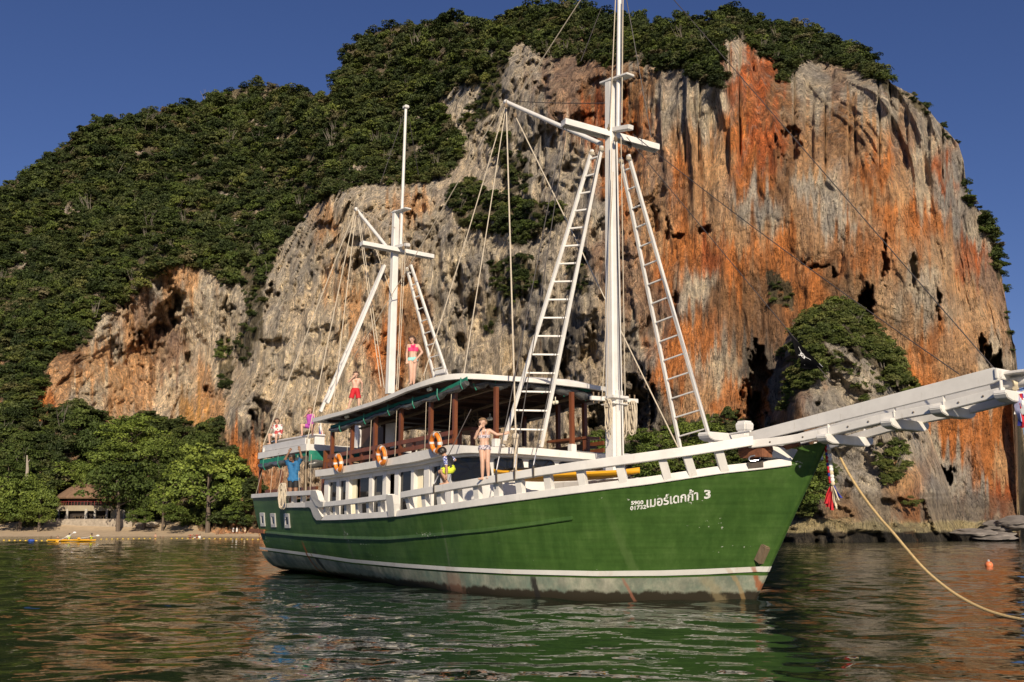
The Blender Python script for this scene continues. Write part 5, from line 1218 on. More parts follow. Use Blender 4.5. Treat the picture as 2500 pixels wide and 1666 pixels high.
# bulkier doubled foot of the main mast
mb = MB(); a = on_b(1502, 1188, 0); c_ = on_b(1500, 955, 0); mb.beam(Vector((a.x + 0.16, 0, a.z)), Vector((c_.x + 0.14, 0, c_.z)), 0.22, 0.10, (1, 0, 0)); mb.build('mast_cheek', WHITE, MAIN, False, 0.01)
mb = MB(); mb.beam(Vector((a.x + 0.225, 0.03, a.z)), Vector((c_.x + 0.2, 0.02, c_.z + 6.5)), 0.022, 0.012, (1, 0, 0)); mb.build('cable', WIRE, MAIN)
# ladders
def ladder(l0, l1, r0, r1, n, t0=0.05, t1=0.97, w=0.075, parent=None, rw=0.05):
    mb = MB(); mb.beam(l0, l1, w, w * 1.1, (1, 0, 0)); mb.beam(r0, r1, w, w * 1.1, (1, 0, 0)); o = mb.build('ladder', WHITE, parent or ship, False, 0.006)
    for k in range(n):
        t = t0 + (t1 - t0) * k / (n - 1); a, c = l0 + (l1 - l0) * t, r0 + (r1 - r0) * t; d = (c - a).normalized(); mb = MB(); mb.beam(a - d * 0.03, c + d * 0.03, rw, rw * 0.8); mb.build('rung', WHITE, o, False, 0.004)
    return o
ladder(on_b(1227, 1090, 2.15), on_b(1446, 366, 0.35), on_b(1321, 1092, 1.35), on_b(1469, 357, 0.33), 16, 0.055, 0.965)
ladder(on_b(1664, 1110, -2.6), on_b(1515, 385, -0.4), on_b(1738, 1090, -2.6), on_b(1534, 378, -0.42), 15, 0.06, 0.955, rw=0.045)
ladder(on_b(782, 1006, 2.55), on_b(936, 650, 0.3), on_b(799, 985, 2.55), on_b(939, 648, 0.3), 12, 0.06, 0.94, 0.085)
ladder(on_b(1061, 925, -1.5), on_b(993, 653, -0.3), on_b(1092, 917, -1.5), on_b(1003, 647, -0.32), 9, 0.08, 0.94, 0.075, rw=0.04)
a, c = on_b(1063, 912, -1.4), on_b(1090, 906, -1.4); mb = MB(); mb.beam(a, c, 0.12, 0.17); mb.build('ladder_foot', WHITE, ship, False, 0.03)

# floodlight on the main crosstree, blocks at the gaff ends, lashings where the ladders are tied, bolts
p = on_b(1537, 345, -0.55); mb = MB(); mb.box(p, (0.10, 0.22, 0.13), 0.3); mb.box(p - Vector((0, 0, 0.13)), (0.03, 0.12, 0.12)); mb.build('floodlight', IRON, MAIN, False, 0.01)
for par, q in ((MAIN, (1236, 258)), (MAIN, (1258, 282)), (MAIN, (1486, 318)), (AFT, (872, 520)), (AFT, (985, 606)), (MAIN, (1503, 340))):
    c = on_b(*q, 0.14); mb = MB(); mb.ball(c, 0.06, 8, 6, (0.6, 1, 1.4)); mb.tube([c + Vector((0, 0, 0.06)), c + Vector((0, 0, 0.16))], 0.012, 5); mb.build('block', OLDWOOD, par, True)
for x, y, b_ in ((1446, 376, 0.36), (1469, 366, 0.34), (1516, 395, -0.4), (1535, 388, -0.42), (937, 655, 0.3), (994, 660, -0.3), (1231, 1080, 2.13), (1318, 1080, 1.36)):
    c = on_b(x, y, b_); mb = MB()
    for k in range(3): mb.torus(c + Vector((0, 0, 0.03 * k - 0.03)), 0.062, 0.013, (0.1, 0.1, 1), 10, 5)
    mb.build('lashing', ROPE, ship, True)
# ---- bowsprit platform
def bw(x): return float(np.interp(x, [1826, 1924, 2007, 2168, 2286, 2440, 2560], [1.07, 0.76, 0.60, 0.49, 0.45, 0.41, 0.40]))
def on_vplane(px, py, x0, b0, x1, b1):
    """ship point on the upright plane through two places given as (forward, starboard)"""
    d = ray(px, py); o_ = C0 - BOW; A = np.array([o_ @ FWD, o_ @ STB]); D = np.array([d @ FWD, d @ STB]); n_ = np.array([b1 - b0, -(x1 - x0)])
    t = (np.array([x0, b0]) - A) @ n_ / (D @ n_); return loc(C0 + d * t)
BEAM = [(1826, 1085), (1924, 1074.5), (2007, 1057.5), (2168, 1017.5), (2286, 996.5), (2447, 955.5)]
mb = MB(); Pb = [on_b(x, y, bw(x)) for x, y in samp(BEAM, 24)]; Pb = smooth_path(Pb, 2)
mb.sweep([[p + Vector((0, 0, -0.075)), p + Vector((0, 0, 0.075)), p + Vector((0, 0.11, 0.075)), p + Vector((0, 0.11, -0.075))] for p in Pb])
beam_o = mb.build('bowsprit_beam', WHITE, ship, False, 0.01); mirrored(mb).build('bowsprit_beam', WHITE, ship, False, 0.01)
OUT_ = [(1827, 1056), (1829, 1064), (1834, 1072), (1841, 1076.5), (1850, 1077)] + [(x, 1077 + (941 - 1077) * (x - 1850) / (2407 - 1850)) for x in (1940, 2040, 2140, 2240, 2340, 2407)] + [(2425, 935.5), (2437, 929), (2443, 919), (2441, 907), (2434, 900), (2424, 897.5)] + [(x, 1053 + (897.5 - 1053) * (x - 1836) / (2424 - 1836)) for x in (2340, 2240, 2140, 2040, 1940, 1836)]
mb = MB(); mb.prism([on_vplane(x, y, 1.1, 0.66, 5.6, 0.42) for x, y in OUT_], Vector((0, 0.06, 0))); mb.build('side_board', WHITE, ship, False, 0.008); mirrored(mb).build('side_board', WHITE, ship, False, 0.008)
for x, y0, y1 in ((2024, 1036, 1058), (2185, 996, 1018), (2306, 967, 995), (2446, 928, 955)):
    p, q = on_b(x, y1, bw(x) - 0.02), on_b(x, y0, bw(x) - 0.02); mb = MB(); mb.beam(p, Vector((p.x, p.y, q.z)), 0.015, 0.07, (0, 1, 0)); mb.build('board_bracket', WHITE, ship); mirrored(mb).build('board_bracket', WHITE, ship)
def cross_plank(pl, pr, w=0.22, h=0.085, name='cross_plank', ext=0.06):
    p, q = Vector(pl), Vector(pr); d = (q - p).normalized(); fw = Vector((0, 0, 1)).cross(d).normalized(); fw = fw if fw.x > 0 else -fw; L_ = (q - p).length; u = Vector((0, 0, 1))
    o_ = [(-ext, 1), (-ext - 0.02, 0.3), (-ext + 0.03, -0.55), (0.12, -1), (L_ - 0.12, -1), (L_ + ext - 0.03, -0.4), (L_ + ext, 0.4), (L_ + ext - 0.02, 1)]
    mb = MB(); mb.prism([p + d * a + u * b * h - fw * w / 2 for a, b in o_], fw * w); return mb.build(name, WHITE, ship, False, 0.012)
for x in (1880, 1960, 2070, 2120, 2230, 2340, 2400):
    c = on_b(x, float(np.interp(x, [q[0] for q in BEAM], [q[1] for q in BEAM])), bw(x) + 0.004); mb = MB(); mb.ball(c, 0.018, 8, 6); mb.build('bolt', IRON, ship, True)
for (l, r, b0) in (((2012, 1069), (2116, 1084), 0.68), ((2171, 1034), (2248, 1045), 0.54), ((2290, 1004), (2362, 1012), 0.50), ((2440, 966), (2520, 978), 0.46)):
    m = on_b((l[0] + r[0]) / 2 + 1, (l[1] + r[1]) / 2, 0); cross_plank((m.x, -b0, m.z), (m.x, b0, m.z))
g0, g1 = on_b(2425, 946, 0), on_b(2500, 931, 0); mb = MB(); mb.tube([g0, g1, g1 + (g1 - g0).normalized() * 2.2], [0.10, 0.095, 0.08], 12); mb.build('bowsprit_spar', WHITE, ship, True)
p = on_b(2465, 918, 0); mb = MB(); mb.box(p, (0.05, 0.9, 0.17), 0); mb.box(p + Vector((0.2, 0, 0.02)), (0.45, 0.5, 0.05)); mb.build('end_board', WHITE, ship, False, 0.01)
mb = MB(); a, c = on_b(2030, 1062, 0), on_b(2450, 958, 0); mb.beam(a, c, 0.16, 0.05); mb.build('foot_plank', WHITE_O, ship)
# cathead, cross beam, bitt, pipe
m = on_b(1775, 1071, 0.55); cross_plank((m.x - 0.03, m.y - 0.62, m.z + 0.01), (m.x - 0.03, 1.2, m.z + 0.01), 0.30, 0.085, 'cathead', 0.04)
p, q = on_b(1852, 1102, 0.75), on_b(1934, 1112, -0.02); cross_plank(p, q, 0.28, 0.11, 'cross_beam', 0.05)
p = on_b(1818, 1075, -0.05); mb = MB(); q = on_b(1818, 1050, -0.05)
def sq(c, r): return [c + Vector(v) for v in ((-r, -r, 0), (r, -r, 0), (r, r, 0), (-r, r, 0))]
mb.sweep([sq(p, 0.10), sq(q - Vector((0, 0, 0.05)), 0.10), sq(q, 0.135), sq(q + Vector((0, 0, 0.10)), 0.145), sq(q + Vector((0, 0, 0.17)), 0.125), sq(q + Vector((0, 0, 0.185)), 0.09)]); mb.build('bitt', WHITE, ship, False, 0.03)
mb = MB(); mb.tube([on_b(1757, 1064, 0.55), on_b(1832, 1053, 0.75)], 0.022, 8); mb.build('hand_rail', WHITE, ship, True)
# fairlead, plate, log, ropes' bits at the bow
p = on_hull(1842, 1119, 0.05); mb = MB(); t = (on_hull(1855, 1117, 0.05) - on_hull(1828, 1121, 0.05)).normalized(); mb.tube([p + t * 0.11 * math.copysign(min(1, abs(math.cos(a)) ** 0.5), math.cos(a)) + Vector((0, 0, 0.05 * math.sin(a))) for a in np.linspace(0, 2 * math.pi, 25)[:-1]], 0.015, 6, closed=True); mb.build('fairlead', STEEL, ship, True)
P = [on_hull(x, y, 0.06) for x, y in ((1825, 1129), (1863, 1124), (1864, 1141), (1827, 1145))]; mb = MB(); mb.prism(P, Vector((-0.05, 0.05, 0))); mb.build('bow_plate', simple('grey_brown_plate', (0.13, 0.11, 0.09), 0.7, 0.3, 14), ship)
mb = MB(); a, c = on_b(1908, 1096, 0.25), on_b(1952, 1084, 0.2); mb.tube([a, c], 0.05, 10); mb.build('log_fender', RUSTWOOD, ship, True)
p = on_b(1997, 1115, -0.25); mb = MB(); mb.tube([p + Vector((0, 0, 0.11)), p + Vector((0, 0, 0.03)), p - Vector((0, 0, 0.06)), p - Vector((0, 0, 0.09))], [0.03, 0.085, 0.10, 0.05], 10); mb.build('bow_roller', simple('pale_blue_white', (0.62, 0.66, 0.72), 0.4), ship, True)
mb = MB(); p = on_hull(1845, 1108, -0.35); mb.box(p, (0.55, 0.30, 0.16)); mb.tube([p + Vector((-0.3, -0.1, 0.05)), p + Vector((0.3, 0.1, 0.1))], 0.10, 8); mb.build('windlass', RUSTWOOD, ship)
# hatch coaming forward of the house
mb = MB(); mb.box((-2.9, 0, z_deck(3) + 0.21), (3.0, 3.5, 0.36)); mb.build('hatch', WHITE_O, ship, False, 0.02)
# ================================================================== RIGGING (parts of the boat)
def line(name, a, b, r=0.014, m_=None, sag=0.0, parent=None, n=10):
    p, q = (on_b(*a) if len(a) == 3 and not isinstance(a, Vector) else a), (on_b(*b) if len(b) == 3 and not isinstance(b, Vector) else b)
    pts = [p + (q - p) * t + Vector((0, 0, -sag * 4 * t * (1 - t))) for t in np.linspace(0, 1, n if sag else 2)]
    mb = MB(); mb.tube(pts, r, 6); return mb.build(name, m_ or ROPE, parent or ship, True)
for a, b, r, s in (((1259, 245, 0), (1515, -150, 0), 0.016, 0), ((1227, 253, 0), (830, 925, 0.4), 0.014, 0.15), ((1233, 262, 0), (1034, 918, 1.6), 0.015, 0.1), ((1235, 262, 0), (1130, 928, 2.4), 0.014, 0.05),
                   ((1236, 262, 0), (1259, 1062, 2.6), 0.02, 0), ((1258, 284, 0), (1655, 1092, -2.2), 0.018, 0), ((1503, -10, 0.15), (1489, 312, 0.15), 0.013, 0), ((1521, -10, 0.1), (1518, 300, 0.1), 0.014, 0), ((1516, 335, 0.25), (1526, 965, 0.3), 0.011, 0),
                   ((1494, 345, 0.25), (1483, 968, 0.3), 0.010, 0), ((1497, 420, 0.25), (1470, 970, 0.4), 0.010, 0.1),
                   ((867, 513, 0), (643, 1086, 2.3), 0.017, 0), ((867, 515, 0), (751, 1072, 2.4), 0.016, 0), ((868, 530, 0), (812, 1003, 2.7), 0.015, 0), ((873, 525, 0), (930, 944, 1.4), 0.014, 0), ((878, 535, 0), (938, 948, 1.1), 0.013, 0), ((886, 520, 0), (958, 724, 0.2), 0.012, 0),
                   ((985, 598, 0), (968, 952, 0.4), 0.014, 0), ((990, 600, 0), (972, 950, 0.3), 0.012, 0), ((876, 512, 0), (964, 556, 0.1), 0.012, 0.05)):
    line('halyard', a, b, r, ROPE, s)
for a, b, r, s in (((1545, 328, 0), (2342, 914, 0.3), 0.010, 0.1), ((1515, -150, 0), (2426, 899, 0.3), 0.010, 0), ((1530, 335, 0), (2028, 932, 0.4), 0.009, 0), ((1512, -100, 0), (1590, 335, -0.5), 0.011, 0), ((1250, 247, 0), (1478, 252, 0.1), 0.011, 0.03),
                   ((985, 282, 0), (929, 448, 0.8), 0.010, 0), ((998, 286, 0), (1022, 428, -0.8), 0.010, 0), ((1468, 20, 0), (1418, 150, 0.9), 0.009, 0)):
    line('stay', a, b, r, WIRE, s)
for a, b in (((907, 1016, 2.62), (902, 1128, 2.72)), ((969, 995, 2.62), (964, 1115, 2.72)), ((1041, 974, 2.62), (1037, 1100, 2.72)), ((850, 1040, 2.62), (846, 1142, 2.72)), ((1103, 950, 2.6), (1094, 1092, 2.72)), ((649, 1117, 2.46), (625, 1206, 2.5)), ((667, 1115, 2.47), (660, 1206, 2.6)), ((696, 1110, 2.47), (677, 1208, 2.7)), ((748, 1070, 2.5), (746, 1204, 2.9)), ((727, 1112, 2.5), (731, 1205, 2.8)), ((760, 1110, 2.5), (757, 1205, 2.9))):
    line('lashing', a, b, 0.007, ROPE)
for (x, y0, y1, bb), top in (((1212, 1150, 1180, 3.72), (1376, 312, 1.25)), ((1256, 1144, 1172, 3.62), (1383, 314, 1.2)), ((1302, 1138, 1167, 3.5), (1470, 342, 0.25)), ((1059, 1184, 1206, 3.8), (1150, 1000, 2.7))):
    p = on_hull(x, y0, 0.075); q = on_hull(x, y1, 0.075); mb = MB(); mb.beam(q, p, 0.05, 0.015, (0, 1, 0)); cp = mb.build('chain_plate', IRON, ship)
    line('shroud', p, on_b(*top), 0.011, WIRE)
    d = (on_b(*top) - p).normalized(); mb = MB(); mb.tube([p, p + d * 0.10, p + d * 0.32], [0.010, 0.016, 0.011], 6); mb.build('bottle_screw', STEEL, cp)
p = on_b(1259, 1066, 2.6); mb = MB(); mb.ball(p, 0.085, 8, 6); mb.tube([p, p - Vector((0, 0, 0.4)), p - Vector((0, 0.02, 0.78))], [0.06, 0.045, 0.04], 7); mb.tube([p - Vector((0, 0, 0.75)), on_b(1246, 1152, 2.9)], 0.016, 6); mb.tube([p - Vector((0, 0, 0.75)), on_b(1266, 1154, 2.7)], 0.016, 6); mb.build('rope_tackle', ROPE, ship, True)

# ================================================================== THINGS ON AND ABOUT THE BOAT
def ship_empty(name, v, rz=0.0):
    return empty(name, tuple(world(v)), -PSI + rz)
def rope_coil(v, length, width, loops, seed, label):
    rng = random.Random(seed); t = ship_empty('rope_coil', v); mb = MB()
    for k in range(loops):
        L_, W_ = length * rng.uniform(0.7, 1.1), width * rng.uniform(0.5, 1.1); ox, oy = rng.uniform(-0.06, 0.06), rng.uniform(-0.05, 0.05)
        mb.tube([Vector((ox + W_ / 2 * math.sin(a), oy + 0.03 * math.sin(2 * a + k), -L_ / 2 + L_ / 2 * math.cos(a))) for a in np.linspace(0, 2 * math.pi, 19)[:-1]], 0.014, 5, closed=True)
    mb.build('loop', ROPE, t, True); mb = MB()
    for k in range(3): mb.torus(Vector((0, 0, -0.12 - 0.03 * k)), 0.055, 0.014, (0, 0, 1), 12, 5)
    mb.build('lashing', ROPE, t, True)
    return tag(t, label, 'rope', 'rope coils hanging about the boat')
rope_coil(on_b(1484, 975, 0.35), 0.95, 0.20, 6, 1, 'pale rope coil hanging on the left side of the tall main mast')
rope_coil(on_b(1524, 978, -0.25), 0.85, 0.20, 6, 2, 'pale rope coil hanging just right of the main mast')
rope_coil(on_b(1542, 980, -0.5), 0.80, 0.22, 8, 3, 'bushy pale rope coil at the right end of the mast pin rail')
rope_coil(on_b(690, 1180, 3.12), 0.75, 0.34, 10, 4, 'coiled pale rope draped over the stern rail near the bollard')

def lifebuoy(px, py, label, tilt=0.0):
    v = on_b(px, py, 2.84); t = ship_empty('lifebuoy', v); t.rotation_euler[0] = 0
    Rm, r = 0.205, 0.062; mb = MB(); mb.torus((0, 0, 0), Rm, r, (0.06, 1, 0.12), 32, 10); mb.build('ring', ORANGE, t, True)
    ax = Vector((0.06, 1, 0.12)).normalized(); a = ax.orthogonal().normalized(); b_ = ax.cross(a)
    for k in range(4):
        c0 = math.pi / 4 + tilt + k * math.pi / 2; mb = MB(); pts = [(a * math.cos(c0 + d) + b_ * math.sin(c0 + d)) * Rm for d in np.linspace(-0.15, 0.15, 5)]
        mb.tube(pts, r + 0.004, 10); mb.build('band', REFL, t, True)
    mb = MB(); pts = []
    for i in range(48):
        u = 2 * math.pi * i / 48 + math.pi / 4 + tilt; rad = Rm + r + 0.008 + 0.03 * abs(math.sin(2 * (u - math.pi / 4 - tilt))); pts.append((a * math.cos(u) + b_ * math.sin(u)) * rad)
    mb.tube(pts, 0.008, 5, closed=True); mb.build('grab_line', ROPE, t, True)
    return tag(t, label, 'lifebuoy', 'orange lifebuoys along the upper deck rail')
lifebuoy(1064, 1082, 'orange ring lifebuoy on upper deck rail just above the crouching boy', 0.1)
lifebuoy(932, 1113, 'orange ring lifebuoy hanging midway along the brown upper deck rail', 0.3)
lifebuoy(826, 1131, 'orange ring lifebuoy nearest the stern beside the green poop curtain', 0.0)

def kayak_mesh(L_, W_, H_, name='hull', mat_=None, parent=None):
    mb = MB(); loops = []
    for i in range(25):
        t = i / 24; x = (t - 0.5) * L_; k = (1 - abs(2 * t - 1) ** 2.4) ; w_ = max(W_ * 0.5 * k ** 0.7, 0.01); rise = 0.10 * abs(2 * t - 1) ** 3
        loops.append([Vector((x, w_ * math.cos(a), rise + H_ * (0.5 + 0.5 * math.sin(a)) * (0.55 + 0.45 * k) - (0.05 * k if math.sin(a) > 0.6 else 0))) for a in np.linspace(0, 2 * math.pi, 13)[:-1]])
    mb.sweep(loops); return mb.build(name, mat_ or YELLOW, parent, True)
def kayak(a, b, z, label, group=None, w_=0.66, h=0.23, col=None):
    p, q = ship_z(*a, z), ship_z(*b, z); d = q - p; t = ship_empty('kayak', (p + q) / 2, math.atan2(d.y, d.x)); L_ = d.length
    kayak_mesh(L_, w_, h, 'hull', col or YELLOW, t)
    for s in (-0.2, 0.14):
        mb = MB(); mb.tube([Vector((s * L_ + 0.34 * math.cos(u), 0.22 * math.sin(u), h * 0.99)) for u in np.linspace(0, 2 * math.pi, 21)[:-1]], 0.02, 6, closed=True); mb.build('cockpit_rim', RUBBER, t, True)
    mb = MB(); mb.tube([Vector((-0.42 * L_, 0.05, h * 0.9)), Vector((-0.33 * L_, -0.1, h)), Vector((-0.25 * L_, 0.12, h))], 0.012, 5); mb.build('deck_cord', RUBBER, t, True)
    return tag(t, label, 'kayak', group)
kayak((1236, 1181), (1562, 1168), 2.44, 'long yellow kayak lying on the foredeck behind the white rail')
kayak((1205, 1166), (1410, 1160), 2.62, 'short yellow kayak lying on the hatch under the front cabin windows', None, 0.52, 0.18)

# ---- flags
BLACK = simple('black_cloth', (0.006, 0.006, 0.007), 0.95, 0.2); BLACK.node_tree.nodes['Principled BSDF'].inputs['Specular IOR Level'].default_value = 0.05; REDC = simple('red_cloth', (0.55, 0.02, 0.03), 0.85, 0.2, 14); BLUEC = simple('blue_cloth', (0.035, 0.045, 0.30), 0.85, 0.2, 14); WHITEC = simple('white_cloth', (0.78, 0.77, 0.74), 0.85, 0.08, 14); CREAMC = simple('cream_cloth', (0.66, 0.56, 0.38), 0.9, 0.15, 14); LILACC = simple('lilac_cloth', (0.42, 0.42, 0.62), 0.9, 0.15, 14)
def jolly_roger():
    A, B, C_, D = on_b(1924, 811, 0.42), on_b(2012, 899, 0.40), on_b(1963, 903, 0.32), on_b(1945, 862, 0.55)
    t = ship_empty('pirate_flag', A)
    def S(u, v):                                                    # u along the hoist, v down the fly
        e0 = A + (B - A) * u; e1 = D + (C_ - D) * u; f = 0.05 * math.sin(9 * u + 5 * v) * v; return e0 + (e1 - e0) * v + Vector((f, -f * 0.5, -0.06 * v * math.sin(math.pi * u))) - A
    n, m_ = 22, 12; mb = MB(); mb.sweep([[S(i / n, j / m_) for j in range(m_ + 1)] for i in range(n + 1)], False, False); mb.build('cloth', BLACK, t, True)
    nr = (B - A).cross(D - A).normalized(); nr = nr if nr.y < 0 else -nr
    def stroke(pts, wd):
        mb_ = MB(); L_ = []
        for i, (u, v) in enumerate(pts):
            du = (pts[min(i + 1, len(pts) - 1)][0] - pts[max(i - 1, 0)][0], pts[min(i + 1, len(pts) - 1)][1] - pts[max(i - 1, 0)][1]); l = math.hypot(*du); px_, py_ = -du[1] / l * wd, du[0] / l * wd
            L_.append([S(u - px_, v - py_) + nr * 0.012, S(u + px_, v + py_) + nr * 0.012])
        mb_.sweep(L_, False, False); return mb_
    for pts, wd in (([(0.28, 0.75), (0.45, 0.5), (0.72, 0.28)], 0.011), ([(0.30, 0.25), (0.5, 0.52), (0.74, 0.74)], 0.011), ([(0.40, 0.40), (0.47, 0.36), (0.54, 0.42), (0.53, 0.60), (0.44, 0.62), (0.39, 0.50), (0.42, 0.40)], 0.02), ([(0.88, 0.03), (0.98, 0.03)], 0.02)):
        stroke(pts, wd).build('emblem', WHITEC, t, False)
    tag(t, 'black pirate flag with white skull and crossed bones hanging from the forestay', 'flag')
jolly_roger()
def thai_flag():
    p, q = on_b(792, 1086, 1.0), on_b(782, 1030, 1.0); t = ship_empty('striped_flag', p); mb = MB(); mb.tube([Vector(), q - p], 0.018, 6); mb.build('pole', WHITE, t, True)
    W_ = [('red_stripe', REDC), ('white_stripe', WHITEC), ('blue_stripe', BLUEC), ('blue_stripe', BLUEC), ('white_stripe', WHITEC), ('red_stripe', REDC)]
    top, bot = (q - p) * 0.94, (q - p) * 0.05
    for k, (nm, m_) in enumerate(W_):
        mb = MB(); L_ = []
        for i in range(9):
            v = i / 8; row = []
            for f in (k / 6, (k + 1) / 6):
                hang = top + (bot - top) * v; row.append(hang + Vector((-0.36 * f * (0.35 + 0.65 * v), 0.03 * math.sin(14 * f + 3 * v), -0.12 * f)))
            L_.append(row)
        mb.sweep(L_, False, False); mb.build(nm, m_, t, True)
    tag(t, 'red white and blue striped flag drooping from a white pole at the poop', 'flag')
thai_flag()
# ---- garlands at the bow
def garland():
    a, b_ = on_b(2020, 1090, -0.05), on_b(2031, 1183, -0.05); t = ship_empty('bow_garland', a); d = b_ - a; n = 22; cols = [REDC, WHITEC, BLUEC, CREAMC, REDC, WHITEC]
    for k in range(n):
        f = (k + 0.5) / n; mb = MB(); sd_ = 0.022 if k % 2 else -0.022; mb.ball(d * f + Vector((sd_, 0, 0)), 0.043, 8, 6, (1, 1, 1.15)); mb.build('knot', cols[(k * 5) % 6], t, True)
    mb = MB(); mb.tube([Vector((0, 0, 0.12)), d * 0.5, d], 0.03, 6); mb.build('braid', LILACC, t, True)
    def ribbon(p0, p1, wd, m_, ph):
        mb_ = MB(); L_ = []
        for i in range(9):
            f = i / 8; c = p0 + (p1 - p0) * f; ww = wd * (0.35 + 0.65 * f); L_.append([c + Vector((-ww, 0.02 * math.sin(6 * f + ph), 0)), c + Vector((-ww * 0.3, 0.05 * f, 0)), c + Vector((ww * 0.3, -0.03 * f, 0)), c + Vector((ww, 0.02 * math.cos(5 * f + ph), 0))])
        mb_.sweep(L_, False, False); mb_.build('ribbon', m_, t, True)
    for k, (x, y, m_) in enumerate(((2022, 1238, REDC), (2030, 1246, REDC), (2015, 1230, REDC), (2036, 1228, CREAMC), (2042, 1242, CREAMC), (2048, 1222, CREAMC), (2054, 1216, BLUEC), (2040, 1236, CREAMC))):
        ribbon(d * 0.97, on_b(x, y, -0.05 + 0.02 * (k % 3)) - a, 0.05 if m_ is REDC else 0.03, m_, k)
    tag(t, 'braided red white and blue garland with red tassel hanging under the bow', 'garland')
    a = on_b(2462, 940, 0.1); t = ship_empty('scarf_bundle', a)
    for k, (x0, y0, x1, y1, wd, m_) in enumerate(((2476, 928, 2484, 960, 0.05, CREAMC), (2482, 955, 2496, 1030, 0.07, LILACC), (2486, 962, 2478, 1012, 0.03, WHITEC), (2490, 962, 2500, 1045, 0.05, REDC), (2492, 962, 2494, 1040, 0.05, BLUEC), (2488, 958, 2505, 1012, 0.06, WHITEC), (2486, 952, 2530, 940, 0.03, BLUEC))):
        p0, p1 = on_b(x0, y0, 0.12) - a, on_b(x1, y1, 0.12 + 0.02 * (k % 2)) - a; mb = MB(); L_ = []
        for i in range(9):
            f = i / 8; c = p0 + (p1 - p0) * f; L_.append([c + Vector((-wd, 0.03 * math.sin(7 * f + k), 0)), c + Vector((0, -0.03, 0)), c + Vector((wd, 0.03 * math.cos(6 * f + k), 0))])
        mb.sweep(L_, False, False); mb.build('scarf', m_, t, True)
    tag(t, 'bundle of pale blue white and red scarves tied at the bowsprit tip', 'scarves')
garland()
# ---- anchor rope
ap = [(2040, 1093), (2062, 1140), (2092, 1190), (2122, 1232), (2152, 1270), (2180, 1300), (2215, 1343), (2252, 1386), (2290, 1420), (2330, 1450), (2372, 1474), (2412, 1492), (2456, 1505), (2500, 1513.5), (2530, 1519)]
Ys = np.interp(np.linspace(0, 1, len(ap)), [0, 1], [18.9, 15.2])
PW = [Vector(at_depth(np.array(float(x)), np.array(float(y)), Y_)) for (x, y), Y_ in zip(ap, Ys)]
mb = MB(); PS_ = []
for i in range(len(PW) - 1):
    for k in range(4): PS_.append(PW[i].lerp(PW[i + 1], k / 4))
PS_ = smooth_path(PS_ + [PW[-1], PW[-1] + Vector((0.6, -0.8, -0.25))], 3); mb.tube(PS_, 0.024, 8)
tag(mb.build('anchor_rope', ROPET, None, True), 'thick tan anchor rope curving from the bow down to the water', 'rope')

# ================================================================== ON THE WATER
def buoy():
    x, y = 2415.0, 1386.0; p = at_z(np.array(x), np.array(y), 0.0); t = empty('mooring_buoy', tuple(p)); r = 9.0 * p[1] / F_PX
    mb = MB(); mb.ball((0, 0, r * 0.62), r, 16, 12); mb.build('float', simple('salmon_plastic', (0.80, 0.22, 0.08), 0.5, 0.1, 6), t, True); mb = MB(); mb.tube([(0, 0, r * 1.5), (0, 0, r * 1.75)], r * 0.25, 10); mb.torus((0, 0, r * 1.8), r * 0.2, r * 0.06); mb.build('top_eye', simple('white_cap', (0.7, 0.7, 0.7), 0.5), t, True)
    tag(t, 'small round orange buoy floating right of the anchor rope', 'buoy')
buoy()
FLY = simple('float_yellow', (0.75, 0.50, 0.06), 0.5, 0.1)
def float_line():
    t = empty('float_line', (0, 0, 0)); mbf = MB(); mbf.ball((0, 0, 0.0), 0.12, 8, 6, (1.35, 1, 0.8)); proto = None; rng = random.Random(4); pts = []
    for x in np.arange(-30, 640, 13.2):
        p = at_z(np.array(float(x)), np.array(1319.5 + 1.5 * math.sin(x / 90) - 3.0 * (x > 240)), 0.0); pts.append(Vector(p))
        if 130 < x < 240 or rng.random() < 0.08: continue
        if proto is None: proto = mbf.build('float', FLY, t, True); o = proto
        else: o = proto.copy(); COL.objects.link(o); o.parent = t
        o.location = p; o.rotation_euler[2] = rng.uniform(-0.4, 0.4)
    mb = MB(); mb.tube([p + Vector((0, 0, -0.02)) for p in pts], 0.02, 4); mb.build('cord', ROPE, t)
    tag(t, 'line of small yellow floats across the water in front of the beach', 'float line')
float_line()
p = at_z(np.array(75.0), np.array(1322.0), 0.0); mb = MB(); mb.ball((0, 0, 0.1), 0.28, 10, 7, (1.3, 0.8, 0.62)); mb.ball((0.3, 0, 0.1), 0.17, 8, 6); o = mb.build('float_bag', simple('blue_plastic', (0.02, 0.07, 0.35), 0.5), None, True); o.location = p; tag(o, 'blue float bag on the water left of the yellow kayaks', 'float')

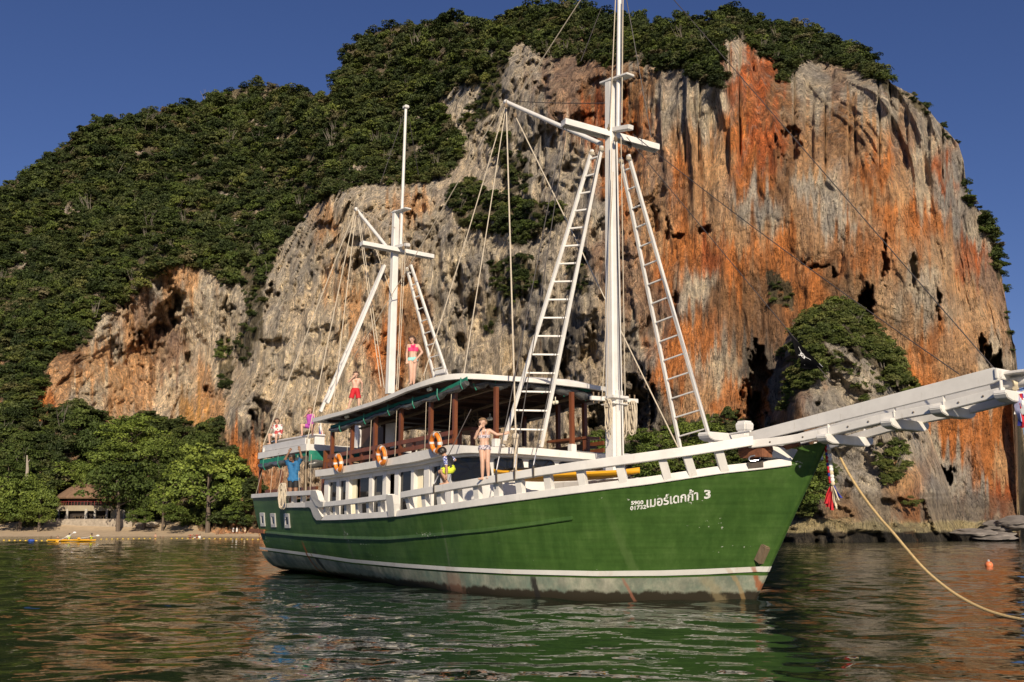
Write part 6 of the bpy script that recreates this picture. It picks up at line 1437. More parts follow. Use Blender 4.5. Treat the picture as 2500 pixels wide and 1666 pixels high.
# ================================================================== BEACH: pavilion, rocks, trees
THATCH = simple('thatch', (0.205, 0.125, 0.075), 0.95, 0.25, 2.0, mscale=(1, 1, 0.15), bmp=0.6); PLASTER = simple('cream_plaster', (0.34, 0.29, 0.20), 0.85, 0.08, 2); PALEP = simple('white_plaster', (0.42, 0.39, 0.34), 0.85, 0.08, 2); DARKIN = simple('dark_interior', (0.03, 0.022, 0.018), 0.9, 0.2); STONE = simple('beach_stone', (0.33, 0.28, 0.22), 0.9, 0.35, 1.2, bmp=0.7)  # plaster colours lowered so the pavilion looks shaded
def pavilion():
    Y = 251.0; W = lambda x, y, dy=0.0: Vector(at_depth(np.array(float(x)), np.array(float(y)), Y + dy))
    base = W(187, 1268); t = empty('beach_pavilion', tuple(base)); T = lambda x, y, dy=0.0: W(x, y, dy) - base
    m1 = T(187, 1168); cx_ = T(187, 1212).x
    def octo(c, rx, ry, z): return [Vector((c + rx * math.cos(a), 5.5 + ry * math.sin(a), z)) for a in np.linspace(0, 2 * math.pi, 17)[:-1]]
    mb = MB(); ze, zm, zc, zt = T(0, 1214).z, T(0, 1190).z, T(0, 1177).z, T(0, 1169).z
    mb.sweep([octo(0.2, 8.2, 6.0, ze - 0.35), octo(0.2, 8.3, 6.1, ze), octo(0.2, 5.0, 4.0, zm), octo(0.1, 2.4, 2.2, zc)]); mb.build('roof', THATCH, t)
    mb = MB(); mb.sweep([octo(0.1, 2.7, 2.4, zc - 0.1), octo(0.1, 2.2, 1.8, zt - 0.2), octo(0.1, 0.9, 0.8, zt)]); mb.build('roof_cap', THATCH, t)
    f2, f1, g = T(0, 1243).z, T(0, 1236).z, 0.0
    mb = MB(); mb.sweep([octo(0.2, 7.6, 5.5, f2 - 0.45), octo(0.2, 7.6, 5.5, f1 + 0.15)]); mb.build('floor_band', PLASTER, t)
    mb = MB(); mb.sweep([octo(0.2, 5.6, 4.2, 0), octo(0.2, 5.6, 4.2, ze)]); mb.build('inner_wall', DARKIN, t)
    for x in (119, 134, 163, 210, 229, 252):
        p = T(x, 1240); c = max(-0.98, min(0.98, (p.x - 0.2) / 7.4)); y = 5.5 - 5.3 * math.sqrt(1 - c * c); mb = MB(); mb.box((p.x, y, f2 / 2), (0.45 if x != 210 else 0.62, 0.45, f2)); mb.build('column', PALEP, t)
        mb = MB(); mb.box((p.x, y + 0.3, (f1 + ze) / 2), (0.18, 0.18, ze - f1)); mb.build('post', DARKIN, t)
    for k in range(26):
        a = math.pi * 1.05 + math.pi * 0.9 * k / 25; mb = MB(); mb.box((0.2 + 7.3 * math.cos(a), 5.5 + 5.2 * math.sin(a), f1 + 0.65), (0.10, 0.10, 0.9)); mb.build('baluster', simple('red_wood', (0.20, 0.035, 0.03), 0.6) if k == 0 else MATS['red_wood'], t)
    mb = MB(); mb.tube([(0.2 + 7.3 * math.cos(a), 5.5 + 5.2 * math.sin(a), f1 + 1.15) for a in np.linspace(math.pi * 1.03, math.pi * 1.97, 20)], 0.07, 5); mb.build('hand_rail', MATS['red_wood'], t)
    for x in (180, 190, 203, 222, 238, 250):
        p = T(x, 1262); mb = MB(); mb.box((p.x, 0.9, 0.75), (0.9, 0.9, 0.07)); mb.box((p.x, 0.9, 0.37), (0.1, 0.1, 0.75)); mb.build('terrace_table', OLDWOOD, t)
    mb = MB(); p, q = T(256, 1240), T(312, 1262); mb.box(((p.x + q.x) / 2, 4, (T(0, 1243).z) / 2), (q.x - p.x, 0.4, T(0, 1243).z)); mb.build('side_wall', PLASTER, t)
    mb = MB(); mb.box((T(324, 1250).x, 1.5, T(0, 1242).z / 2 - 0.2), (1.45, 0.6, T(0, 1242).z + 0.4)); mb.build('gate_pier', PLASTER, t)
    for x in (278, 296, 308): mb = MB(); mb.box((T(x, 1250).x, 2.0, 1.2), (0.35, 0.35, 2.4)); mb.build('column', PALEP, t)
    mb = MB(); mb.box((T(220, 1262).x, 2.5, -1.5), (23.0, 10.0, 3.1)); mb.build('terrace', STONE, t)
    tag(t, 'round thatched beach pavilion with white columns and a dark upper floor', 'pavilion')
pavilion()
def rock_mesh(seed, flat=0.65):
    rng = np.random.default_rng(seed); bm = bmesh.new(); bmesh.ops.create_icosphere(bm, subdivisions=4, radius=1.0)
    for v in bm.verts:
        d = np.array(v.co); k = 1 + 0.5 * (float(fbm(np.array(d[0] * 1.7 + seed), np.array(d[1] * 1.7 + d[2] * 2.1), seed, 3)) - 0.5) * 2; k += 0.10 * (float(fbm(np.array(d[0] * 6 + seed), np.array(d[1] * 6 + d[2] * 7), seed + 5, 3)) - 0.5); v.co = Vector(d * k); v.co.z *= flat
    [setattr(f, 'smooth', True) for f in bm.faces]
    me = bpy.data.meshes.new('rock'); bm.to_mesh(me); bm.free(); me.materials.append(STONE); return me
RM = [rock_mesh(i) for i in range(4)]
rng = random.Random(12)
for i, (x, y, r, lab) in enumerate(((340, 1272, 9, 0), (352, 1270, 10, 0), (364, 1272, 9, 0), (376, 1270, 10, 0), (345, 1277, 6, 0), (510, 1272, 10, 1), (524, 1270, 9, 1), (537, 1272, 10, 1), (551, 1271, 10, 1), (563, 1273, 9, 1), (576, 1272, 9, 1), (530, 1279, 5, 1))):
    p = at_depth(np.array(float(x)), np.array(float(y + 10)), 248.0); o = link(bpy.data.objects.new('beach_rock', RM[i % 4])); s = r * 246 / F_PX; o.location = p; o.scale = (s * rng.uniform(0.9, 1.3), s, s * rng.uniform(0.7, 1.0)); o.rotation_euler[2] = rng.uniform(0, 6)
    if lab == 0 or i == 5: ordn = 0 if i in (0, 5) else ordn
    ordn += 1; ow = ('first', 'second', 'third', 'fourth', 'fifth', 'sixth', 'seventh')[ordn - 1]
    tag(o, ow + (' pale rock from the left in the low pile right of the pavilion', ' pale rock from the left in the low pile under the bright green tree')[lab], 'rock', ('rocks right of the pavilion', 'rocks under the bright tree')[lab])
for i, (x, y, rx, rz) in enumerate(((2455, 1276, 50, 15), (2385, 1292, 34, 9), (2500, 1266, 45, 16), (2425, 1300, 36, 8))):
    p = at_depth(np.array(float(x)), np.array(float(y + 8)), 133.0 - i); o = link(bpy.data.objects.new('shore_boulder', rock_mesh(40 + i, 0.5))); k = 133 / F_PX; o.location = p; o.scale = (rx * k * 1.15, 3.0, rz * k * 1.3); o.rotation_euler = (0.1, -0.15, 0.3)
    tag(o, ('flat grey boulder at the foot of the cliff, right end', 'low grey boulder left of the flat one at the cliff foot', 'grey boulder cut off by the right edge of view', 'lowest dark grey boulder close to the water, far right')[i], 'boulder')
    a_ = o.data.materials; a_.clear(); a_.append(simple('grey_boulder', (0.23, 0.205, 0.18), 0.9, 0.45, 1.6, bmp=1.0))

BIG = {k: crown_mesh(k + '_crown', n, per, sz, sd, shp, m_, spread=spd, low=-0.85) for k, n, per, sz, sd, shp, m_, spd in (('dark', 52, 100, 0.042, 201, (1, 1, 0.85), LEAF_D, 0.28), ('mid', 52, 100, 0.042, 202, (1, 1, 0.9), LEAF_M, 0.28), ('bright', 60, 95, 0.038, 203, (1, 1, 0.8), LEAF_B, 0.25), ('bush', 48, 90, 0.046, 204, (1, 1, 0.8), LEAF_M, 0.30), ('tall', 50, 92, 0.044, 205, (0.9, 0.9, 1.1), LEAF_D, 0.28))}
def tree(kind, cx, ytop, ybot, hw, Y, label, name='beach_tree', trunk_y=None, group=None, cat='tree', bark=None):
    """crown fills the given picture box at distance Y; the trunk runs from its foot up into the crown"""
    k = Y / F_PX; c = Vector(at_depth(np.array(float(cx)), np.array((ytop + ybot) / 2.0), Y)); ty = trunk_y or ybot; foot = Vector(at_depth(np.array(float(cx)), np.array(float(ty)), Y)); foot.z = min(foot.z, float(beach_z(np.array(foot.x), np.array(foot.y)))) if Y > 236 and foot.x < -50 and ty > 1265 else foot.z
    t = empty(name, tuple(foot)); hx = hw * k; hz = (ybot - ytop) / 2 * k
    me = BIG[kind]; cr = link(bpy.data.objects.new('crown', me), t); cr.location = c - foot; shz = {'dark': 0.85, 'mid': 0.9, 'bright': 0.8, 'bush': 0.8, 'tall': 1.1}[kind]; shx = 0.9 if kind == 'tall' else 1.0
    cr.scale = (hx / shx / 0.98, hx / shx * 0.85, hz / shz / 0.92); rr_ = random.Random(int(cx * 7 + ytop)); cr.rotation_euler[2] = rr_.uniform(0, 6.28)
    if cat == 'tree':
        mb = MB(); top = c - foot; r0 = max(0.12, hz * 0.07); bend = Vector((rr_.uniform(-0.3, 0.3), 0, 0)) * hz * 0.3
        mb.tube([Vector((0, 0, -0.4)), top * 0.35 + bend, top * 0.75 + bend * 0.5, top + Vector((0, 0, hz * 0.3))], [r0, r0 * 0.8, r0 * 0.55, r0 * 0.2], 7)
        for j in range(6):
            a = j * 1.05 + rr_.uniform(-0.3, 0.3); s0 = top * (0.55 + 0.06 * j) + bend * 0.5; mb.tube([s0, s0 + Vector((math.cos(a) * hx * 0.35, math.sin(a) * hx * 0.3, hz * 0.22)), s0 + Vector((math.cos(a) * hx * 0.7, math.sin(a) * hx * 0.6, hz * 0.35))], [r0 * 0.4, r0 * 0.25, r0 * 0.1], 5)
        mb.build('trunk', bark or BARK, t, True)
    return tag(t, label, cat, group)
TREES = [('mid', 48, 1150, 1282, 70, 243, 'broad green tree at the left edge overhanging the beach sand', 1276), ('bush', 96, 1180, 1284, 46, 242.5, 'rounded green tree just left of the thatched pavilion', 1275),
         ('dark', 290, 1108, 1262, 104, 244.5, 'big dark green tree right of the pavilion roof', 1270), ('dark', 350, 1150, 1275, 50, 247, 'narrow dark tree between the pavilion and the bright green tree', 1272),
         ('bright', 508, 1086, 1262, 108, 243, 'spreading bright yellow green tree with a bare trunk above the sand', 1275), ('bright', 590, 1170, 1275, 46, 244, 'small bright green tree right beside the stern of the boat', 1276), ('bright', 398, 1180, 1272, 42, 246, 'small bright green tree left of the bright spreading tree', 1274),
         ('mid', 165, 1120, 1195, 70, 258, 'mid green tree behind the top of the pavilion', 1240), ('tall', 182, 990, 1110, 60, 266, 'tall dark tree against the foot of the grey cliff, left', 1150), ('dark', 235, 1030, 1140, 52, 262, 'dark tree below the cave wall, left of the green slope', 1180),
         ('bright', 320, 1012, 1115, 84, 266, 'bright leafy tree just under the orange cave wall', 1150), ('mid', 285, 1070, 1165, 76, 258, 'green tree on the slope above the big dark tree', 1190), ('mid', 390, 1060, 1165, 66, 262, 'green tree on the slope above the small bright green tree', 1190),
         ('dark', 440, 1055, 1150, 60, 262, 'dark green tree upper left of the bright spreading tree', 1180), ('dark', 505, 1045, 1120, 55, 262, 'dark green tree right under the pale buttress', 1150), ('mid', 470, 1110, 1180, 60, 256, 'mid green tree behind the left half of the bright tree', 1210),
         ('tall', 40, 1060, 1160, 60, 256, 'tall dark tree at the left edge above the broad green tree', 1200), ('dark', 105, 1085, 1180, 52, 256, 'dark tree with the pale dead trunk beside it', 1210), ('mid', -20, 1000, 1100, 70, 262, 'green tree cut by the left edge under the wooded slope', 1150),
         ('dark', 400, 1120, 1200, 55, 255, 'shaded tree in the gap between the dark and bright trees', 1240), ('bright', 565, 1115, 1200, 58, 250, 'bright green tree behind the right half of the spreading tree', 1240), ('mid', 215, 1130, 1200, 44, 255, 'mid green tree between pavilion roof and big dark tree', 1230), ('dark', 20, 1110, 1190, 60, 250, 'dark tree behind the broad tree at the left edge', 1230)]
for kind, cx_, yt, yb, hw, Y, lab, ty in TREES: tree(kind, cx_, yt, yb, hw, Y, lab, trunk_y=ty)
tree('bush', 428, 1228, 1280, 50, 240, 'low round dark green bush on the sand below the trees', 'beach_bush', None, None, 'bush')
for cx_, yt, yb, hw, Y, lab in ((1470, 1060, 1150, 60, 136, 'green shrub behind the foot of the main mast'), (1575, 1045, 1120, 62, 137, 'green shrub seen between mast and right hand ladder'), (1660, 1030, 1110, 60, 136, 'green shrub seen through the right hand ladder'), (1730, 1020, 1100, 50, 135, 'green shrub right of the right hand ladder, behind the cathead'), (1590, 1100, 1180, 70, 133, 'green shrub seen through the bow rail openings'), (1700, 1085, 1160, 60, 133, 'green shrub behind the foremost bow rail openings'),
                            (1955, 1150, 1250, 62, 121, 'bushy green shrub low on the rock just right of the stem'), (1975, 1095, 1165, 55, 122, 'dark shrub on the rock under the bowsprit root')):
    tree('bush', cx_, yt, yb, hw, Y, lab, 'cliff_shrub', None, None, 'bush')
for cx_, yt, yb, hw, lab in ((18, 1212, 1286, 52, 'low leafy bush at the left edge of the sand'), (88, 1228, 1286, 42, 'low leafy bush on the sand left of the pavilion'), (340, 1240, 1284, 34, 'small leafy bush right of the pavilion gate pier'), (575, 1225, 1282, 40, 'leafy bush on the sand right beside the stern')): tree('bush', cx_, yt, yb, hw, 241, lab, 'beach_bush', None, None, 'bush')
# pale dead trunk among the trees at the left
p, q = Vector(at_depth(np.array(64.0), np.array(1180.0), 247.0)), Vector(at_depth(np.array(66.0), np.array(1112.0), 247.0)); mb = MB(); mb.tube([Vector(), (q - p) * 0.5 + Vector((0.2, 0, 0)), q - p], [0.42, 0.36, 0.15], 7); mb.tube([(q - p) * 0.7, (q - p) * 0.85 + Vector((0.8, 0, 0))], [0.15, 0.06], 5); o = mb.build('dead_trunk', PALEBARK, None, True); o.location = p; tag(o, 'pale bare dead trunk standing among the trees at left', 'trunk')
# trees that stand out along the skyline: copies of a few kinds, each a thing with crown and trunk
KIN = []
for i, vm in enumerate(VAR[:4]):
    t = empty('skyline_tree', (0, 0, 0)); c = link(bpy.data.objects.new('crown', vm), t); c.location = (0, 0, 1.0); mb = MB(); mb.tube([(0, 0, -0.6), (0.06, 0, 0.3), (0, 0, 1.0)], [0.09, 0.07, 0.04], 6); mb.tube([(0.03, 0, 0.4), (0.4, 0.1, 0.9)], [0.05, 0.02], 5); mb.tube([(0.03, 0, 0.5), (-0.35, -0.1, 1.0)], [0.05, 0.02], 5); mb.build('trunk', BARK, t, True); KIN.append(t)
SKT = [(32, 15), (98, 17), (158, 17), (200, 18), (236, 22), (262, 17), (318, 18), (372, 18), (422, 17), (470, 17), (520, 18), (560, 20), (600, 22), (628, 24), (664, 20), (700, 20), (740, 20), (782, 18), (842, 22), (852, 30), (880, 26), (915, 26), (958, 30), (1000, 26), (1042, 30), (1085, 42), (1105, 46), (1150, 34), (1178, 34), (1226, 36), (1262, 40), (1300, 36), (1345, 34), (1392, 38), (1428, 36), (1472, 32), (1520, 34), (1560, 32), (1612, 36), (1660, 32), (1705, 32), (1745, 36), (1775, 42), (1812, 34), (1850, 32), (1902, 36), (1945, 34), (1990, 38), (2030, 34), (2068, 34), (2100, 34), (2128, 36), (2150, 38), (2168, 28), (2232, 16), (2262, 18), (2302, 18), (2335, 14), (2400, 20), (2428, 24), (2444, 26), (2452, 26)]
used = [False] * 4; rng = random.Random(77)
for x, r in SKT:
    y = float(sky_y(x)); Y = float(cliff_depth(np.array([float(x)]), np.array([y + 6.0]))[0]); k = Y / F_PX; i = rng.randrange(4)
    o = KIN[i] if not used[i] else copy_tree(KIN[i]); used[i] = True; s = r * k * rng.uniform(0.85, 1.1)
    p = at_depth(np.array(float(x)), np.array(y + r * 0.9), Y + 1.5); o.location = p; o.scale = (s, s, s * rng.uniform(0.8, 1.0)); o.rotation_euler[2] = rng.uniform(0, 6)
    z_ = 0 if x < 800 else 1 if x < 1200 else 2 if x < 2200 else 3
    words = ('first', 'second', 'third', 'fourth', 'fifth', 'sixth', 'seventh', 'eighth', 'ninth', 'tenth', 'eleventh', 'twelfth', 'thirteenth', 'fourteenth', 'fifteenth', 'sixteenth', 'seventeenth', 'eighteenth', 'nineteenth', 'twentieth')
    zone = [q for q, _ in SKT if (0 if q < 800 else 1 if q < 1200 else 2 if q < 2200 else 3) == z_]
    if z_ == 2: left_ = [q for q in zone if q < 1511]; nth = words[len(left_) - 1 - left_.index(x)] if x < 1511 else words[zone.index(x) - len(left_)]
    else: nth = words[zone.index(x)]
    tag(o, (nth + ' small tree from the left on the skyline of the lower left hill', nth + ' rounded tree from the notch along the skyline of the high shoulder', nth + ' dark bushy tree to the ' + ('left' if x < 1511 else 'right') + ' of the main mast on the cliff skyline', nth + ' small shrubby tree from the top down the right edge of the cliff')[z_], 'tree', ('skyline trees of the left hill', 'skyline trees of the shoulder', 'skyline trees of the cliff top', 'trees of the right cliff edge')[z_])
# ================================================================== PEOPLE
SKIN = {}
def skin_mat(k, col):
    m, nt, b = new_mat('skin_' + k); n = noise_node(nt, 9.0, 3.0, 0.5); r = ramp(nt, n.outputs['Fac'], [(0.3, tuple(c * 0.9 for c in col)), (0.7, tuple(c * 1.08 for c in col))]); nt.links.new(r.outputs[0], b.inputs['Base Color'])
    b.inputs['Roughness'].default_value = 0.5; b.inputs['Subsurface Weight'].default_value = 0.08; b.inputs['Subsurface Radius'].default_value = (0.02, 0.008, 0.004); SKIN[k] = m
skin_mat('fair', (0.62, 0.385, 0.275)); skin_mat('tan', (0.50, 0.29, 0.19)); skin_mat('brown', (0.30, 0.165, 0.10))
HAIRB = simple('brown_hair', (0.085, 0.045, 0.025), 0.6, 0.3, 30); HAIRL = simple('light_brown_hair', (0.24, 0.145, 0.07), 0.55, 0.3, 30); HAIRD = simple('dark_hair', (0.022, 0.016, 0.013), 0.5, 0.3, 30)
EYEM = simple('eye_dark', (0.02, 0.015, 0.012), 0.2, 0.05); LIPM = simple('lip', (0.45, 0.16, 0.13), 0.5, 0.05)
PINK = simple('pink_fabric', (0.80, 0.045, 0.16), 0.7, 0.08, 8); AQUA = simple('aqua_fabric', (0.30, 0.62, 0.58), 0.7, 0.08, 8); REDS = simple('red_shorts', (0.50, 0.012, 0.02), 0.8, 0.12, 8); LIME = simple('lime_shorts', (0.62, 0.72, 0.03), 0.7, 0.1, 8)
BLUES = simple('blue_shirt', (0.025, 0.15, 0.33), 0.8, 0.15, 6); BLACKS = simple('black_fabric', (0.014, 0.014, 0.016), 0.7, 0.2, 8); WSHIRT = simple('white_shirt', (0.74, 0.72, 0.68), 0.85, 0.06, 8); PURP = simple('purple_fabric', (0.42, 0.07, 0.38), 0.75, 0.12, 8)
def print_mat(name, a, b_, c, sc_):
    m, nt, b = new_mat(name); n = noise_node(nt, sc_, 2.0, 0.5); r = ramp(nt, n.outputs['Fac'], [(0.42, a), (0.47, b_), (0.53, b_), (0.58, c)]); r.color_ramp.interpolation = 'CONSTANT'; nt.links.new(r.outputs[0], b.inputs['Base Color']); b.inputs['Roughness'].default_value = 0.75; return m
BIKINI = print_mat('printed_bikini', (0.10, 0.08, 0.13), (0.66, 0.60, 0.60), (0.42, 0.30, 0.36), 26.0); SLEEVE = print_mat('printed_sleeve', (0.03, 0.05, 0.28), (0.70, 0.72, 0.78), (0.05, 0.08, 0.34), 22.0)
BASEJ = dict(pel=(0, 0, .52), chest=(0, .004, .70), neck=(0, .008, .82), head=(0, -.004, .915), shL=(.098, .005, .79), elL=(.122, .015, .63), wrL=(.128, -.015, .49), hipL=(.047, 0, .50), knL=(.052, -.012, .275), anL=(.052, .012, .045), toL=(.062, -.085, .016))
for k in list(BASEJ):
    if k.endswith('L'): BASEJ[k[:-1] + 'R'] = (-BASEJ[k][0],) + BASEJ[k][1:]
def capsule(mb, a, b, ra, rb, n=10, flat=None):
    a, b = Vector(a), Vector(b); d = b - a; L_ = max(d.length, 1e-4); d = d / L_; pts, rs = [], []
    for t in (-0.98, -0.75, -0.4): pts.append(a + d * ra * t); rs.append(ra * math.sqrt(1 - t * t))
    for t in (0.0, 0.33, 0.66, 1.0): pts.append(a + d * L_ * t); rs.append(ra + (rb - ra) * t)
    for t in (0.4, 0.75, 0.98): pts.append(b + d * rb * t); rs.append(rb * math.sqrt(1 - t * t))
    mb.tube(pts, rs, n)
def person(origin, h, pose, label, skin='fair', hair=HAIRB, long_hair=False, clothes=(), face=(0, -1, 0), vox=0.0062, build=1.0, bigh=1.0, group=None, detail=True):
    """one continuous body grown over a posed skeleton, with clothes and hair as shells over it; x right, y away, z up"""
    J = {k: Vector(v) * h for k, v in BASEJ.items()}
    for k, v in pose.items(): J[k] = Vector(v) * h
    B, mb = [], MB()
    def bone(nm, a, b, ra, rb):
        ra, rb = ra * h * build, rb * h * build; capsule(mb, a, b, ra, rb); B.append((nm, Vector(a), Vector(b), ra, rb))
    sp = J['neck'] - J['pel']; side = (J['shL'] - J['shR']).normalized(); hs_ = (J['hipL'] - J['hipR']).normalized(); up = sp.normalized()
    waist = J['pel'] + sp * 0.34; fwd = up.cross(side).normalized(); fwd = fwd if fwd.dot(Vector(face)) > 0 else -fwd
    bone('pelvis', J['hipL'] + up * 0.01 * h, J['hipR'] + up * 0.01 * h, .055, .055); bone('pelvis', J['pel'] + hs_ * .03 * h, waist + side * .02 * h, .055, .052); bone('pelvis', J['pel'] - hs_ * .03 * h, waist - side * .02 * h, .055, .052)
    bone('chest', waist + side * .022 * h, J['chest'] + side * .042 * h, .052, .058); bone('chest', waist - side * .022 * h, J['chest'] - side * .042 * h, .052, .058)
    bone('chest', J['chest'] + side * .045 * h, J['shL'] - side * .03 * h - up * .015 * h, .055, .042); bone('chest', J['chest'] - side * .045 * h, J['shR'] + side * .03 * h - up * .015 * h, .055, .042)
    bone('chest', J['shL'] - side * .005 * h, J['shR'] + side * .005 * h, .033, .033)
    hd = (J['head'] - J['neck']).normalized(); bone('neck', J['neck'] - hd * .03 * h, J['head'] - hd * .03 * h, .029, .027)
    fc = Vector(face); fc = (fc - hd * fc.dot(hd)).normalized(); ear = hd.cross(fc).normalized(); k = bigh
    hc = J['head']; bone('head', hc + hd * .012 * h * k - fc * .012 * h, hc + hd * .018 * h * k + fc * .006 * h, .058 * k, .056 * k); bone('head', hc - hd * .02 * h * k + fc * .012 * h, hc - hd * .042 * h * k + fc * .024 * h, .044 * k, .029 * k)
    if detail:
        bone('head', hc + fc * .058 * h * k + hd * .006 * h, hc + fc * .068 * h * k - hd * .012 * h, .007, .010)
        for sg in (-1, 1): bone('head', hc + ear * sg * .054 * h * k + hd * .008 * h, hc + ear * sg * .056 * h * k - hd * .014 * h, .010, .007)
    for s_, S in ((1, 'L'), (-1, 'R')):
        sh, el, wr = J['sh' + S], J['el' + S], J['wr' + S]
        bone('uarm' + S, sh, el, .034, .025); bone('farm' + S, el, wr, .026, .0165)
        d = (wr - el).normalized(); d = (d + Vector(pose.get('hand' + S, (0, 0, 0)))).normalized(); q = d.cross(fwd); q = q.normalized() if q.length > 0.1 else d.orthogonal().normalized(); nrm = q.cross(d).normalized()
        palm = wr + d * .048 * h; bone('hand' + S, wr, wr + d * .03 * h + q * .008 * h, .015, .014); bone('hand' + S, wr, palm, .015, .0145); bone('hand' + S, wr, wr + d * .03 * h - q * .01 * h, .015, .013)
        if detail:
            for f, (o_, l_) in enumerate(((-.017, .034), (-.006, .042), (.005, .040), (.015, .031))):
                r0_ = palm + q * o_ * h; m0 = r0_ + d * l_ * .55 * h + q * o_ * .25 * h; bone('hand' + S, r0_, m0, .0075, .007); bone('hand' + S, m0, m0 + (d * .8 + nrm * .6).normalized() * l_ * .5 * h, .007, .006)
            th = wr + d * .016 * h - q * .012 * h; bone('hand' + S, th, th + (d * .7 - q * .8).normalized() * .03 * h, .009, .007)
        hi, kn, an, to = J['hip' + S], J['kn' + S], J['an' + S], J['to' + S]
        bone('thigh' + S, hi, kn, .056, .036); bone('shin' + S, kn, kn + (an - kn) * .35, .035, .036); bone('shin' + S, kn + (an - kn) * .35, an, .036, .021)
        fd = (to - an); fd.z = 0; fd = fd.normalized() if fd.length > 1e-5 else Vector((0, -1, 0)); bone('foot' + S, an - Vector((0, 0, .018 * h)) - fd * .018 * h, to - fd * .03 * h, .022, .019); bone('foot' + S, to - fd * .03 * h, to, .019, .014)
    t = empty('person', tuple(origin)); me = bpy.data.meshes.new('body'); me.from_pydata(mb.v, [], mb.f); tmp = bpy.data.objects.new('body', me); COL.objects.link(tmp)
    md = tmp.modifiers.new('r', 'REMESH'); md.mode = 'VOXEL'; md.voxel_size = vox * h / 1.4 * 1.3 if detail else vox; sm = tmp.modifiers.new('s', 'SMOOTH'); sm.factor = 0.5; sm.iterations = 2
    ev = tmp.evaluated_get(bpy.context.evaluated_depsgraph_get()); bm_ = bpy.data.meshes.new_from_object(ev); bpy.data.objects.remove(tmp)
    bm_.name = 'body'; bm_.materials.clear(); bm_.materials.append(SKIN[skin]); bm_.polygons.foreach_set('use_smooth', [True] * len(bm_.polygons)); link(bpy.data.objects.new('body', bm_), t)
    n = len(bm_.vertices); co = np.zeros(n * 3); bm_.vertices.foreach_get('co', co); co = co.reshape(-1, 3); no = np.zeros(n * 3); bm_.vertices.foreach_get('normal', no); no = no.reshape(-1, 3)
    best = np.full(n, 1e9); bi = np.zeros(n, int); bt = np.zeros(n)
    for i, (nm, a, b, ra, rb) in enumerate(B):
        a_, d_ = np.array(a), np.array(b - a); tt = np.clip(((co - a_) @ d_) / (d_ @ d_), 0, 1); dist = np.linalg.norm(co - a_ - tt[:, None] * d_, axis=1) - (ra + (rb - ra) * tt)
        m = dist < best; best[m] = dist[m]; bi[m] = i; bt[m] = tt[m]
    names = np.array([b[0] for b in B])[bi]; st = ((co - np.array(J['pel'])) @ np.array(sp)) / sp.dot(sp)
    for S in 'LR':                                                  # a position along the whole limb, not along one bone
        for nm, a, b in (('thigh', 'hip', 'kn'), ('uarm', 'sh', 'el'), ('farm', 'el', 'wr')):
            m = names == nm + S; a_, d_ = np.array(J[a + S]), np.array(J[b + S] - J[a + S]); bt[m] = ((co[m] - a_) @ d_) / (d_ @ d_)
    polys = [tuple(p.vertices) for p in bm_.polygons]
    def shell(nm, mask, off, m_, wave=0.0):
        keep = [f for f in polys if all(mask[v] for v in f)]
        if not keep: return
        ids = sorted({v for f in keep for v in f}); mp = {v: i for i, v in enumerate(ids)}; o_ = off[ids] if hasattr(off, '__len__') else off
        P = co[ids] + no[ids] * (o_ if not hasattr(o_, '__len__') else o_[:, None]) + wave * np.sin(co[ids][:, [2, 0, 1]] * 60)
        e = bpy.data.meshes.new(nm); e.from_pydata(P.tolist(), [], [tuple(mp[v] for v in f) for f in keep]); e.polygons.foreach_set('use_smooth', [True] * len(e.polygons)); e.materials.append(m_); link(bpy.data.objects.new(nm, e), t)
    tor = (names == 'pelvis') | (names == 'chest')
    for kind, m_ in clothes:
        thigh = (names == 'thighL') | (names == 'thighR'); ua = (names == 'uarmL') | (names == 'uarmR'); fa = (names == 'farmL') | (names == 'farmR')
        if kind == 'bikini_top': shell(kind, tor & (st > .50) & (st < .69), .006 * h, m_); shell('strap', (tor | (names == 'neck')) & (st > .66) & (np.abs((co - np.array(J['chest'])) @ np.array(side)) > .030 * h) & (np.abs((co - np.array(J['chest'])) @ np.array(side)) < .048 * h) & (st < 1.0), .005 * h, m_)
        elif kind == 'halter_top': shell(kind, tor & (st > .50) & ((st < .78) | ((np.abs((co - np.array(J['chest'])) @ np.array(side)) < .052 * h) & (st < 1.0))), .007 * h, m_)
        elif kind == 'bikini_bottom': shell(kind, ((names == 'pelvis') & (st < .12)) | (thigh & (bt < .10)), .006 * h, m_)
        elif kind == 'shorts': shell(kind, ((names == 'pelvis') & (st < .16)) | (thigh & (bt < .86)), np.where(thigh, .010 + .020 * np.clip(bt, 0, 1), .010) * h, m_, .002 * h)
        elif kind == 'tight_shorts': shell(kind, ((names == 'pelvis') & (st < .14)) | (thigh & (bt < .6)), .009 * h, m_)
        elif kind == 'shirt': shell(kind, (tor & (st > -.14)) | (ua & (bt < 1.1)) | (thigh & (bt < .05)), np.where(tor, .012 + .022 * np.clip(.5 - st, 0, .6), .012) * h, m_, .003 * h)
        elif kind == 'vest': shell(kind, tor & (st > -.02) & (st < 1.04), .009 * h, m_)
        elif kind == 'sleeves': shell(kind, ua & (bt < .95), .008 * h, m_)
        elif kind == 'long_shirt': shell(kind, (tor & (st > -.10)) | ua | (fa & (bt < .92)), .011 * h, m_, .002 * h)
        elif kind == 'life_vest': shell(kind, tor & (st > .15) & (st < .98), .022 * h, m_)
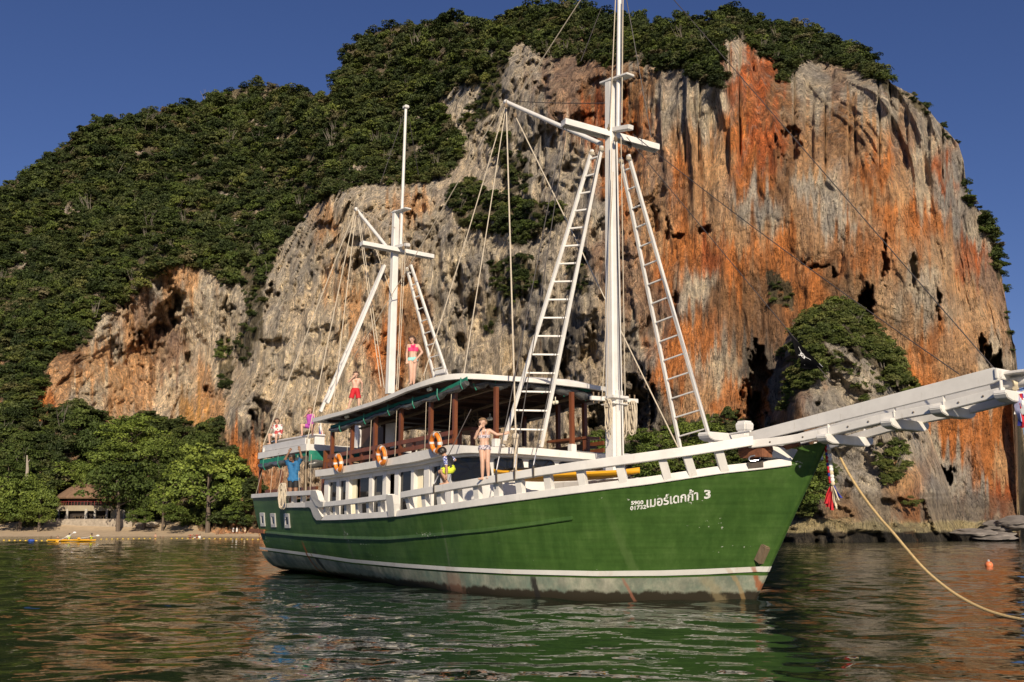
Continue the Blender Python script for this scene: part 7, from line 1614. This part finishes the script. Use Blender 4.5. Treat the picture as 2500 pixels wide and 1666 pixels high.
    if hair is not None:
        rel = co - np.array(hc); hz = rel @ np.array(hd); hf = rel @ np.array(fc); hm = (names == 'head') & ((hz > .040 * h * k) | ((hf < .010 * h) & (hz > -.03 * h * k)) | ((hf < .030 * h) & (hz > .015 * h * k)))
        rs = np.random.default_rng(3); shell('hair', hm, (.010 + .006 * vnoise(co[:, 0] * 70 / h, co[:, 2] * 70 / h, 5)) * h, hair, .001 * h)
        if long_hair:
            mb2 = MB()
            for j, o_ in enumerate((-.045, -.02, .005, .03, .046)):
                a = hc + ear * o_ * h * k - fc * .035 * h + hd * .01 * h; mb2.tube([a, a - hd * .05 * h - fc * .012 * h, a - hd * (.10 + .012 * (j % 3)) * h - fc * .004 * h + ear * .006 * h], [.024 * h, .020 * h, .006 * h], 7)
            mb2.build('hair_lock', hair, t, True)
    if detail:
        mb2 = MB()
        for sg in (-1, 1): mb2.ball(hc + fc * .053 * h * k + ear * sg * .021 * h * k + hd * .010 * h, .0046 * h, 8, 6)
        mb2.build('eyes', EYEM, t, True); mb2 = MB(); p = hc + fc * .052 * h * k - hd * .034 * h; mb2.tube([p - ear * .016 * h - fc * .003 * h, p + fc * .003 * h, p + ear * .016 * h - fc * .003 * h], .0045 * h, 6); mb2.build('mouth', LIPM, t, True)
    return tag(t, label, 'person', group)
def wpt(px, py, b): return world(on_b(px, py, b))

# girl on the cap rail, one hand at her mouth, the other holding the shroud
g0 = wpt(1183, 1170.5, 3.70)
person(g0, 1.34, dict(pel=(-.005, 0, .515), chest=(-.012, 0, .69), neck=(-.02, 0, .80), head=(-.035, -.015, .905), shL=(.075, 0, .785), shR=(-.108, 0, .765), elL=(.20, -.02, .715), wrL=(.315, -.02, .725), elR=(-.155, -.06, .655), wrR=(-.085, -.115, .80), handR=(.6, .2, .5), handL=(0, 0, .3),
                      hipL=(.044, 0, .49), hipR=(-.05, 0, .49), knL=(.05, -.02, .275), anL=(.06, .01, .047), toL=(.045, -.075, .018), knR=(-.035, -.02, .27), anR=(-.035, .0, .03), toR=(-.095, -.05, .005)),
       'person in printed bikini standing on the white cap rail, hand at mouth, holding a shroud', 'fair', HAIRL, False, (('bikini_top', BIKINI), ('bikini_bottom', BIKINI)), (-.25, -1, -.15), bigh=1.12)
# boy crouching on the cap rail with his back to us
b0 = wpt(1087, 1184, 3.72)
person(b0, 1.30, dict(pel=(.115, -.03, .275), chest=(.055, .0, .42), neck=(.0, .02, .50), head=(-.058, .035, .575), shL=(-.005, -.10, .455), shR=(.085, .11, .475), elL=(.025, -.15, .32), wrL=(.03, -.12, .17), elR=(.16, .12, .44), wrR=(.10, .18, .41), handL=(0, 0, -.5),
                      hipL=(.10, -.07, .25), hipR=(.105, .03, .26), knL=(-.065, -.07, .235), anL=(.035, -.055, .045), toL=(-.03, -.06, .016), knR=(-.10, .05, .23), anR=(-.02, .05, .045), toR=(-.095, .05, .016)),
       'person crouching on the white rail in black vest and lime yellow shorts', 'tan', HAIRD, False, (('shorts', LIME), ('vest', BLACKS), ('sleeves', SLEEVE)), (-1, .45, -.1), bigh=1.12)
# girl standing on the canopy roof
r0 = wpt(1007, 941, 1.75); r0[2] = world(on_b(1007, 941, 1.75))[2]
person(r0, 1.44, dict(head=(-.022, -.02, .905), neck=(-.008, 0, .815), elL=(.175, .03, .66), wrL=(.075, -.045, .515), handL=(-.4, 0, -.6), elR=(-.125, .02, .64), wrR=(-.12, -.02, .50), knL=(.03, -.01, .275), anL=(.025, .01, .045), toL=(.03, -.085, .016), knR=(-.03, -.015, .275), anR=(-.035, .01, .045), toR=(-.05, -.085, .016), hipL=(.04, 0, .5), hipR=(-.05, 0, .5)),
       'person in pink halter top and aqua bikini bottom standing on the canopy roof', 'fair', HAIRB, True, (('halter_top', PINK), ('bikini_bottom', AQUA)), (-.55, -1, -.25), bigh=1.02)
# boy in red shorts nearer the stern, on the roof
q0 = wpt(866, 1002, 1.75)
person(q0, 1.22, dict(pel=(.0, 0, .52), chest=(.012, 0, .69), neck=(.01, 0, .80), head=(.005, -.02, .905), elL=(.165, .02, .70), wrL=(.155, .07, .56), elR=(-.165, -.06, .72), wrR=(-.055, -.09, .825), shR=(-.09, 0, .775), knL=(.10, -.01, .27), anL=(.10, .01, .045), toL=(.11, -.08, .016), knR=(-.10, -.02, .27), anR=(-.165, .01, .045), toR=(-.20, -.07, .016)),
       'person in long red shorts standing on the after end of the canopy roof', 'fair', HAIRB, False, (('shorts', REDS),), (.1, -1, -.3), bigh=1.18)
# man in blue reaching up to the poop curtain
m0 = wpt(716, 1190, 2.72); m0[2] = z_deck(16) + 0.36
person(m0, 1.68, dict(head=(-.04, -.06, .925), neck=(-.02, 0, .835), shL=(.085, 0, .83), shR=(-.115, 0, .82), elL=(.15, -.06, .93), wrL=(.115, -.09, 1.05), elR=(-.155, -.06, .90), wrR=(-.085, -.10, 1.02), handL=(0, 0, .5), handR=(.3, 0, .5)),
       'person in blue shirt at the stern rail reaching up to the rolled curtain', 'brown', HAIRD, False, (('tight_shorts', BLACKS), ('shirt', BLUES)), (-.5, -1, .35))
# two sitting on the poop bench
mb = MB(); mb.box((-18.1, -1.6, ZP + 0.56), (3.4, 0.42, 0.05)); [mb.box((x_, -1.55, ZP + 0.27), (0.06, 0.35, 0.52)) for x_ in (-19.7, -18.1, -16.5)]; mb.build('bench_seat', WHITE_O, poop, False, 0.01)
s0 = wpt(676, 1069, 1.85)
SIT = dict(pel=(0, 0, .07), chest=(.005, -.01, .25), neck=(.0, -.01, .36), head=(-.01, -.03, .455), shL=(.095, -.01, .335), shR=(-.09, -.01, .33), elL=(.13, .0, .19), wrL=(.115, -.06, .06), elR=(-.14, -.06, .24), wrR=(-.10, -.13, .345), hipL=(.045, 0, .05), hipR=(-.05, 0, .05), knL=(.03, -.22, .055), anL=(.03, -.20, -.17), toL=(.03, -.29, -.20), knR=(-.19, -.14, .07), anR=(-.165, -.13, -.16), toR=(-.22, -.18, -.19))
person(s0, 1.25, SIT, 'person in white printed shirt sitting on the poop bench, left end', 'fair', HAIRB, False, (('tight_shorts', WSHIRT), ('long_shirt', print_mat('printed_white_shirt', (0.45, 0.06, 0.06), (0.74, 0.72, 0.68), (0.74, 0.72, 0.68), 7.0))), (-.1, -1, -.1), bigh=1.15)
s1 = wpt(757, 1046, 1.85)
SIT2 = dict(SIT); SIT2.update(elR=(-.15, -.05, .29), wrR=(-.06, -.10, .40), knR=(-.20, -.10, .07), anR=(-.175, -.12, -.17), toR=(-.20, -.18, -.20), knL=(.10, -.20, .06), anL=(.10, -.18, -.17), toL=(.10, -.26, -.20))
person(s1, 1.28, SIT2, 'person in purple top sitting on the poop behind the ropes, near the striped flag', 'fair', HAIRL, True, (('vest', PURP), ('tight_shorts', PURP)), (-.6, -1, 0), bigh=1.12)

# ---- paddlers, swimmers and people on the sand, far off
def far(px, py, z, Y=None): return at_z(np.array(float(px)), np.array(float(py)), z) if Y is None else at_depth(np.array(float(px)), np.array(float(py)), Y)
PADDLE = dict(pel=(0, 0, .08), chest=(0, -.0, .25), neck=(0, 0, .36), head=(0, -.01, .455), shL=(.095, 0, .335), shR=(-.095, 0, .335), elL=(-.02, -.12, .24), wrL=(-.14, -.10, .16), elR=(-.18, -.06, .26), wrR=(-.27, -.08, .2), hipL=(0, -.05, .05), hipR=(0, .05, .05), knL=(-.22, -.06, .10), anL=(-.40, -.05, .04), toL=(-.42, -.05, .10), knR=(-.22, .06, .10), anR=(-.40, .05, .04), toR=(-.42, .05, .10))
def paddle_boat(x, L_, lab, plab, clothes, pd):
    p = far(x, 1322.5, 0.0); t = empty('kayak', tuple(p)); kayak_mesh(L_, 0.75, 0.34, 'hull', YELLOW, t); mb = MB(); mb.tube([Vector((0.35 * L_ + 0.3 * math.cos(u), 0.22 * math.sin(u), 0.33)) for u in np.linspace(0, 6.283, 17)[:-1]], 0.025, 5, closed=True); mb.build('cockpit_rim', RUBBER, t, True); tag(t, lab, 'kayak')
    o = p + np.array([L_ * 0.30, 0, 0.14]); person(o, 1.7, PADDLE, plab, 'brown', HAIRD, False, clothes, (-1, -.3, 0), vox=0.03, detail=False)
    tp = empty('paddle', tuple(o + np.array([-0.25, -0.35, 0.42]))); d = Vector(pd).normalized(); mb = MB(); mb.tube([-d * 1.0, d * 1.0], 0.02, 6); mb.build('shaft', WHITEC, tp, True)
    for s in (-1, 1): mb = MB(); mb.ball(d * s * 1.15, 0.22, 8, 6, (1.0, 0.35, 0.55)); mb.build('blade', YELLOW if s < 0 else WHITEC, tp, True)
    tag(tp, plab.split(' paddl')[0].replace('person', 'paddle held by the person') , 'paddle')
paddle_boat(148, 3.4, 'yellow kayak on the water left of the other paddled kayak', 'person in yellow vest paddling the left hand kayak off the beach', (('long_shirt', WSHIRT), ('life_vest', LIME), ('tight_shorts', BLACKS)), (1, 0.1, 0.55))
paddle_boat(205, 3.0, 'yellow kayak right of the other paddled kayak off the beach', 'person in lime vest paddling the right hand kayak off the beach', (('vest', BLACKS), ('life_vest', LIME), ('tight_shorts', BLACKS)), (1, 0.1, 0.15))
SWIM = ((125, 1312.5, 'swimmer far out at left, dark hair, only head and shoulders showing', 0.0, 'brown'), (141, 1313, 'swimmer standing chest deep above the left kayak', 0.1, 'tan'), (379, 1313, 'tall bather standing waist deep in the shallows in the middle of the beach', 0.55, 'tan'), (391, 1313, 'swimmer just right of the tall bather', -0.05, 'brown'), (398, 1313, 'swimmer second to the right of the tall bather', -0.05, 'tan'), (475, 1313, 'swimmer left of the bather in white', 0.05, 'tan'), (487, 1313, 'bather in white shirt standing in the shallows', 0.3, 'tan'), (590, 1314, 'swimmer in the shallows nearest the stern', -0.05, 'brown'))
for x, y, lab, up_, sk in SWIM:
    p = far(x, y, 0.0); p = at_depth(np.array(float(x)), np.array(y), min(p[1], 196.0)); p[2] = -1.35 + up_
    person(p, 1.65, {}, lab, sk, HAIRD, False, (('shirt', WSHIRT),) if 'white' in lab else (('tight_shorts', BLACKS),), vox=0.03, detail=False)
STANDW = ((570, 1281, 'person in white shirt standing on the sand near the stern, left of the group', WSHIRT), (579, 1281, 'person in white standing second in the group on the sand', WSHIRT), (589, 1281, 'person in dark top standing in the group on the sand', BLACKS), (599, 1282, 'person in a light swimsuit standing rightmost in the group on the sand', CREAMC))
for x, y, lab, m_ in STANDW:
    p = at_depth(np.array(float(x)), np.array(float(y)), 241.0); p[2] = float(beach_z(np.array(p[0]), np.array(p[1]))); person(p, 1.7, dict(knL=(.06, -.03, .275)), lab, 'tan', HAIRD, False, (('shirt', m_), ('shorts', m_)), vox=0.03, detail=False)
LIE = dict(pel=(0, 0, .06), chest=(.16, 0, .10), neck=(.27, 0, .15), head=(.35, 0, .20), shL=(.25, -.09, .14), shR=(.25, .09, .14), elL=(.30, -.12, .06), wrL=(.2, -.16, .03), elR=(.30, .12, .06), wrR=(.2, .16, .03), hipL=(-.02, -.05, .06), hipR=(-.02, .05, .06), knL=(-.22, -.06, .14), anL=(-.42, -.05, .04), toL=(-.46, -.05, .10), knR=(-.24, .06, .06), anR=(-.45, .05, .04), toR=(-.48, .05, .10))
for x, lab, sk in ((467, 'person lying on the sand, left of two sunbathers', 'tan'), (483, 'person propped up on the sand, right of two sunbathers', 'brown')):
    p = at_depth(np.array(float(x)), np.array(1291.0), 238.0); p[2] = float(beach_z(np.array(p[0]), np.array(p[1]))) + 0.05; person(p, 1.7, LIE, lab, sk, HAIRD, False, (('tight_shorts', REDS),), (.2, -1, .6), vox=0.03, detail=False)
